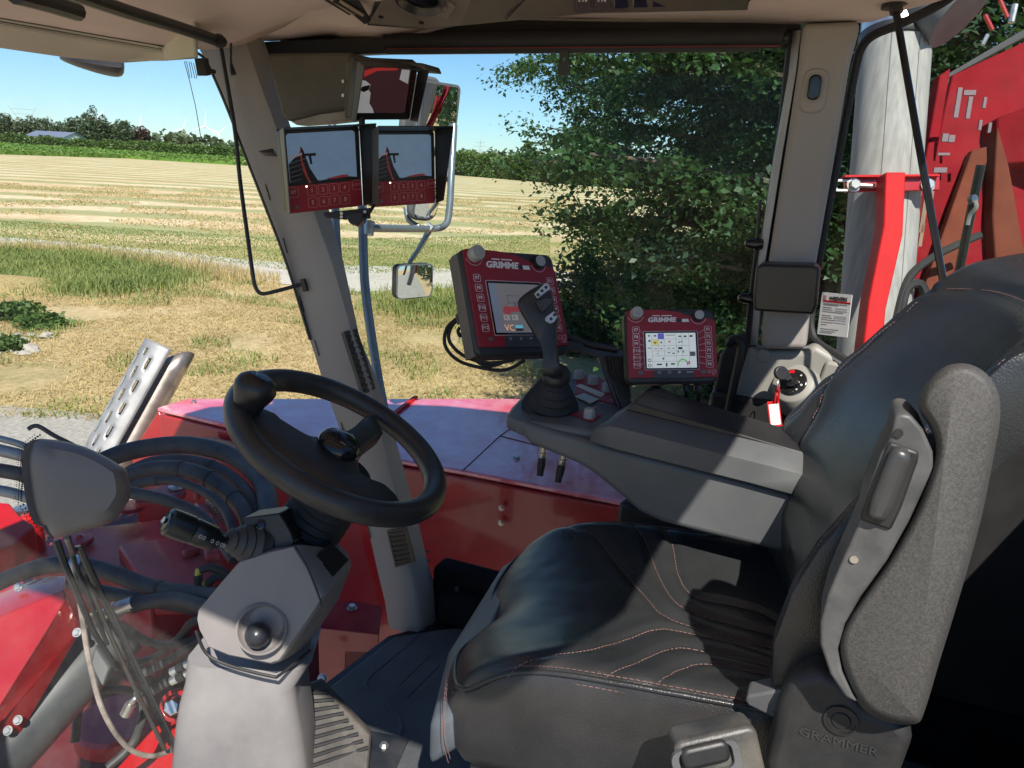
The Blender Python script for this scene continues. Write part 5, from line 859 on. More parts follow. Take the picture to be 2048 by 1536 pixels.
# ---- the two terminals
SCL = mat('bright_lcd', (.4, .42, .42), .3, var=.03, emis=(.40, .44, .44), estr=.55); SCL2 = mat('dim_lcd', (.10, .095, .09), .18, var=.08, emis=(.09, .085, .09), estr=.6)
def terminal(label, T, ex_, ey_, w, h, big):
    M_ = frame(T, ex_, ey_); t = thing('control_terminal', label, 'terminal', M_, 'red framed control terminals')
    def X(a): return a*w/2
    def Y(a): return a*h/2
    o = [(x, y) for x, y in rrect(w, h, .018)]; mb = MB(); mb.slab(o, -.05 if big else -.035, -.003); mb.build('housing', mat('charcoal_housing', (.03, .031, .032), .5, bump=.1, bscale=400), t, bevel=.006, local=True)
    if big: mb = MB(); mb.slab([(X(-1)-.001, Y(-.98)), (X(-.96), Y(-.98)), (X(-.96), Y(.9)), (X(-1)-.001, Y(.9))], -.045, -.012); mb.build('side_rib', mat('tan_side', (.12, .10, .085), .6), t, local=True)
    cut = [(X(-.95), Y(-.84)), (X(.97), Y(-.84)), (X(.97), Y(.62)), (X(.93), Y(.70)), (X(.82), Y(.74)), (X(.6), Y(.74)), (X(.44), Y(.80)), (X(.1), Y(.93)), (X(-.3), Y(.98)), (X(-.9), Y(.98)), (X(-.95), Y(.93))]
    mb = MB(); mb.slab(cut, -.003, .0012); fp = mb.build('front_panel', REDL, t, local=True, bevel=.0006)
    sw_, sh = w*.575, h*.50; sy = -.06*h; sx = -.01*w
    mb = MB(); mb.band(rrect(sw_*1.03, sh*1.04, .002, sx, sy, 2), rrect(sw_*1.01, sh*1.015, .002, sx, sy, 2), .001, .0018); mb.build('screen_outline', mat('pink_print', (.62, .42, .42), .6), fp, local=True, smooth=0)
    mb = MB(); mb.slab(rrect(sw_*1.01, sh*1.015, .002, sx, sy, 2), .001, .0014); mb.build('screen_bezel', BLKG, fp, local=True)
    mb = MB(); mb.slab(rrect(sw_*.94, sh*.93, .001, sx, sy, 2), .0012, .0020); s = mb.build('screen', SCL if not big else SCL2, t, local=True)
    def q(a, b): return (sx-sw_*.47+sw_*.94*a, sy-sh*.465+sh*.93*b)
    def rect_(a0, b0, a1, b1, m_, z=.0024, nm='picture_shape', par=s): mb = MB(); mb.slab([q(a0, b0), q(a1, b0), q(a1, b1), q(a0, b1)], .0019, z); mb.build(nm, m_, par, local=True, smooth=0)
    gl = mat('lcd_grid_line', (.2, .23, .23), .5, emis=(.2, .23, .23), estr=.4); ic = mat('lcd_icon', (.06, .07, .07), .5)
    if not big:
        for a in (.11, .24, .36, .60, .72, .86): rect_(a, 0 if a in (.11, .60, .86) else .3, a+.006, 1, gl)
        for b in (.18, .34, .48, .63, .82): rect_(.11, b, .86, b+.008, gl)
        rect_(.24, .83, .36, .99, mat('lcd_blue', (.06, .07, .3), .5, emis=(.08, .08, .35), estr=.5)); rect_(.13, .66, .25, .80, mat('lcd_yellow', (.5, .45, .1), .5, emis=(.5, .45, .1), estr=.4))
        for a, b, w_, h_ in ((.16, .70, .04, .04), (.29, .71, .03, .04), (.64, .53, .08, .06), (.63, .43, .02, .06), (.73, .43, .02, .06), (.38, .04, .03, .1), (.20, .40, .02, .02), (.03, .56, .07, .02), (.65, .72, .03, .03), (.7, .73, .03, .03), (.32, .24, .03, .05), (.2, .08, .1, .04), (.48, .09, .08, .04), (.66, .88, .05, .04), (.76, .88, .06, .04), (.88, .88, .06, .05), (.4, .93, .18, .015), (.16, .54, .06, .015), (.28, .54, .05, .02), (.42, .55, .06, .015), (.52, .55, .05, .015), (.42, .42, .06, .02), (.52, .4, .05, .03), (.05, .9, .03, .05), (.05, .75, .04, .05), (.16, .9, .05, .04)): rect_(a, b, a+w_, b+h_, ic)
        rect_(.45, .73, .49, .77, mat('lcd_red', (.4, .04, .05), .5, emis=(.4, .04, .05), estr=.4)); rect_(.87, .33, .98, .46, mat('lcd_grey', (.22, .24, .24), .5)); rect_(.83, .1, .86, .18, mat('lcd_red', (.4, .04, .05)))
        for i in range(9):
            a0 = rad(190-22*i); a1 = rad(190-22*(i+1)); cx, cy_ = .72, .09
            mb = MB(); mb.slab([q(cx+.105*math.cos(a), cy_+.17*math.sin(a)) for a in (a0, a1)]+[q(cx+.085*math.cos(a), cy_+.13*math.sin(a)) for a in (a1, a0)], .0019, .0025); mb.build('gauge_segment', mat('lcd_green', (.1, .4, .1), .5, emis=(.1, .4, .1), estr=.4) if i < 7 else mat('lcd_tan', (.45, .4, .3), .5), s, local=True, smooth=0)
        for cy_ in (.07, .22): cx, c2 = q(.055, cy_); mb = MB(); mb.band(ell(.0035, .0035, cx, c2, 14), ell(.0023, .0023, cx, c2, 14), .0019, .0025); mb.build('icon_ring', ic, s, local=True, smooth=0)
    else:
        rect_(0, 0, .13, 1, mat('dim_lcd_edge', (.07, .08, .10), .2, emis=(.06, .07, .10), estr=.8), .0022)
        rd = mat('lcd_dim_red', (.2, .03, .04), .5, emis=(.2, .03, .04), estr=.5); rect_(.24, .42, .62, .5, rd); rect_(.34, .5, .55, .53, rd)
        cx, c2 = q(.27, .45); mb = MB(); mb.slab(ell(.010, .010, cx, c2, 16), .0019, .0027); mb.build('picture_wheel', rd, s, local=True, smooth=0)
        g2 = mat('lcd_dim_line', (.06, .06, .06), .5); rect_(.32, .6, .58, .605, g2); rect_(.32, .75, .58, .755, g2); rect_(.32, .6, .325, .75, g2); rect_(.44, .53, .45, .62, g2)
        for a in (.18, .34): rect_(a, .25, a+.12, .36, mat('lcd_dim_box', (.18, .175, .17), .4, emis=(.13, .125, .12), estr=.8)); rect_(a+.03, .29, a+.05, .32, ic, .0028)
        rect_(.38, .09, .52, .15, mat('lcd_cyan', (.08, .3, .4), .4, emis=(.08, .3, .4), estr=.6)); rect_(.38, .03, .52, .08, mat('lcd_brown', (.12, .09, .06), .4))
        txt('lettering', 'VC', T2(*q(.26, .09), .0024), h*.085, mat('lcd_orange', (.6, .33, .2), .4, emis=(.6, .33, .2), estr=.5), s)
    PK = mat('pink_print', (.62, .42, .42), .6)
    for sgn, names in ((-1, ['F7', 'F8', 'F9', 'F10', 'F11', 'F12']), (1, ['F1', 'F2', 'F3', 'F4', 'F5', 'F6'])):
        for i, nm in enumerate(names):
            kx = X(-.77 if sgn < 0 else .80); kyy = Y(.43-.185*i); kw = .06*w*(1.18 if not big else 1.05)
            mb = MB(); mb.slab(rrect(kw*1.0, kw*.96, kw*.2, kx, kyy, 2), .001, .0022); bt = mb.build('button', REDL, t, local=True, bevel=.0004)
            mb = MB(); mb.band(rrect(kw*1.12, kw*1.08, kw*.22, kx, kyy, 2), rrect(kw*.98, kw*.94, kw*.2, kx, kyy, 2), .001, .0026); mb.build('button_outline', PK, bt, local=True, smooth=0)
            txt('lettering', nm, T2(kx, kyy, .0023), kw*.66, mat('light_pink_print', (.72, .62, .62), .6), bt, bold=kw*.02)
            if not big: xe = sx+sgn*sw_*.51; xb = kx-sgn*kw*.56; mb = MB(); mb.slab([(xb, kyy-.0005), (xb, kyy+.0005), (xe, Y(.31-.15*i)+.0005), (xe, Y(.31-.15*i)-.0005)], .001, .0016); mb.build('lead_line', PK, bt, local=True, smooth=0)
    # logo with bar
    lg = txt('lettering', 'GRIMME', T2(X(-.2), Y(.70), .0014), h*.084, WHT, fp, shear=.15, xs=1.22, bold=h*.0035)
    for a0, a1 in ((-.40, -.235), (-.20, .03)): mb = MB(); mb.slab([(X(a0), Y(.80)), (X(a1), Y(.80)), (X(a1), Y(.825)), (X(a0), Y(.825))], .001, .0017); mb.build('logo_bar', WHT, fp, local=True, smooth=0)
    mb = MB(); mb.slab([(X(.14), Y(.64)), (X(.24), Y(.64)), (X(.24), Y(.72)), (X(.14), Y(.72))], .001, .0018); mb.build('usb_mark', BLK, fp, local=True); mb = MB(); mb.slab([(X(.24), Y(.64)), (X(.40), Y(.64)), (X(.38), Y(.72)), (X(.24), Y(.72))], .001, .0018); mb.build('usb_mark', WHT, fp, local=True)
    # knobs
    mb = MB(); r = .064*w; mb.lathe([(r*1.0, 0), (r, .02), (r*.93, .023), (r*.35, .023), (r*.3, .0255), (0, .0255)], (X(-.76), Y(.86), 0), (0, 0, 1), 28); mb.build('rotary_knob', KNOBM, t, local=True)
    mb = MB(); r = .055*w; mb.lathe([(r*1.18, 0), (r*1.18, .006), (r, .006), (r, .011), (r*.9, .012), (0, .012)], (X(.60), Y(.80), -.001), (0, 0, 1), 28); kb = mb.build('stop_button', BLK, t, local=True); mb = MB(); mb.slab(ell(r*.9, r*.9, X(.60), Y(.80), 24), .0105, .0135); mb.build('button_cap', KNOBM, kb, local=True)
    for cx, cyy, rr0 in ((X(-.76), Y(.86), .085*w), (X(.60), Y(.80), .085*w)):
        pts = [(cx+rr0*math.cos(rad(200+140*i/12)), cyy+rr0*math.sin(rad(200+140*i/12))) for i in range(13)]; p2 = [(cx+(rr0+.0012)*math.cos(rad(200+140*i/12)), cyy+(rr0+.0012)*math.sin(rad(200+140*i/12))) for i in range(13)]; mb = MB(); mb.slab(pts+p2[::-1], .001, .0016); mb.build('arc_mark', PK, fp, local=True, smooth=0)
    # bottom strip
    o = [(X(-.42), Y(-.86)), (X(.44), Y(-.86)), (X(.44), Y(-.67)), (X(.42), Y(-.64)), (X(-.40), Y(-.64)), (X(-.42), Y(-.67))]; mb = MB(); mb.slab(o, .001, .0022); bs = mb.build('key_strip', mat('slate_strip', (.045, .05, .058), .5), t, local=True)
    for i, sym in enumerate(('o', 'c', 'tri', 'bar')):
        cx = X(-.30+.22*i); cyy = Y(-.70); mb = MB()
        if sym == 'tri': mb.slab([(cx-.003, cyy-.0028), (cx+.004, cyy), (cx-.003, cyy+.0028)], .0021, .0026)
        elif sym == 'bar': mb.slab([(cx-.007, cyy-.001), (cx+.007, cyy-.001), (cx+.007, cyy+.001), (cx-.007, cyy+.001)], .0021, .0026)
        else: mb.band(ell(.003, .003, cx, cyy, 12), ell(.002, .002, cx, cyy, 12), .0021, .0026)
        mb.build('symbol', mat('grey_symbol', (.45, .46, .48), .5), bs, local=True, smooth=0)
    for cx in (X(-.70), X(.66)): mb = MB(); mb.slab(ell(.0065, .0045, cx, Y(-.70), 16), .001, .0024); mb.build('small_key', mat('grey_key', (.12, .11, .11)), t, local=True)
    txt('lettering', 'CCI', T2(X(.84), Y(-.69), .0014), h*.06, PK, fp, xs=1.1); txt('lettering', '100' if big else '50', T2(X(.87), Y(-.77), .0014), h*.035, PK, fp)
    return t
t1 = terminal('large red terminal with a dim screen behind the joystick', (1.51, .607, 2.822), (.86, -.505, -.08), (.292, .358, .887), .25, .23, True)
t2 = terminal('smaller red terminal with a bright icon screen right of the joystick', (1.555, .281, 2.762), (.429, -.902, .051), (.335, .211, .918), .19, .155, False)
cb_ = thing('terminal_cables', 'black cables looping down from the back of the large terminal', 'cable', P(950, 720, 1.72))
for pl in ([(922, 632), (895, 655), (890, 690), (915, 720), (960, 735), (1010, 740), (1050, 720)], [(925, 635), (905, 650), (898, 680), (925, 710), (970, 725), (1020, 722), (1035, 712)], [(930, 640), (932, 680), (945, 715), (975, 732), (1005, 725), (1020, 712)], [(920, 655), (916, 662), (921, 672), (928, 660)]):
    mb = MB(); mb.tube([P(u, v, 1.71) for u, v in pl], .0042, 8, k=6); mb.build('cable', RUB, cb_)
mb = MB(); mb.tube([P(918, 628, 1.7), P(922, 648, 1.7)], .009, 8); mb.build('plug', BLK, cb_)
cb2 = thing('terminal_cables', 'two short cables hanging under the smaller terminal', 'cable', P(1390, 800, 1.62))
for u in (1372, 1396): mb = MB(); mb.tube([P(u, 768, 1.61), P(u+1, 785, 1.61), P(u-1, 805, 1.63), P(u-10, 830, 1.66)], .005, 8, k=4); mb.build('cable', RUB, cb2); mb = MB(); mb.tube([P(u, 766, 1.61), P(u, 782, 1.61)], .0085, 8); mb.build('plug', BLK, cb2)
ta_ = thing('terminal_bracket', 'black steel arm carrying both terminals', 'bracket', P(1240, 800, 1.68)); mb = MB(); mb.prism([P(1090, 672, 1.70), P(1200, 690, 1.70), P(1250, 700, 1.68), P(1256, 820, 1.66), P(1240, 830, 1.66), P(1195, 712, 1.70), P(1090, 690, 1.70)], CF*.02); mb.build('arm', BLKM, ta_, bevel=.003)
mb = MB(); mb.tube([P(1120, 668, 1.72), P(1180, 690, 1.70), P(1235, 700, 1.68)], .008, 8); mb.build('tube', BLKM, ta_); mb = MB(); mb.prism([P(1205, 715, 1.67), P(1250, 712, 1.67), P(1270, 830, 1.64), P(1250, 835, 1.64)], CF*.03); mb.build('plate', BLKM, ta_, bevel=.003)
mb = MB(); mb.prism([P(1290, 765, 1.63), P(1310, 765, 1.63), P(1372, 812, 1.6), P(1358, 815, 1.6)], CF*.02); mb.build('strut', BLKM, ta_, bevel=.002)
for k in range(3): mb = MB(); mb.tube([P(1212+5*k, 712, 1.665), P(1216+7*k, 745, 1.66), P(1235+4*k, 775, 1.655)], .003, 6, k=4); mb.build('cable', RUB, ta_)
# ---- operator seat: built in its own frame, swivelled a little toward the door
SM = Matrix.Translation((1.2, .22, 0)) @ Matrix.Rotation(rad(8), 4, 'Z'); SMi = SM.inverted()
seat = thing('operator_chair', 'black leather operator seat with pink stitching, turned to the door', 'seat', Matrix.Translation((1.2, .22, ZF)) @ Matrix.Rotation(rad(8), 4, 'Z'))
def sl_(p): return SMi @ Vector(p)
HW = .262
def yfront(s): return float(np.interp(s, _ys, _yv))
_yc = catmull([Vector((x, y, 0)) for x, y in [(-.262, .240), (-.225, .268), (-.1, .300), (0, .270), (.12, .296), (.22, .284), (.262, .252)]], 8); _ys = [(p.x+.262)/.524 for p in _yc]; _yv = [p.y for p in _yc]
def ztop0(lx, ly):
    s = (lx+HW)/(2*HW); t = (ly+.27)/(.27+.27); e = abs(2*s-1)
    z = 2.428-.012*t-.045*max(0, t-.55)**2*4-.052*(1-e**2.2)*(1-.25*t)
    return z
def polydist(X, Yv, pl):
    dmin = np.full(X.shape, 9.)
    for (ax_, ay_), (bx, by) in zip(pl[:-1], pl[1:]):
        dx, dy = bx-ax_, by-ay_; L2 = dx*dx+dy*dy+1e-12; t = np.clip(((X-ax_)*dx+(Yv-ay_)*dy)/L2, 0, 1); dmin = np.minimum(dmin, np.hypot(X-ax_-t*dx, Yv-ay_-t*dy))
    return dmin
SEAMS = {'A': [(1105, 1030), (1150, 1048), (1190, 1070), (1240, 1130), (1290, 1190), (1325, 1225), (1370, 1245), (1440, 1270), (1545, 1295)], 'B': [(1235, 1030), (1265, 1048), (1290, 1078), (1318, 1150), (1350, 1200), (1400, 1226), (1480, 1250), (1550, 1268)], 'C': [(1325, 1048), (1343, 1080), (1358, 1150), (1388, 1190), (1450, 1206), (1520, 1222), (1555, 1240)],
         'D': [(936, 1346), (960, 1332), (1000, 1321), (1100, 1306), (1180, 1296), (1250, 1276), (1310, 1256), (1350, 1258), (1450, 1280), (1545, 1308)], 'E': [(1125, 1366), (1180, 1345), (1250, 1330), (1310, 1305), (1350, 1292), (1400, 1297), (1540, 1330)], 'F': [(1287, 1374), (1340, 1345), (1380, 1328), (1420, 1325), (1540, 1348)]}
def onseat(u, v):
    z = 2.39
    for _ in range(4): p = PZ(u, v, z); l = sl_(p); z = ztop0(max(-HW, min(HW, l.x)), max(-.27, min(.27, l.y)))
    return sl_(PZ(u, v, z))
SP = {k: [(q.x, q.y) for q in catmull([onseat(u, v) for u, v in pl], 5)] for k, pl in SEAMS.items()}
NX, NY = 90, 84; S_, T_ = np.meshgrid(np.linspace(0, 1, NX), np.linspace(0, 1, NY))
LX = (-HW+2*HW*S_)*(1-.07*T_**6); YF = np.vectorize(yfront)(S_); LY = -.27+(YF+.27)*T_
ZT = np.vectorize(ztop0)(LX, LY)
FD = np.clip(np.minimum(np.minimum(S_, 1-S_)*2*HW, (1-T_)*.5)/.03, 0, 1)
for k, pl in SP.items(): d = polydist(LX, LY, pl); ZT -= FD*.0052*np.exp(-(d/.007)**2); ZT += FD*.0016*np.exp(-((d-.02)/.012)**2)
edge = np.minimum(np.minimum(S_, 1-S_)*2*HW, (1-T_)*.5); ZT -= .022*np.exp(-(edge/.014)**1.3)
ZT -= .042*np.exp(-((1-T_)*.53/.055)**1.5)
ZT += np.array([[noise.noise((x*9, y*9, 3))*.0025+noise.noise((x*30, y*30, 5))*.0007 for x, y in zip(r1, r2)] for r1, r2 in zip(LX, LY)])
rows = [[Vector((LX[j, i], LY[j, i], ZT[j, i])) for i in range(NX)] for j in range(NY)]
# cushion top
def toW(r): return [SM @ p for p in r]
mb = MB(); mb.grid([toW(r) for r in rows]); cu = mb.build('seat_cushion', LEA, seat, smooth=70)
# skirt around front and sides: bulging leather wall
ringp = [rows[j][0] for j in range(NY)]+[rows[NY-1][i] for i in range(1, NX)]+[rows[j][NX-1] for j in range(NY-2, -1, -1)]
ctr = Vector((0, 0, 0)); sk = []
for f_, bul in ((0, 0), (.06, .006), (.25, .012), (.5, .012), (.75, .006), (.95, -.01), (1, -.03)):
    r = []
    for p in ringp:
        o = Vector((p.x, p.y, 0)); dirn = Vector((p.x/HW if abs(p.x) > HW*.985 else p.x/HW*.3, 1 if p.y > .25 else 0, 0)); dirn = dirn.normalized() if dirn.length > .01 else dirn
        zb = 2.175; q = Vector((p.x, p.y, p.z+(zb-p.z)*f_))+dirn*bul; q += Vector((noise.noise((p.x*8, p.y*8, f_*3))*.003, noise.noise((p.x*8+5, p.y*8, f_*3))*.003, 0)); r.append(q)
    sk.append(toW(r))
mb = MB(); mb.grid(sk); mb.build('cushion_skirt', LEA2, seat, smooth=70)
def onz(x, y):
    s = (x+HW)/(2*HW); t = (y+.27)/(yfront(max(0, min(1, s)))+.27); i = max(0, min(NX-1, int(round(s*(NX-1))))); j = max(0, min(NY-1, int(round(t*(NY-1))))); return ZT[j, i]
for k, pl in SP.items():
    W = [SM @ Vector((x, y, onz(x, y)+.0012)) for x, y in pl if abs(x) < HW and y < .27]
    mb = MB()
    for i in range(len(W)-1):                     # individual stitches
        a, b = W[i], W[i+1]; n_ = max(1, int((b-a).length/.0062))
        for q in range(n_): mb.tube([a.lerp(b, (q+.12)/n_), a.lerp(b, (q+.8)/n_)], .0007, 5)
    tag(mb.build('stitching', THR, cu, smooth=0), kind='stuff')
# piping along the cushion edge with twin stitch lines
pp_ = [rows[j][0] for j in range(0, NY, 3)]+[rows[NY-1][i] for i in range(0, NX, 4)]+[rows[j][NX-1] for j in range(NY-1, -1, -3)]
mb = MB(); mb.tube([SM @ (p+Vector((0, 0, .002))) for p in pp_], .0042, 8); mb.build('edge_piping', LEA, cu, smooth=60)
for dz in (-.009, .008):
    mb = MB(); W = [SM @ (Vector((p.x*(1.012 if dz < 0 else .975), p.y+(.006 if (dz < 0 and p.y > .24) else (-.008 if p.y > .24 else 0)), p.z+dz)) ) for p in pp_]
    for i in range(len(W)-1):
        a, b = W[i], W[i+1]; n_ = max(1, int((b-a).length/.0062))
        for q in range(n_): mb.tube([a.lerp(b, (q+.12)/n_), a.lerp(b, (q+.8)/n_)], .0007, 5)
    tag(mb.build('stitching', THR, cu, smooth=0), kind='stuff')
cf_ = [Vector((-HW-.006, .258, 2.36)), Vector((-HW-.006, .262, 2.30)), Vector((-HW-.002, .262, 2.24)), Vector((-HW+.01, .256, 2.19))]
for dx in (-.004, .005):
    mb = MB(); W = catmull([SM @ (p+Vector((dx, .004, 0))) for p in cf_], 8)
    for i in range(len(W)-1): mb.tube([W[i], W[i].lerp(W[i+1], .7)], .0007, 5)
    tag(mb.build('stitching', THR, cu, smooth=0), kind='stuff')
# grey plastic pan in front of the cushion, base and suspension box
mb = MB(); mb.prism([SM @ Vector(p) for p in [(-.24, .25, 2.29), (.235, .27, 2.31), (.235, .315, 2.27), (-.05, .335, 2.245), (-.24, .30, 2.24)]], (0, 0, -.09)); mb.build('seat_pan', mat('blue_grey_plastic', (.10, .115, .13), .45, bump=.1, bscale=400), seat, bevel=.016, seg=3)
mb = MB(); mb.boxp(-.22, .22, -.24, .24, ZF+.001, 2.2, SM); mb.build('suspension_base', BLK, seat, bevel=.02)
# backrest
PROF = [(2.26, -.255), (2.33, -.225), (2.40, -.195), (2.47, -.178), (2.53, -.172), (2.60, -.185), (2.66, -.208), (2.73, -.25), (2.80, -.297), (2.88, -.355), (2.94, -.405), (2.985, -.45), (3.0, -.475)]
pz, py = [p[0] for p in PROF], [p[1] for p in PROF]
def hwz(z): return float(np.interp(z, [2.26, 2.4, 2.55, 2.68, 2.8, 2.9, 3.0], [.27, .29, .292, .275, .252, .238, .225]))
def byf(lx, z):
    e = min(1, abs(lx)/hwz(z)); y = float(np.interp(z, pz, py)); return y-.055*(1-e**2.6)-.045*max(0, e-.9)**2*60*.5
BS = {'far1': [(1670, 771), (1668, 805), (1674, 893), (1680, 944), (1683, 1008)], 'far2': [(1577, 860), (1606, 915), (1636, 970), (1652, 1010), (1655, 1060)], 'far3': [(1530, 936), (1573, 970), (1611, 1008), (1626, 1033), (1626, 1063), (1611, 1105), (1581, 1150)]}
def onback(u, v):
    d = (SMi.to_3x3() @ ray(u, v)); o = SMi @ CP; lo, hi = .5, 2.5
    for _ in range(40):
        mid = (lo+hi)/2; p = o+d*mid; f_ = p.y-byf(max(-.29, min(.29, p.x)), max(2.26, min(3.0, p.z)))
        if d.y*0+f_ > 0 : lo = mid
        else: hi = mid
    return o+d*lo
NBX, NBZ = 70, 90; BXs = np.linspace(-1, 1, NBX); BZs = np.concatenate([np.linspace(2.26, 2.96, NBZ-8), np.linspace(2.967, 3.0, 8)])
seamB = {}
for k, pl in BS.items():
    q = {'far1': [(.283, 2.80), (.215, 2.71), (.185, 2.62), (.172, 2.53), (.17, 2.44)], 'far2': [(.292, 2.67), (.245, 2.61), (.212, 2.54), (.2, 2.46), (.2, 2.4)], 'far3': [(.295, 2.58), (.258, 2.53), (.232, 2.47), (.228, 2.41), (.245, 2.34)]}[k]
    seamB[k] = [(p.x, p.y) for p in catmull([Vector((a, b, 0)) for a, b in q], 6)]
seamB['edge'] = [(-hwz(z)*.93, z) for z in np.linspace(2.30, 2.93, 30)]; seamB['edgef'] = [(hwz(z)*.93, z) for z in np.linspace(2.30, 2.93, 30)]; seamB['top'] = [(x, 2.955-.03*(abs(x)/.25)**3) for x in np.linspace(-.25, .25, 20)]
GX = np.array([[b*hwz(z) for b in BXs] for z in BZs]); GZ = np.array([[z]*NBX for z in BZs]); GY = np.array([[byf(x, z) for x, z in zip(r1, r2)] for r1, r2 in zip(GX, GZ)])
for k, pl in seamB.items(): d = polydist(GX, GZ, pl); GY -= .006*np.exp(-(d/.0065)**2); GY += .0025*np.exp(-((d-.018)/.012)**2)
GY -= np.array([[.03*max(0, (z-2.97)/.03)**2 for x in r] for z, r in zip(BZs, GX)])
rowsB = [[SM @ Vector((GX[j, i], GY[j, i], GZ[j, i])) for i in range(NBX)] for j in range(NBZ)]
mb = MB(); mb.grid(rowsB); bk = mb.build('backrest', LEA, seat, smooth=70)
rim = [rowsB[j][0] for j in range(NBZ)]+[rowsB[-1][i] for i in range(1, NBX)]+[rowsB[j][-1] for j in range(NBZ-2, -1, -1)]; bv = SM.to_3x3() @ Vector((0, -1, 0)); cB = SM @ Vector((0, -.3, 2.6))
mb = MB(); mb.grid([rim, [p+bv*.015+(p-cB)*.012 for p in rim], [p+bv*.06+(p-cB)*.012 for p in rim], [p+bv*.10-(p-cB)*.03 for p in rim]]); mb.build('backrest_shell', LEA, seat, smooth=70)
for k, pl in seamB.items():
    mb = MB(); W = []
    for x, z in pl:
        if abs(x) > hwz(z) or z > 2.995: continue
        j = int(np.argmin(abs(BZs-z))); i = int(round((x/hwz(z)+1)/2*(NBX-1))); W.append(SM @ Vector((x, GY[j, max(0, min(NBX-1, i))]+.0014, z)))
    for i in range(len(W)-1):
        a, b = W[i], W[i+1]; n_ = max(1, int((b-a).length/.0062))
        for q in range(n_): mb.tube([a.lerp(b, (q+.12)/n_), a.lerp(b, (q+.8)/n_)], .0006, 5)
    tag(mb.build('stitching', THR, bk, smooth=0), kind='stuff')
# headrest part rising behind
mb = MB(); rg = []
for f_, w_, y0, y1 in ((2.985, .20, -.50, -.58), (3.02, .19, -.505, -.60), (3.08, .185, -.52, -.62), (3.14, .17, -.54, -.63), (3.16, .14, -.56, -.62)):
    rg.append([SM @ Vector((x*w_, (y0 if c > 0 else y1) if abs(c) > .5 else (y0+y1)/2, f_)) for x, c in ((-1, .0), (-.95, 1), (-.5, 1), (0, 1), (.5, 1), (.95, 1), (1, 0), (.95, -1), (0, -1), (-.95, -1))])
# ---- folded armrest on the near side
XP = .845
ar = thing('folded_armrest', 'worn grey padded armrest folded up beside the backrest', 'armrest', PX(1800, 1440, XP))
pad = [(1868, 905), (1862, 860), (1838, 818), (1842, 785), (1862, 755), (1895, 731), (1938, 728), (1976, 750), (1998, 790), (2000, 840), (1990, 900), (1962, 1040), (1920, 1190), (1880, 1320), (1850, 1420), (1832, 1448), (1780, 1446), (1735, 1425), (1708, 1392), (1685, 1340), (1676, 1290), (1690, 1245), (1725, 1190), (1775, 1120), (1820, 1040), (1848, 975)]
sc_ = lambda pts, k, c: [(c[0]+(u-c[0])*k, c[1]+(v-c[1])*k) for u, v in pts]
padc = [(p.x, p.y) for p in catmull([Vector((u, v, 0)) for u, v in pad], 3, True)]
def inset2(pts, d):
    n = len(pts); out = []
    for i in range(n):
        a, b, c = Vector(pts[i-1]), Vector(pts[i]), Vector(pts[(i+1) % n]); t = (c-a).normalized(); nn = Vector((-t.y, t.x)); out.append((b.x+nn.x*d, b.y+nn.y*d))
    return out
mb = MB(); mb.loft([[PX(u, v, XP+.09) for u, v in padc], [PX(u, v, XP+.03) for u, v in padc], [PX(u, v, XP+.019) for u, v in inset2(padc, 1.5)], [PX(u, v, XP+.011) for u, v in inset2(padc, 5)], [PX(u, v, XP+.005) for u, v in inset2(padc, 10)], [PX(u, v, XP+.002) for u, v in inset2(padc, 16)], [PX(u, v, XP+.001) for u, v in inset2(padc, 20)]]); mb.build('pad', PADM, ar, smooth=62)
brk = [(1790, 832), (1805, 828), (1822, 832), (1846, 860), (1866, 905), (1868, 935), (1846, 985), (1818, 1045), (1775, 1122), (1722, 1195), (1690, 1250), (1676, 1300), (1684, 1345), (1706, 1392), (1716, 1408), (1690, 1395), (1660, 1350), (1640, 1290), (1640, 1245), (1655, 1190), (1680, 1130), (1722, 1035), (1728, 1000), (1762, 905), (1778, 880), (1784, 860)]
mb = MB(); mb.prism([PX(u, v, XP+.008) for u, v in brk], (.07, 0, 0)); bkt = mb.build('side_bracket', mat('worn_grey_plastic', (.085, .085, .085), .5, var=.25, vscale=20, bump=.1, bscale=300, dust=.3, dustcol=(.2, .18, .15)), ar, bevel=.006, seg=3)
mb = MB(); mb.prism([PX(u, v, XP+.004) for u, v in [(1778, 884), (1838, 905), (1836, 925), (1802, 1020), (1782, 1062), (1720, 1042), (1732, 1000)]], (.03, 0, 0)); mb.build('handle_recess', BLK, bkt, bevel=.003)
mb = MB(); mb.prism([PX(u, v, XP-.008) for u, v in [(1786, 895), (1826, 908), (1822, 930), (1790, 1015), (1772, 1052), (1730, 1040), (1742, 1000)]], (.03, 0, 0)); mb.build('release_handle', mat('dark_grey_handle', (.045, .045, .046), .35), bkt, bevel=.008, seg=3)
for u, v in ((1708, 1118), (1797, 866)): mb = MB(); mb.lathe([(.0045, 0), (.0045, .002), (.001, .002)], PX(u, v, XP+.0075), (-1, 0, 0), 12); mb.build('rivet', STEEL if v > 1000 else BLK, bkt)
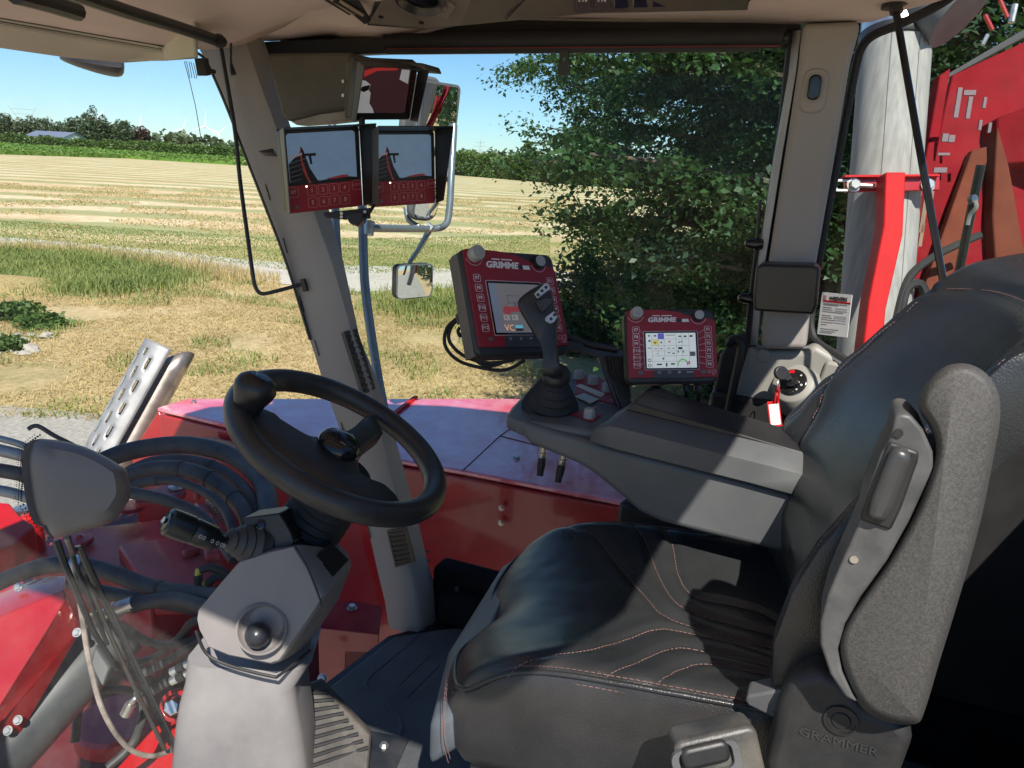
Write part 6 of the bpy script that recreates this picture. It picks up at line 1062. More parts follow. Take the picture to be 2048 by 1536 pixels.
# ---- seat recliner cover, levers, buckles
rc = thing('recliner_cover', 'black plastic recliner hinge cover below the folded armrest', 'cover', PX(1650, 1600, .90)); mb = MB(); cv = [(1560, 1400), (1585, 1360), (1640, 1340), (1690, 1370), (1730, 1420), (1800, 1440), (1830, 1480), (1770, 1640), (1540, 1640), (1530, 1520), (1545, 1460)]; mb.prism([PX(u, v, .90) for u, v in cv], (.07, 0, 0)); mb.build('cover', mat('black_moulded_plastic', (.022, .022, .023), .55, bump=.15, bscale=300, dust=.12), rc, bevel=.016, seg=3)
mb = MB(); c = PX(1682, 1441, .899); mb.lathe([(.020, 0), (.020, .002), (.017, .002), (.017, -.0005), (.012, -.0005), (.010, .002), (0, .002)], c, (-1, 0, 0), 28); mb.build('pivot_cap', BLK, rc)
txt('lettering', 'GRAMMER', frame(PX(1675, 1484, .8985), (0, -1, .02), (0, 0, 1)), .017, mat('embossed_grey', (.05, .05, .05), .4), rc, xs=1.15, local=False)
lv = thing('recline_lever', 'grey plastic lever at the rear corner of the cushion', 'lever', PX(1540, 1420, .93)); mb = MB(); mb.prism([PX(u, v, .93) for u, v in [(1490, 1402), (1494, 1392), (1560, 1380), (1582, 1384), (1590, 1398), (1578, 1425), (1562, 1447), (1545, 1436), (1495, 1412)]], (.035, 0, 0)); mb.build('lever', mat('grey_lever', (.10, .10, .10), .5, bump=.2, bscale=300), lv, bevel=.008, seg=3)
bc = thing('seat_belt_holder', 'dusty black belt buckle holder at the bottom edge beside the seat', 'buckle', P(1430, 1536, .95)); BM = frame(P(1430, 1512, .95), CR*.97+CU*.22, CU*.97-CR*.22); BD = mat('dusty_black_plastic', (.05, .05, .05), .45, var=.2, bump=.3, bscale=250, dust=.45, dustcol=(.28, .24, .17))
mb = MB(); mb.slab(rrect(.105, .075, .012, .005, -.012), -.05, 0, BM); mb.build('holder', BD, bc, bevel=.006, seg=3)
mb = MB(); mb.slab(rrect(.06, .028, .010, -.012, .008), 0, .012, BM); mb.build('belt_roll', BLK, bc, bevel=.006, seg=3)
mb = MB(); mb.band(rrect(.085, .045, .012, -.012, -.004), rrect(.066, .032, .010, -.012, .001), 0, .008, BM); mb.build('guide_loop', mat('grey_lever', (.10, .10, .10)), bc, bevel=.002)
mb = MB(); mb.slab([(-.045, -.016), (.03, -.016), (.03, -.024), (-.045, -.026)], 0, .005, BM); mb.build('buckle_edge', GALV, bc, bevel=.001)
rbk = thing('seat_belt_buckle', 'red-buttoned seat belt buckle between the seat and the console', 'buckle', PX(1425, 1085, 1.46)); RM = frame(PX(1427, 1086, 1.45), CR, CU); mb = MB(); mb.slab(rrect(.034, .03, .004), -.02, 0, RM); mb.build('case', BLK, rbk, bevel=.003); mb = MB(); mb.slab(rrect(.018, .012, .002, -.004, .004), 0, .003, RM); mb.build('button', REDB, rbk, bevel=.001)
# ---- steering wheel
WC, WN = Vector((1.174, .822, 2.571)), Vector((.118, -.454, .883)).normalized(); we = Vector((1, 0, 0)); WM = frame(WC, we-WN*we.dot(WN), WN.cross(we)); RW = .205
whl = thing('steering_wheel', 'black three-spoke steering wheel with a spinner knob', 'steering wheel', WM)
def WP(u, v, h=0): return PP(u, v, WC+WN*h, WN)
mb = MB(); N = 72; mb.tube([Vector((RW*math.cos(2*math.pi*i/N), RW*math.sin(2*math.pi*i/N), .0)) for i in range(N)], .0232, 18, closed=True); rim_ = mb.build('rim', WHL, whl, smooth=80, local=True)
for u, v in ((605, 750), (795, 845), (860, 950), (600, 965), (745, 1030)):
    p = WM.inverted() @ WP(u, v); a = math.atan2(p.y, p.x); c = Vector((RW*math.cos(a), RW*math.sin(a), 0)); td = Vector((-math.sin(a), math.cos(a), 0)); mb = MB(); mb.tube([c-td*.0012, c+td*.0012], .0236, 18); mb.build('rim_seam', BLK, rim_, local=True)
outl = [(497, 815), (520, 832), (541, 845), (593, 875), (631, 879), (660, 868), (693, 866), (720, 850), (742, 832), (765, 868), (735, 895), (716, 922), (719, 952), (745, 985), (800, 1008), (785, 1030), (719, 1012), (664, 983), (605, 946), (560, 918), (523, 889), (480, 855)]
oc_ = catmull([WP(u, v, 0) for u, v in outl], 3, True); cc = sum(oc_, Vector())/len(oc_)
mb = MB(); mb.loft([[p-WN*.022+(cc-p)*.06 for p in oc_], [p-WN*.012 for p in oc_], [p+WN*.002 for p in oc_], [p+WN*.010+(cc-p)*.10 for p in oc_], [p+WN*.014+(cc-p)*.25 for p in oc_]]); mb.build('spoke_body', WHL, whl, smooth=50)
hc = WP(676, 896, .012); mb = MB(); mb.lathe([(.040, -.02), (.043, 0), (.042, .01), (.036, .02), (.024, .027), (.01, .03), (0, .0305)], hc, WN, 32); cap = mb.build('hub_cap', BLKG, whl, smooth=60)
for k, (a, b) in enumerate([(-.004, .016), (.018, .030)]): mb = MB(); o_ = hc+WN*.0275; mb.tube([o_+WM.to_3x3() @ Vector((-.026, -.008-.0*k, 0)), o_+WM.to_3x3() @ Vector((-.018, -.018, -.002))], .0012, 6); mb.build('cap_mark', GALV, cap)
HM = frame(hc+WN*.029, WM.to_3x3() @ Vector((.6, -.8, 0)), WM.to_3x3() @ Vector((.8, .6, 0)))
txt('lettering', 'GRIMME', HM @ T2(0, .012, .0), .010, mat('grey_symbol', (.45, .46, .48)), cap, local=False)
kc = WP(500, 800, .02); kd = (WP(500, 800, .05)-WP(500, 800, 0)).normalized(); KV = (P(510, 762, 1.43)-P(497, 812, 1.43)).normalized()
mb = MB(); mb.lathe([(.022, -.03), (.024, -.01), (.029, .012), (.036, .028), (.038, .04), (.034, .052), (.024, .060), (.012, .0625), (0, .063)], WP(494, 812, .015), WN*.92+CU*.25+CR*.08, 32); mb.build('spinner_knob', mat('knob_black', (.022, .020, .019), .38, rvar=.08), whl, smooth=60)
mb = MB(); mb.lathe([(.018, 0), (.018, .0015), (.012, .002)], WP(494, 812, .015)+(WN*.92+CU*.25+CR*.08).normalized()*.061, WN*.92+CU*.25+CR*.08, 24); mb.build('knob_cap', BLKG, whl)
# ---- steering column
col_ = thing('steering_column', 'warm grey steering column with tilt knob rising from the floor', 'steering column', PZ(520, 1480, ZF+.001))
b0, b1 = P(668, 985, 1.49), P(592, 1092, 1.53); bx_ = (b1-b0).normalized(); Lb = (b1-b0).length; pr = []
for i in range(8):
    h0 = Lb*i/8; pr += [(.056+.0008*i, h0), (.062+.0008*i, h0+Lb/16), (.056+.0008*i, h0+Lb/8-.001)]
mb = MB(); mb.lathe([(.045, -.06)]+pr+[(.03, Lb)], b0, bx_, 32); mb.build('bellows', RUB, col_, smooth=40)
near = [(479, 1120), (440, 1165), (392, 1222), (389, 1240), (394, 1262), (413, 1297), (455, 1314), (542, 1331), (560, 1325), (636, 1217), (650, 1192), (618, 1132), (590, 1088), (540, 1100)]
far = [(560, 1070), (540, 1100), (500, 1170), (495, 1190), (500, 1210), (515, 1250), (545, 1275), (600, 1300), (616, 1291), (678, 1196), (703, 1130), (699, 1112), (690, 1100), (640, 1060)]
ca, cbb = [P(u, v, 1.375) for u, v in near], [P(u, v, 1.53) for u, v in far]; cn = sum(ca, Vector())/len(ca); cfv = sum(cbb, Vector())/len(cbb)
mb = MB(); mb.loft([cbb, [a.lerp(b, .12) for a, b in zip(ca, cbb)], [a.lerp(cn, .015).lerp(b, .03) for a, b in zip(ca, cbb)], [a.lerp(cn, .05) for a in ca]]); mb.build('upper_housing', TRIM2, col_, smooth=32)
mb = MB(); mb.tube([P(587, 1090, 1.376), P(612, 1130, 1.372), P(640, 1200, 1.374), P(641, 1212, 1.376)], .0016, 6, k=3)
mb.build('panel_gap', BLK, col_)
dq = [P(629, 1112, 1.43), P(660, 1083, 1.47), P(696, 1118, 1.495), P(664, 1152, 1.45)]; 
nq = (dq[1]-dq[0]).cross(dq[3]-dq[0]).normalized(); nq = nq if nq.dot(CF) < 0 else -nq
mb = MB(); mb.prism([p+nq*.004-CF*.012 for p in dq], nq*.003); mb.build('display_window', mat('dark_display', (.02, .018, .018), .25), col_, bevel=.001)
kc = P(524, 1258, 1.368); kn = (-CF*.85+CR*.15+CU*.25).normalized()
mb = MB(); mb.lathe([(.044, -.012), (.044, .004), (.040, .006), (.036, -.004), (.030, -.010), (0, -.012)], kc+kn*.004, kn, 36); mb.build('knob_well', TRIM2, col_, smooth=50)
mb = MB(); mb.lathe([(.021, -.012), (.022, .006), (.019, .022), (.012, .030), (0, .032)], P(516, 1270, 1.355), kn, 24); mb.build('tilt_knob', mat('navy_black_knob', (.022, .024, .03), .35), col_, smooth=60)
mb = MB(); mb.prism([P(492, 1280, 1.35), P(512, 1283, 1.345), P(527, 1278, 1.345), P(526, 1292, 1.345), P(516, 1300, 1.345), P(498, 1297, 1.35)], CF*.02); mb.build('knob_tab', TRIM2, col_, bevel=.003)
rgs = []
for v, ul, ur, tc_ in ((1285, 396, 640, 1.52), (1330, 392, 610, 1.52), (1370, 381, 612, 1.52), (1420, 372, 622, 1.53), (1480, 366, 630, 1.55), (1560, 360, 637, 1.58), (1640, 356, 640, 1.62), (1750, 352, 645, 1.68)):
    c = P((ul+ur)/2, v, tc_); hw_ = (ur-ul)/2*tc_/FPX*.975; rt = Vector((CR.x, CR.y, 0)).normalized(); fw = Vector((CF.x, CF.y, 0)).normalized(); r = []
    for a_, b_ in rrect(2, 2, .42, n=5): r.append(c+rt*a_*hw_*(1 if b_ < 0 else .93)+fw*b_*.085)
    rgs.append(r)
mb = MB(); mb.loft(rgs); mb.build('lower_column', mat('pale_column_plastic', (.215, .203, .202), .45, var=.08, vscale=6, bump=.1, bscale=500, dust=.25, dustcol=(.5, .46, .43)), col_, smooth=45)
mb = MB(); mb.tube([P(392, 1262, 1.395), P(412, 1306, 1.40), P(455, 1330, 1.40), P(540, 1352, 1.40), P(562, 1348, 1.41), P(620, 1300, 1.47)], .003, 8, k=4); mb.build('joint_lip', BLK, col_)
stk = thing('indicator_stalk', 'black combination stalk with a horn button, left of the column', 'stalk', P(520, 1100, 1.36)); a, b = P(334, 1042, 1.30), P(440, 1083, 1.36); ad = (b-a).normalized(); L_ = (b-a).length
mb = MB(); mb.lathe([(.0195, 0), (.0235, .003), (.0245, .012), (.0245, .042), (.0225, .044), (.0225, .048), (.0235, .05), (.022, L_*.85), (.012, L_), (.008, L_+.004)], a, ad, 28); sb_ = mb.build('grip', mat('stalk_black', (.014, .014, .015), .3), stk, smooth=40)
mb = MB(); mb.lathe([(.0175, 0), (.0165, .004), (.0, .0055)], a+ad*.001, -ad, 24); hb_ = mb.build('horn_button', BLKG, stk, smooth=60)
HX = frame(a-ad*.0065, CR-ad*CR.dot(ad), CU-ad*CU.dot(ad)); mb = MB(); mb.slab([(-.008, -.002), (-.004, -.002), (-.003, -.006), (.006, -.004), (.006, .004), (-.003, .005), (-.004, .002), (-.008, .002)], 0, .0003, HX); mb.build('horn_symbol', WHT, hb_, smooth=0)
sf = -CF-ad*(-CF).dot(ad); sf = (sf*.9+CU*.25); sf = (sf-ad*sf.dot(ad)).normalized(); su = ad.cross(sf)
for s_, kx in ((.055, 0), (.062, 0), (.078, 1), (.088, 0), (.096, 1), (.1, 0)):
    o_ = a+ad*s_+sf*.0238; mb = MB(); M_ = frame(o_, ad, su); mb.band(ell(.0028, .0034, 0, .002, 10), ell(.0019, .0024, 0, .002, 10), 0, .0004, M_); mb.build('lamp_symbol', mat('grey_symbol', (.45, .46, .48)), sb_, smooth=0)
mb = MB(); mb.tube([b-ad*.01, P(470, 1082, 1.38)], .008, 12); mb.build('stem', BLKG, stk)
c0, c1 = P(452, 1080, 1.37), P(520, 1090, 1.42); cdv = (c1-c0).normalized(); Lc = (c1-c0).length; pr = [(.012, 0)]
for i in range(4): pr += [(.017+.0065*i, Lc*.2*i+.004), (.022+.0062*i, Lc*.2*i+.010), (.019+.0065*i, Lc*.2*(i+1))]
mb = MB(); mb.lathe(pr+[(.042, Lc)], c0, cdv, 28); mb.build('boot', mat('grey_boot', (.05, .046, .045), .6), stk, smooth=50)
mb = MB(); mb.prism([P(484, 1036, 1.40), P(560, 1026, 1.40), P(580, 1060, 1.40), P(590, 1085, 1.40), P(548, 1128, 1.40), P(484, 1126, 1.40), P(500, 1090, 1.40), P(508, 1078, 1.40)], CF*.09); mb.build('switch_block', BLK, stk, bevel=.003)
mb = MB(); mb.lathe([(.009, 0), (.009, .003), (.005, .004), (.004, .001), (0, .001)], P(520, 1050, 1.398), -CF+CU*.2, 20); mb.build('screw', BLKG, stk)
# ---- wiper motor cover on the windscreen, wiper, washer hose
wc = thing('wiper_motor_cover', 'grey plastic wiper motor cover on the lower windscreen at the left edge', 'cover', OW(150, 1040, .02)); od = [(47, 929), (50, 902), (61, 885), (82, 877), (141, 885), (190, 902), (243, 932), (255, 946), (261, 987), (252, 1010), (223, 1046), (165, 1062), (108, 1078), (91, 1055), (73, 1049), (56, 1005)]
tw = (OW(150, 970)-CP).dot(CF); ctrp = (150, 968); od = [(p.x, p.y) for p in catmull([Vector((u, v, 0)) for u, v in od], 2, True)]
mb = MB(); mb.loft([[OW(u-6, v, .012) for u, v in sc_(od, .98, ctrp)], [P(u, v, tw-.055) for u, v in od], [P(u, v, tw-.085) for u, v in sc_(od, .95, (140, 968))], [P(u, v, tw-.11) for u, v in sc_(od, .78, (132, 968))], [P(u, v, tw-.115) for u, v in sc_(od, .5, (132, 968))]]); mb.build('cover', mat('wiper_cover_plastic', (.17, .155, .148), .5, var=.06, bump=.15, bscale=450), wc, smooth=50)
mb = MB(); mb.tube([P(94, 1052, tw-.075), P(150, 1040, tw-.105), P(200, 1026, tw-.10), P(235, 1008, tw-.08)], .0012, 6, k=3); mb.build('panel_gap', BLK, wc)
mb = MB()
for i in range(46):
    f_ = i/45; u, v = np.interp(f_, [0, .15, .75, .9, 1], [80, 50, 42, 70, 104]), np.interp(f_, [0, .15, .75, .9, 1], [870, 892, 1000, 1050, 1082])
    for k_, s in ((0, .0026), (-6, .002), (-11, .0014), (-15, .0009)): p = OW(u+k_, v+(3 if k_ in (-6, -15) else 0), .003); mb.add([p+CR*s, p+CU*s, p-CR*s, p-CU*s], [(0, 1, 2, 3)])
tag(mb.build('frit_dots', DOT, wc, smooth=0), kind='stuff')
wp = thing('windscreen_wiper', 'black wiper arm and blade hanging across the lower windscreen', 'wiper', OW(250, 1330, -.03)); mb = MB(); mb.tube([OW(112, 1080, -.03), OW(130, 1130, -.035), OW(185, 1260, -.04), OW(235, 1340, -.04)], [.008, .007, .006, .005], 6); mb.build('arm', BLKM, wp)
mb = MB(); mb.tube([OW(136, 1070, -.03), OW(148, 1120, -.035), OW(175, 1190, -.04), OW(215, 1290, -.04)], .0045, 6); mb.build('arm_rod', BLKM, wp)
mb = MB(); W = [OW(155, 1092, -.015), OW(215, 1220, -.015), OW(290, 1380, -.015), OW(372, 1550, -.015)]; mb.tube(W, .0065, 6, k=4, sq=(1.4, .7)); mb.build('blade_spine', BLKG, wp)
mb = MB(); mb.tube([OW(162, 1092, -.008), OW(222, 1220, -.008), OW(298, 1380, -.008), OW(380, 1550, -.008)], .0035, 6, k=4); mb.build('rubber_lip', RUB, wp)
mb = MB(); mb.tube([OW(170, 1150, -.03), OW(205, 1235, -.035), OW(255, 1345, -.03), OW(330, 1500, -.025)], .0045, 6, k=4); mb.build('frame_bow', mat('worn_dark_metal', (.06, .05, .045), .5, metal=.4), wp)
wh = thing('washer_hose', 'pale thin washer hose hanging in a loop below the wiper cover', 'hose', OW(250, 1500, .02)); mb = MB(); mb.tube([OW(133, 1075, .01), OW(150, 1130, -.05), OW(162, 1220, -.05), OW(178, 1320, -.05), OW(205, 1420, -.05), OW(250, 1490, -.05), OW(300, 1512, -.05), OW(350, 1496, -.05), OW(385, 1460, -.05)], .0055, 8, k=6); mb.build('hose', mat('worn_hose', (.33, .27, .23), .6, var=.4, vscale=25), wh)
# ---- pedal and plate by the column
pdl = thing('accelerator_pedal', 'dusty ribbed pedal at the foot of the column', 'pedal', PZ(730, 1500, ZF+.01)); n0 = [P(610, 1372, 1.64), P(640, 1362, 1.65), P(742, 1470, 1.64), P(735, 1545, 1.58), P(610, 1545, 1.56)]
mb = MB(); mb.prism(n0, CF*.02); pp0 = mb.build('plate', mat('dusty_pedal', (.06, .055, .05), .7, var=.3, dust=.6, dustcol=(.25, .21, .17)), pdl, bevel=.004)
for k in range(9):
    f_ = k/8; a = P(612, 1385+150*f_, 1.63-.07*f_); b = P(658+78*f_, 1385+110*f_, 1.64-.03*f_); mb = MB(); mb.tube([a, b], .004, 6); mb.build('rib', RUB, pp0)
fp_ = thing('floor_plate', 'dark steel plate with a bolt on the mat beside the pedal', 'plate', PZ(770, 1500, ZF+.002)); mb = MB(); mb.prism([PZ(735, 1462, ZF+.002), PZ(818, 1480, ZF+.002), PZ(790, 1545, ZF+.002), PZ(700, 1545, ZF+.002)], (0, 0, .004)); mb.build('plate', mat('navy_steel', (.02, .026, .034), .4, metal=.3, dust=.2), fp_, bevel=.001)
bolt(PZ(768, 1492, ZF+.006), (0, 0, 1), .008, parent=fp_)
# red bracket and void beyond the floor edge
bk2 = thing('cab_mount_bracket', 'red sheet bracket with two bolts beyond the floor edge', 'bracket', P(700, 1280, 2.3)); Zb = 1.78
mb = MB(); mb.prism([PZ(600, 1215, Zb), PZ(700, 1200, Zb), PZ(765, 1212, Zb), PZ(758, 1268, Zb), PZ(640, 1255, Zb)], (0, 0, -.006)); mb.build('top_plate', mat('matt_red_sheet', (.36, .012, .018), .7, spec=.15, dust=.2), bk2, bevel=.002)
mb = MB(); a, b = PZ(636, 1256, Zb), PZ(758, 1269, Zb); mb.prism([a, b, b-Z*.06, a.lerp(b, .45)-Z*.07, a.lerp(b, .40)-Z*.35, a-Z*.35], CF*.005); mb.build('front_flange', RED, bk2, bevel=.002)
bolt(PZ(704, 1217, Zb+.001), (0, 0, 1), .012, parent=bk2); bolt(P(645, 1357, 2.18), -CF+Z*.4, .011, parent=bk2)
# ---- armrest console
cs = thing('armrest_console', 'long slate-grey armrest console with a control tray at the front', 'console', PX(1300, 1000, 1.40)); XC = 1.345
bot = [(1038, 842), (1044, 873), (1059, 890), (1100, 906), (1158, 930), (1188, 949), (1234, 987), (1278, 1025), (1320, 1045), (1375, 1060), (1434, 1075), (1600, 1115), (1600, 995), (1495, 966), (1234, 900), (1117, 868)]
mb = MB(); mb.prism([PX(u, v, XC+.012) for u, v in bot], (.15, 0, 0)); mb.build('lower_shell', CONS, cs, bevel=.012, seg=4)
rows = [[PX(u, v, XC+.01) for u, v in [(1180, 882), (1234, 899), (1495, 964), (1620, 998)]], [PX(u, v, XC) for u, v in [(1180, 880), (1234, 897), (1495, 962), (1620, 996)]], [PX(u, v, XC) for u, v in [(1190, 860), (1222, 853), (1513, 926), (1635, 957)]], [PX(u, v, XC+.006) for u, v in [(1192, 856), (1226, 848), (1516, 921), (1638, 952)]], [PX(u, v, XC+.042) for u, v in [(1214, 846), (1250, 823), (1544, 893), (1660, 922)]], [PX(u, v, XC+.15) for u, v in [(1235, 826), (1293, 790), (1560, 868), (1680, 904)]]]
mb = MB(); mb.grid(rows); mb.build('arm_lid', CONS, cs, smooth=35, solid=.004)
mb = MB(); mb.prism([PX(u, v, XC+.044) for u, v in [(1251, 820), (1268, 806), (1548, 888), (1660, 920), (1660, 926), (1546, 895)]], (.10, 0, .002)); mb.build('arm_pad', BLK, cs, bevel=.006, seg=3)
mb = MB(); mb.prism([PX(u, v, XC+.12) for u, v in [(1262, 808), (1275, 794), (1293, 784), (1318, 788), (1345, 800), (1560, 868), (1680, 905), (1680, 925), (1400, 850)]], (.05, 0, 0)); mb.build('rear_rail', BLK, cs, bevel=.008, seg=3)
ZT_ = 2.612; TR = [(1012, 828), (1022, 812), (1048, 785), (1075, 765), (1110, 742), (1160, 742), (1215, 762), (1268, 790), (1250, 822), (1222, 850), (1196, 862), (1117, 852), (1040, 842)]
mb = MB(); mb.prism([PZ(u, v, ZT_) for u, v in TR], (0, 0, -.032)); mb.build('control_tray', CONS, cs, bevel=.010, seg=3)
def ZP(u, v, h=0): return PZ(u, v, ZT_+h)
mb = MB(); mb.prism([ZP(u, v, .0004) for u, v in [(1150, 752), (1200, 757), (1262, 792), (1240, 812), (1150, 790)]], (0, 0, .0025)); pnl = mb.build('red_panel', REDL, cs, bevel=.001)
mb = MB(); mb.prism([ZP(u, v, .0004) for u, v in [(1140, 830), (1158, 820), (1202, 832), (1185, 845)]], (0, 0, .0025)); mb.build('red_panel', REDL, cs, bevel=.001)
mb = MB(); mb.prism([ZP(u, v, .003) for u, v in [(1152, 772), (1162, 769), (1210, 788), (1202, 795)]], (0, 0, .0012)); mb.build('label_strip', mat('cream_label', (.62, .62, .5), .6), pnl)
mb = MB(); mb.prism([ZP(u, v, .003) for u, v in [(1150, 793), (1168, 787), (1198, 799), (1180, 808)]], (0, 0, .0012)); mb.build('label_plate', mat('pale_green_label', (.45, .53, .50), .5), pnl)
for (u, v) in ((1157, 757), (1185, 768), (1214, 783), (1240, 797), (1178, 836)):
    mb = MB(); r = .0122 if v < 800 else .0115; o_ = ZP(u, v, .002); pr = [(r*1.05, 0), (r*1.05, .003), (r*.98, .004), (r*.92, .018), (r*.8, .0205), (0, .0205)]; mb.lathe(pr, o_, (0, 0, 1), 24); kb = mb.build('rotary_knob', KNOBM, cs, smooth=40)
    for q in range(8): a_ = q*math.pi/4; mb = MB(); d_ = Vector((math.cos(a_), math.sin(a_), 0)); mb.tube([o_+d_*r*.99+Z*.004, o_+d_*r*.93+Z*.018], .0011, 5); mb.build('grip_ridge', KNOBM, kb, smooth=0)
for (u, v, w_) in ((1205, 806, .012), (1222, 800, .010), (1190, 815, .012), (1160, 783, .008)): mb = MB(); o_ = ZP(u, v, .003); mb.boxp(o_.x-w_/2, o_.x+w_/2, o_.y-.003, o_.y+.003, o_.z, o_.z+.0006); mb.build('key_print', mat('dim_red_print', (.5, .22, .22)) if w_ > .009 else GREYP, pnl)
for k, (u0, v0, u1, v1) in enumerate([(1087, 900, 1080, 950), (1128, 914, 1116, 963)]):
    cn_ = thing('cable_connector', ['steel collared black plug under the console, left one', 'steel collared black plug under the console, right one'][k], 'connector', PX(u1, v1, 1.42), 'plugs under the console'); a, b = PX(u0, v0-8, 1.42), PX(u1, v1, 1.42); d = (b-a).normalized(); L_ = (b-a).length
    mb = MB(); mb.lathe([(.0065, 0), (.0065, L_*.2), (.008, L_*.22), (.008, L_*.36), (.006, L_*.42)], a, d, 16); mb.build('collar', STEEL, cn_); mb = MB(); mb.lathe([(.0075, L_*.42), (.0085, L_*.55), (.008, L_*.8), (.007, L_*.85), (.007, L_), (0, L_)], a, d, 16); mb.build('sleeve', RUB, cn_)
# ---- joystick
js = thing('joystick', 'black multi-button joystick on the front of the armrest console', 'joystick', ZP(1098, 815)); jb0 = ZP(1100, 818); jt = P(1112, 748, 1.56); ja = (jt-jb0).normalized(); LJ = (jt-jb0).length
mb = MB(); rr0 = [(.058, 0), (.060, .004)]; prr = [(.060, -.004), (.061, .004)]
for i in range(5): prr += [(.055-.0075*i, LJ*(.08+.16*i)), (.059-.0075*i, LJ*(.13+.16*i)), (.048-.007*i, LJ*(.2+.16*i))]
mb.lathe(prr+[(.022, LJ*.92)], jb0, ja, 28); mb.build('boot', RUB, js, smooth=50)
mb = MB(); mb.lathe([(.028, 0), (.031, .006), (.030, .014), (.026, .02)], jt-ja*.012, ja, 24); mb.build('collar', BLK, js, smooth=50)
gr = [(1034, 602), (1046, 588), (1064, 576), (1082, 566), (1093, 564), (1100, 576), (1105, 600), (1110, 625), (1116, 636), (1114, 648), (1112, 665), (1114, 700), (1119, 735), (1124, 752), (1086, 754), (1087, 722), (1080, 694), (1064, 664), (1048, 638), (1037, 618)]
gv = catmull([P(u, v, 1.535) for u, v in gr], 2, True); gc = sum(gv, Vector())/len(gv); dv = (CF*.9+CR*.1).normalized()
mb = MB(); mb.loft([[p.lerp(gc, .16)+dv*.052 for p in gv], [p+dv*.042 for p in gv], [p+dv*.012 for p in gv], [p.lerp(gc, .06)+dv*.003 for p in gv], [p.lerp(gc, .16) for p in gv]]); mb.build('grip', mat('joystick_black', (.018, .018, .019), .42, bump=.1, bscale=500), js, smooth=50)
def jp(px_, th, m_, name, off=.0, par=js): mb = MB(); mb.prism([P(u, v, 1.535-off) for u, v in px_], -CF*th); return mb.build(name, m_, par, bevel=.0012)
b1_ = jp([(1068, 588), (1090, 566), (1097, 568), (1101, 578), (1075, 598)], .004, mat('silver_plate', (.42, .42, .41), .35, metal=.5), 'button_plate', .001); b2_ = jp([(1091, 634), (1108, 622), (1115, 634), (1108, 645), (1100, 648), (1090, 642)], .004, mat('silver_plate', (.42, .42, .41)), 'button_plate', .001)
for u, v, pb_ in ((1076, 590, b1_), (1084, 582, b1_), (1092, 575, b1_), (1102, 638, b2_), (1109, 630, b2_)): mb = MB(); mb.lathe([(.0034, 0), (.0032, .002), (0, .0026)], P(u, v, 1.5305), -CF, 14); mb.build('button', BLKG, pb_)
jp([(1072, 604), (1092, 596), (1106, 598), (1103, 608), (1084, 626), (1074, 612)], .010, BLK, 'thumb_wheel', .002)
# ---- key panel by the centre pillar
kp_ = thing('side_key_panel', 'pale olive-grey moulded side panel with the ignition lock', 'panel', PX(1560, 850, 1.78)); XK = 1.78
out_ = [(1440, 870), (1470, 790), (1497, 692), (1520, 700), (1610, 702), (1630, 690), (1660, 708), (1720, 748), (1790, 800), (1850, 850), (1800, 1000), (1500, 1000)]
mb = MB(); mb.prism([PX(u, v, XK) for u, v in out_], (.06, 0, 0)); mb.build('moulding', SIDE, kp_, bevel=.018, seg=4)
mb = MB(); mb.prism([PX(u, v, XK-.012) for u, v in [(1635, 770), (1652, 722), (1690, 728), (1700, 740), (1660, 800), (1630, 840)]], (.02, 0, 0)); mb.build('raised_pocket', SIDE, kp_, bevel=.008, seg=3)
kc_ = PX(1595, 778, XK); ka = (PX(1582, 760, XK-.05)-PX(1600, 785, XK)).normalized(); mb = MB(); mb.lathe([(.062, -.03), (.060, .0), (.052, .012), (.047, .03), (.043, .034), (.0, .034)], kc_, ka, 36); mb.build('lock_cone', SIDE, kp_, smooth=50)
ko = kc_+ka*.034; mb = MB(); mb.lathe([(.031, 0), (.031, .004), (.028, .006), (.017, .006), (.016, .016), (.012, .018), (0, .018)], ko, ka, 28); lk = mb.build('ignition_lock', BLKG, kp_, smooth=40)
KM = frame(ko+ka*.0065, CR-ka*CR.dot(ka), CU-ka*CU.dot(ka)); mb = MB(); mb.slab([(-.002, .019), (.010, .019), (.010, .027), (-.002, .027)], 0, .0006, KM); mb.build('red_mark', REDB, lk)
for a_, s_ in ((-40, .0025), (-75, .002), (20, .002)): mb = MB(); mb.band(ell(s_, s_, .023*math.cos(rad(a_)), .023*math.sin(rad(a_)), 10), ell(s_*.5, s_*.5, .023*math.cos(rad(a_)), .023*math.sin(rad(a_)), 10), 0, .0005, KM); mb.build('position_mark', WHT, lk)
mb = MB(); p = PX(1527, 712, XK-.001); mb.lathe([(.016, 0), (.016, .002), (.013, .003), (0, .003)], p, (-1, 0, 0), 24); mb.build('screw_cap', SIDE, kp_)
ky = thing('ignition_key', 'black ignition key with a ring in the lock', 'key', ko+ka*.03); mb = MB(); o_ = ko+ka*.018; mb.lathe([(.005, 0), (.005, .012)], o_, ka, 12); mb.slab(rrect(.024, .018, .007, -.006, 0), 0, .009, frame(o_+ka*.012-CR*.006, CR*.8-ka*.6, CU)); mb.slab(ell(.017, .015, -.024, .004, 20), 0, .009, frame(o_+ka*.012, CR*.85-ka*.5, CU)); mb.build('bow', BLK, ky, bevel=.002)
mb = MB(); rcp = PX(1557, 770, XK-.09); mb.tube([rcp+CU*.012*math.cos(2*math.pi*i/16)+(CR*.4+CF*.6)*.009*math.sin(2*math.pi*i/16) for i in range(16)], .0012, 6, closed=True); mb.build('ring', STEEL, ky)
tg = thing('key_tag', 'red and white key tag hanging from the ignition key', 'tag', PX(1550, 856, XK-.088)); TGM = frame(PX(1549, 828, XK-.09), CR*.99+CU*.12, CU*.99-CR*.12); mb = MB(); mb.slab(rrect(.027, .056, .002), -.0012, .0012, TGM); mb.build('tag_body', REDB, tg, bevel=.0005)
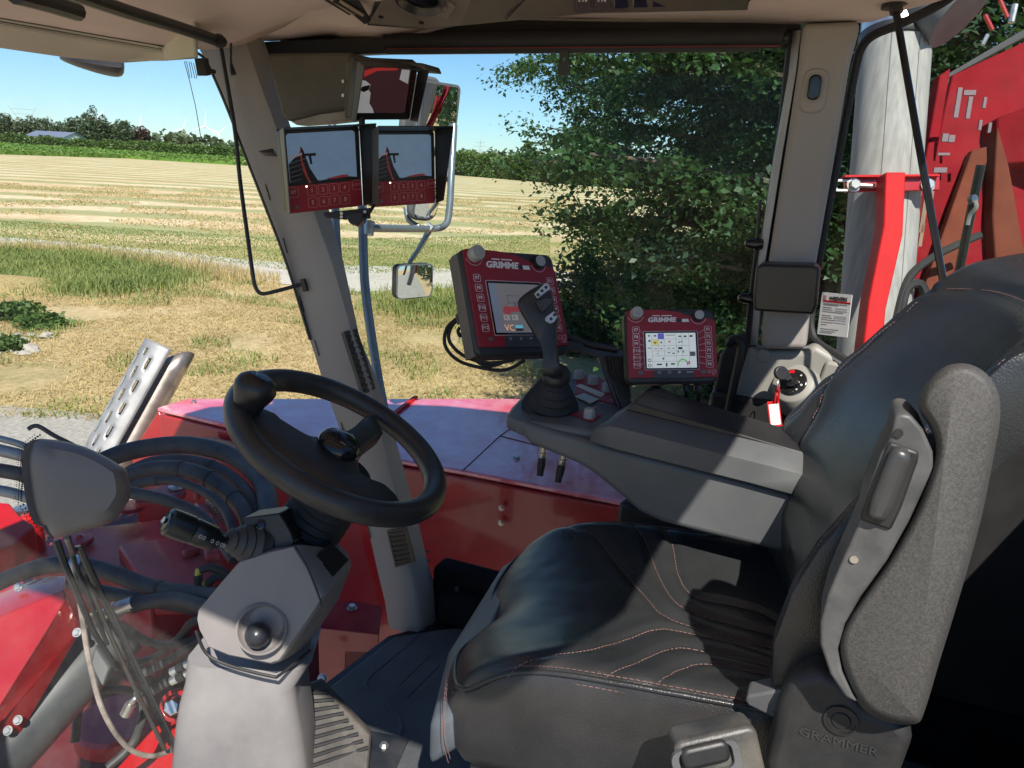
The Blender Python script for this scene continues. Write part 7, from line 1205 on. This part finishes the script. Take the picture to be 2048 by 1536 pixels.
mb = MB(); mb.slab(rrect(.0215, .045, .001, 0, -.001), .0012, .0016, TGM); ppn = mb.build('paper_insert', PAPER, tg)
for i in range(5): mb = MB(); mb.slab([(-.0107, -.018+.009*i), (.0107, -.018+.009*i), (.0107, -.0173+.009*i), (-.0107, -.0173+.009*i)], .0016, .0019, TGM); mb.build('ruled_line', mat('dim_red_print', (.5, .22, .22)), ppn)
for s_ in (-1, 1): mb = MB(); mb.tube([PX(1553, 803, XK-.09)+CR*.003*s_, PX(1555+3*s_, 785, XK-.09), PX(1557, 772, XK-.09)], .0022, 6, k=4); mb.build('loop', REDB, tg)
# ---- speaker box and hook on the centre pillar
bxp = thing('pillar_speaker', 'black rounded box on the centre pillar beside the rear window', 'speaker', PX(1570, 630, 1.70)); mb = MB(); mb.prism([PX(u, v, 1.685) for u, v in [(1512, 535), (1522, 528), (1630, 531), (1640, 540), (1634, 612), (1627, 630), (1508, 622), (1506, 600)]], (.075, 0, 0)); mb.build('box', mat('satin_black', (.02, .02, .021), .35, rvar=.1), bxp, bevel=.009, seg=3)
hk = thing('coat_hook', 'black oval hook plate high on the centre pillar', 'hook', PX(1630, 200, 1.74)); mb = MB(); HKM = frame(PX(1628, 182, XB-.001), (0, -1, 0), Vector((.0, -.12, 1))); mb.slab(rrect(.05, .085, .02), -.004, .003, HKM); mb.build('moulded_base', TRIM, hk, bevel=.004); mb = MB(); mb.slab(rrect(.024, .048, .011, 0, .006), .002, .012, HKM); mb.build('hook', BLKG, hk, bevel=.004, seg=3)
# ---- inspection card, strut and wiper at the rear corner window
def cardq(a, b, off=.006): q0, q1, q2, q3 = [PR(u, v, off) for u, v in ((1645, 584), (1705, 590), (1695, 675), (1635, 668))]; return q3.lerp(q2, a).lerp(q0.lerp(q1, a), b)
icd = thing('inspection_card', 'white printed inspection card stuck in the rear window corner', 'card', cardq(.5, 0)); mb = MB(); mb.prism([cardq(0, 0), cardq(1, 0), cardq(1, 1), cardq(0, 1)], -RN*.001); cd_ = mb.build('card', PAPER, icd, smooth=0)
CMX = frame(cardq(.56, .87, .0075), cardq(1, .5)-cardq(0, .5), cardq(.5, 1)-cardq(.5, 0)); txt('lettering', 'WEEVERS', CMX, .0118, BLK, cd_, xs=1.0, local=False, bold=.0003)
def cq(a0, b0, a1, b1, m_, nm): mb = MB(); mb.prism([cardq(a0, b0, .0071), cardq(a1, b0, .0071), cardq(a1, b1, .0071), cardq(a0, b1, .0071)], -RN*.0003); mb.build(nm, m_, cd_, smooth=0)
cq(.06, .78, .97, .82, REDB, 'red_bar'); cq(.05, .83, .16, .93, mat('dim_red_print', (.5, .22, .22)), 'logo_mark')
for i, (b, w_) in enumerate([(.74, .8), (.71, .5), (.65, .3), (.60, .35), (.55, .7), (.46, .3), (.41, .35), (.36, .45), (.30, .4), (.24, .2), (.14, .6), (.09, .5), (.05, .4)]): cq(.08, b, .08+w_, b+.012, GREYP, 'print_line')
for i, b in enumerate((.64, .59, .46, .42, .37, .31)): cq(.5, b, .9, b+.022, mat('pale_grey_fill', (.55, .56, .58), .7), 'filled_field')
st = thing('window_strut', 'thin black strut slanting down across the rear window', 'strut', PR(1885, 565, .1)); mb = MB(); mb.tube([PR(1792, 22, .12), PR(1836, 280, .12), PR(1888, 570, .12)], .0062, 10); mb.build('rod', BLKG, st)
mb = MB(); mb.tube([PR(1790, 0, .12), PR(1793, 26, .12)], .011, 10); mb.build('ball_joint', BLK, st); mb = MB(); mb.lathe([(.02, 0), (.022, .008), (.012, .012)], PR(1788, 4, .115), (0, -.2, -1), 16); mb.build('mount', BLK, st)
rwp = thing('rear_wiper', 'thin dark wiper arm with a clip behind the rear window', 'wiper', PR(1920, 545, -.05)); mb = MB(); mb.tube([PR(1962, 330, -.05), PR(1945, 410, -.05), PR(1915, 560, -.05)], .008, 8); mb.build('arm', BLKM, rwp); mb = MB(); mb.tube([PR(1941, 400, -.04), PR(1950, 398, -.04)], .009, 8); mb.build('clip', GALV, rwp)
mb = MB(); mb.tube([PR(1950, 402, -.04), PR(1952, 415, -.04), PR(1940, 430, -.04), PR(1935, 450, -.04)], .004, 6, k=4); mb.build('hose', mat('pale_hose', (.45, .45, .42), .6), rwp)
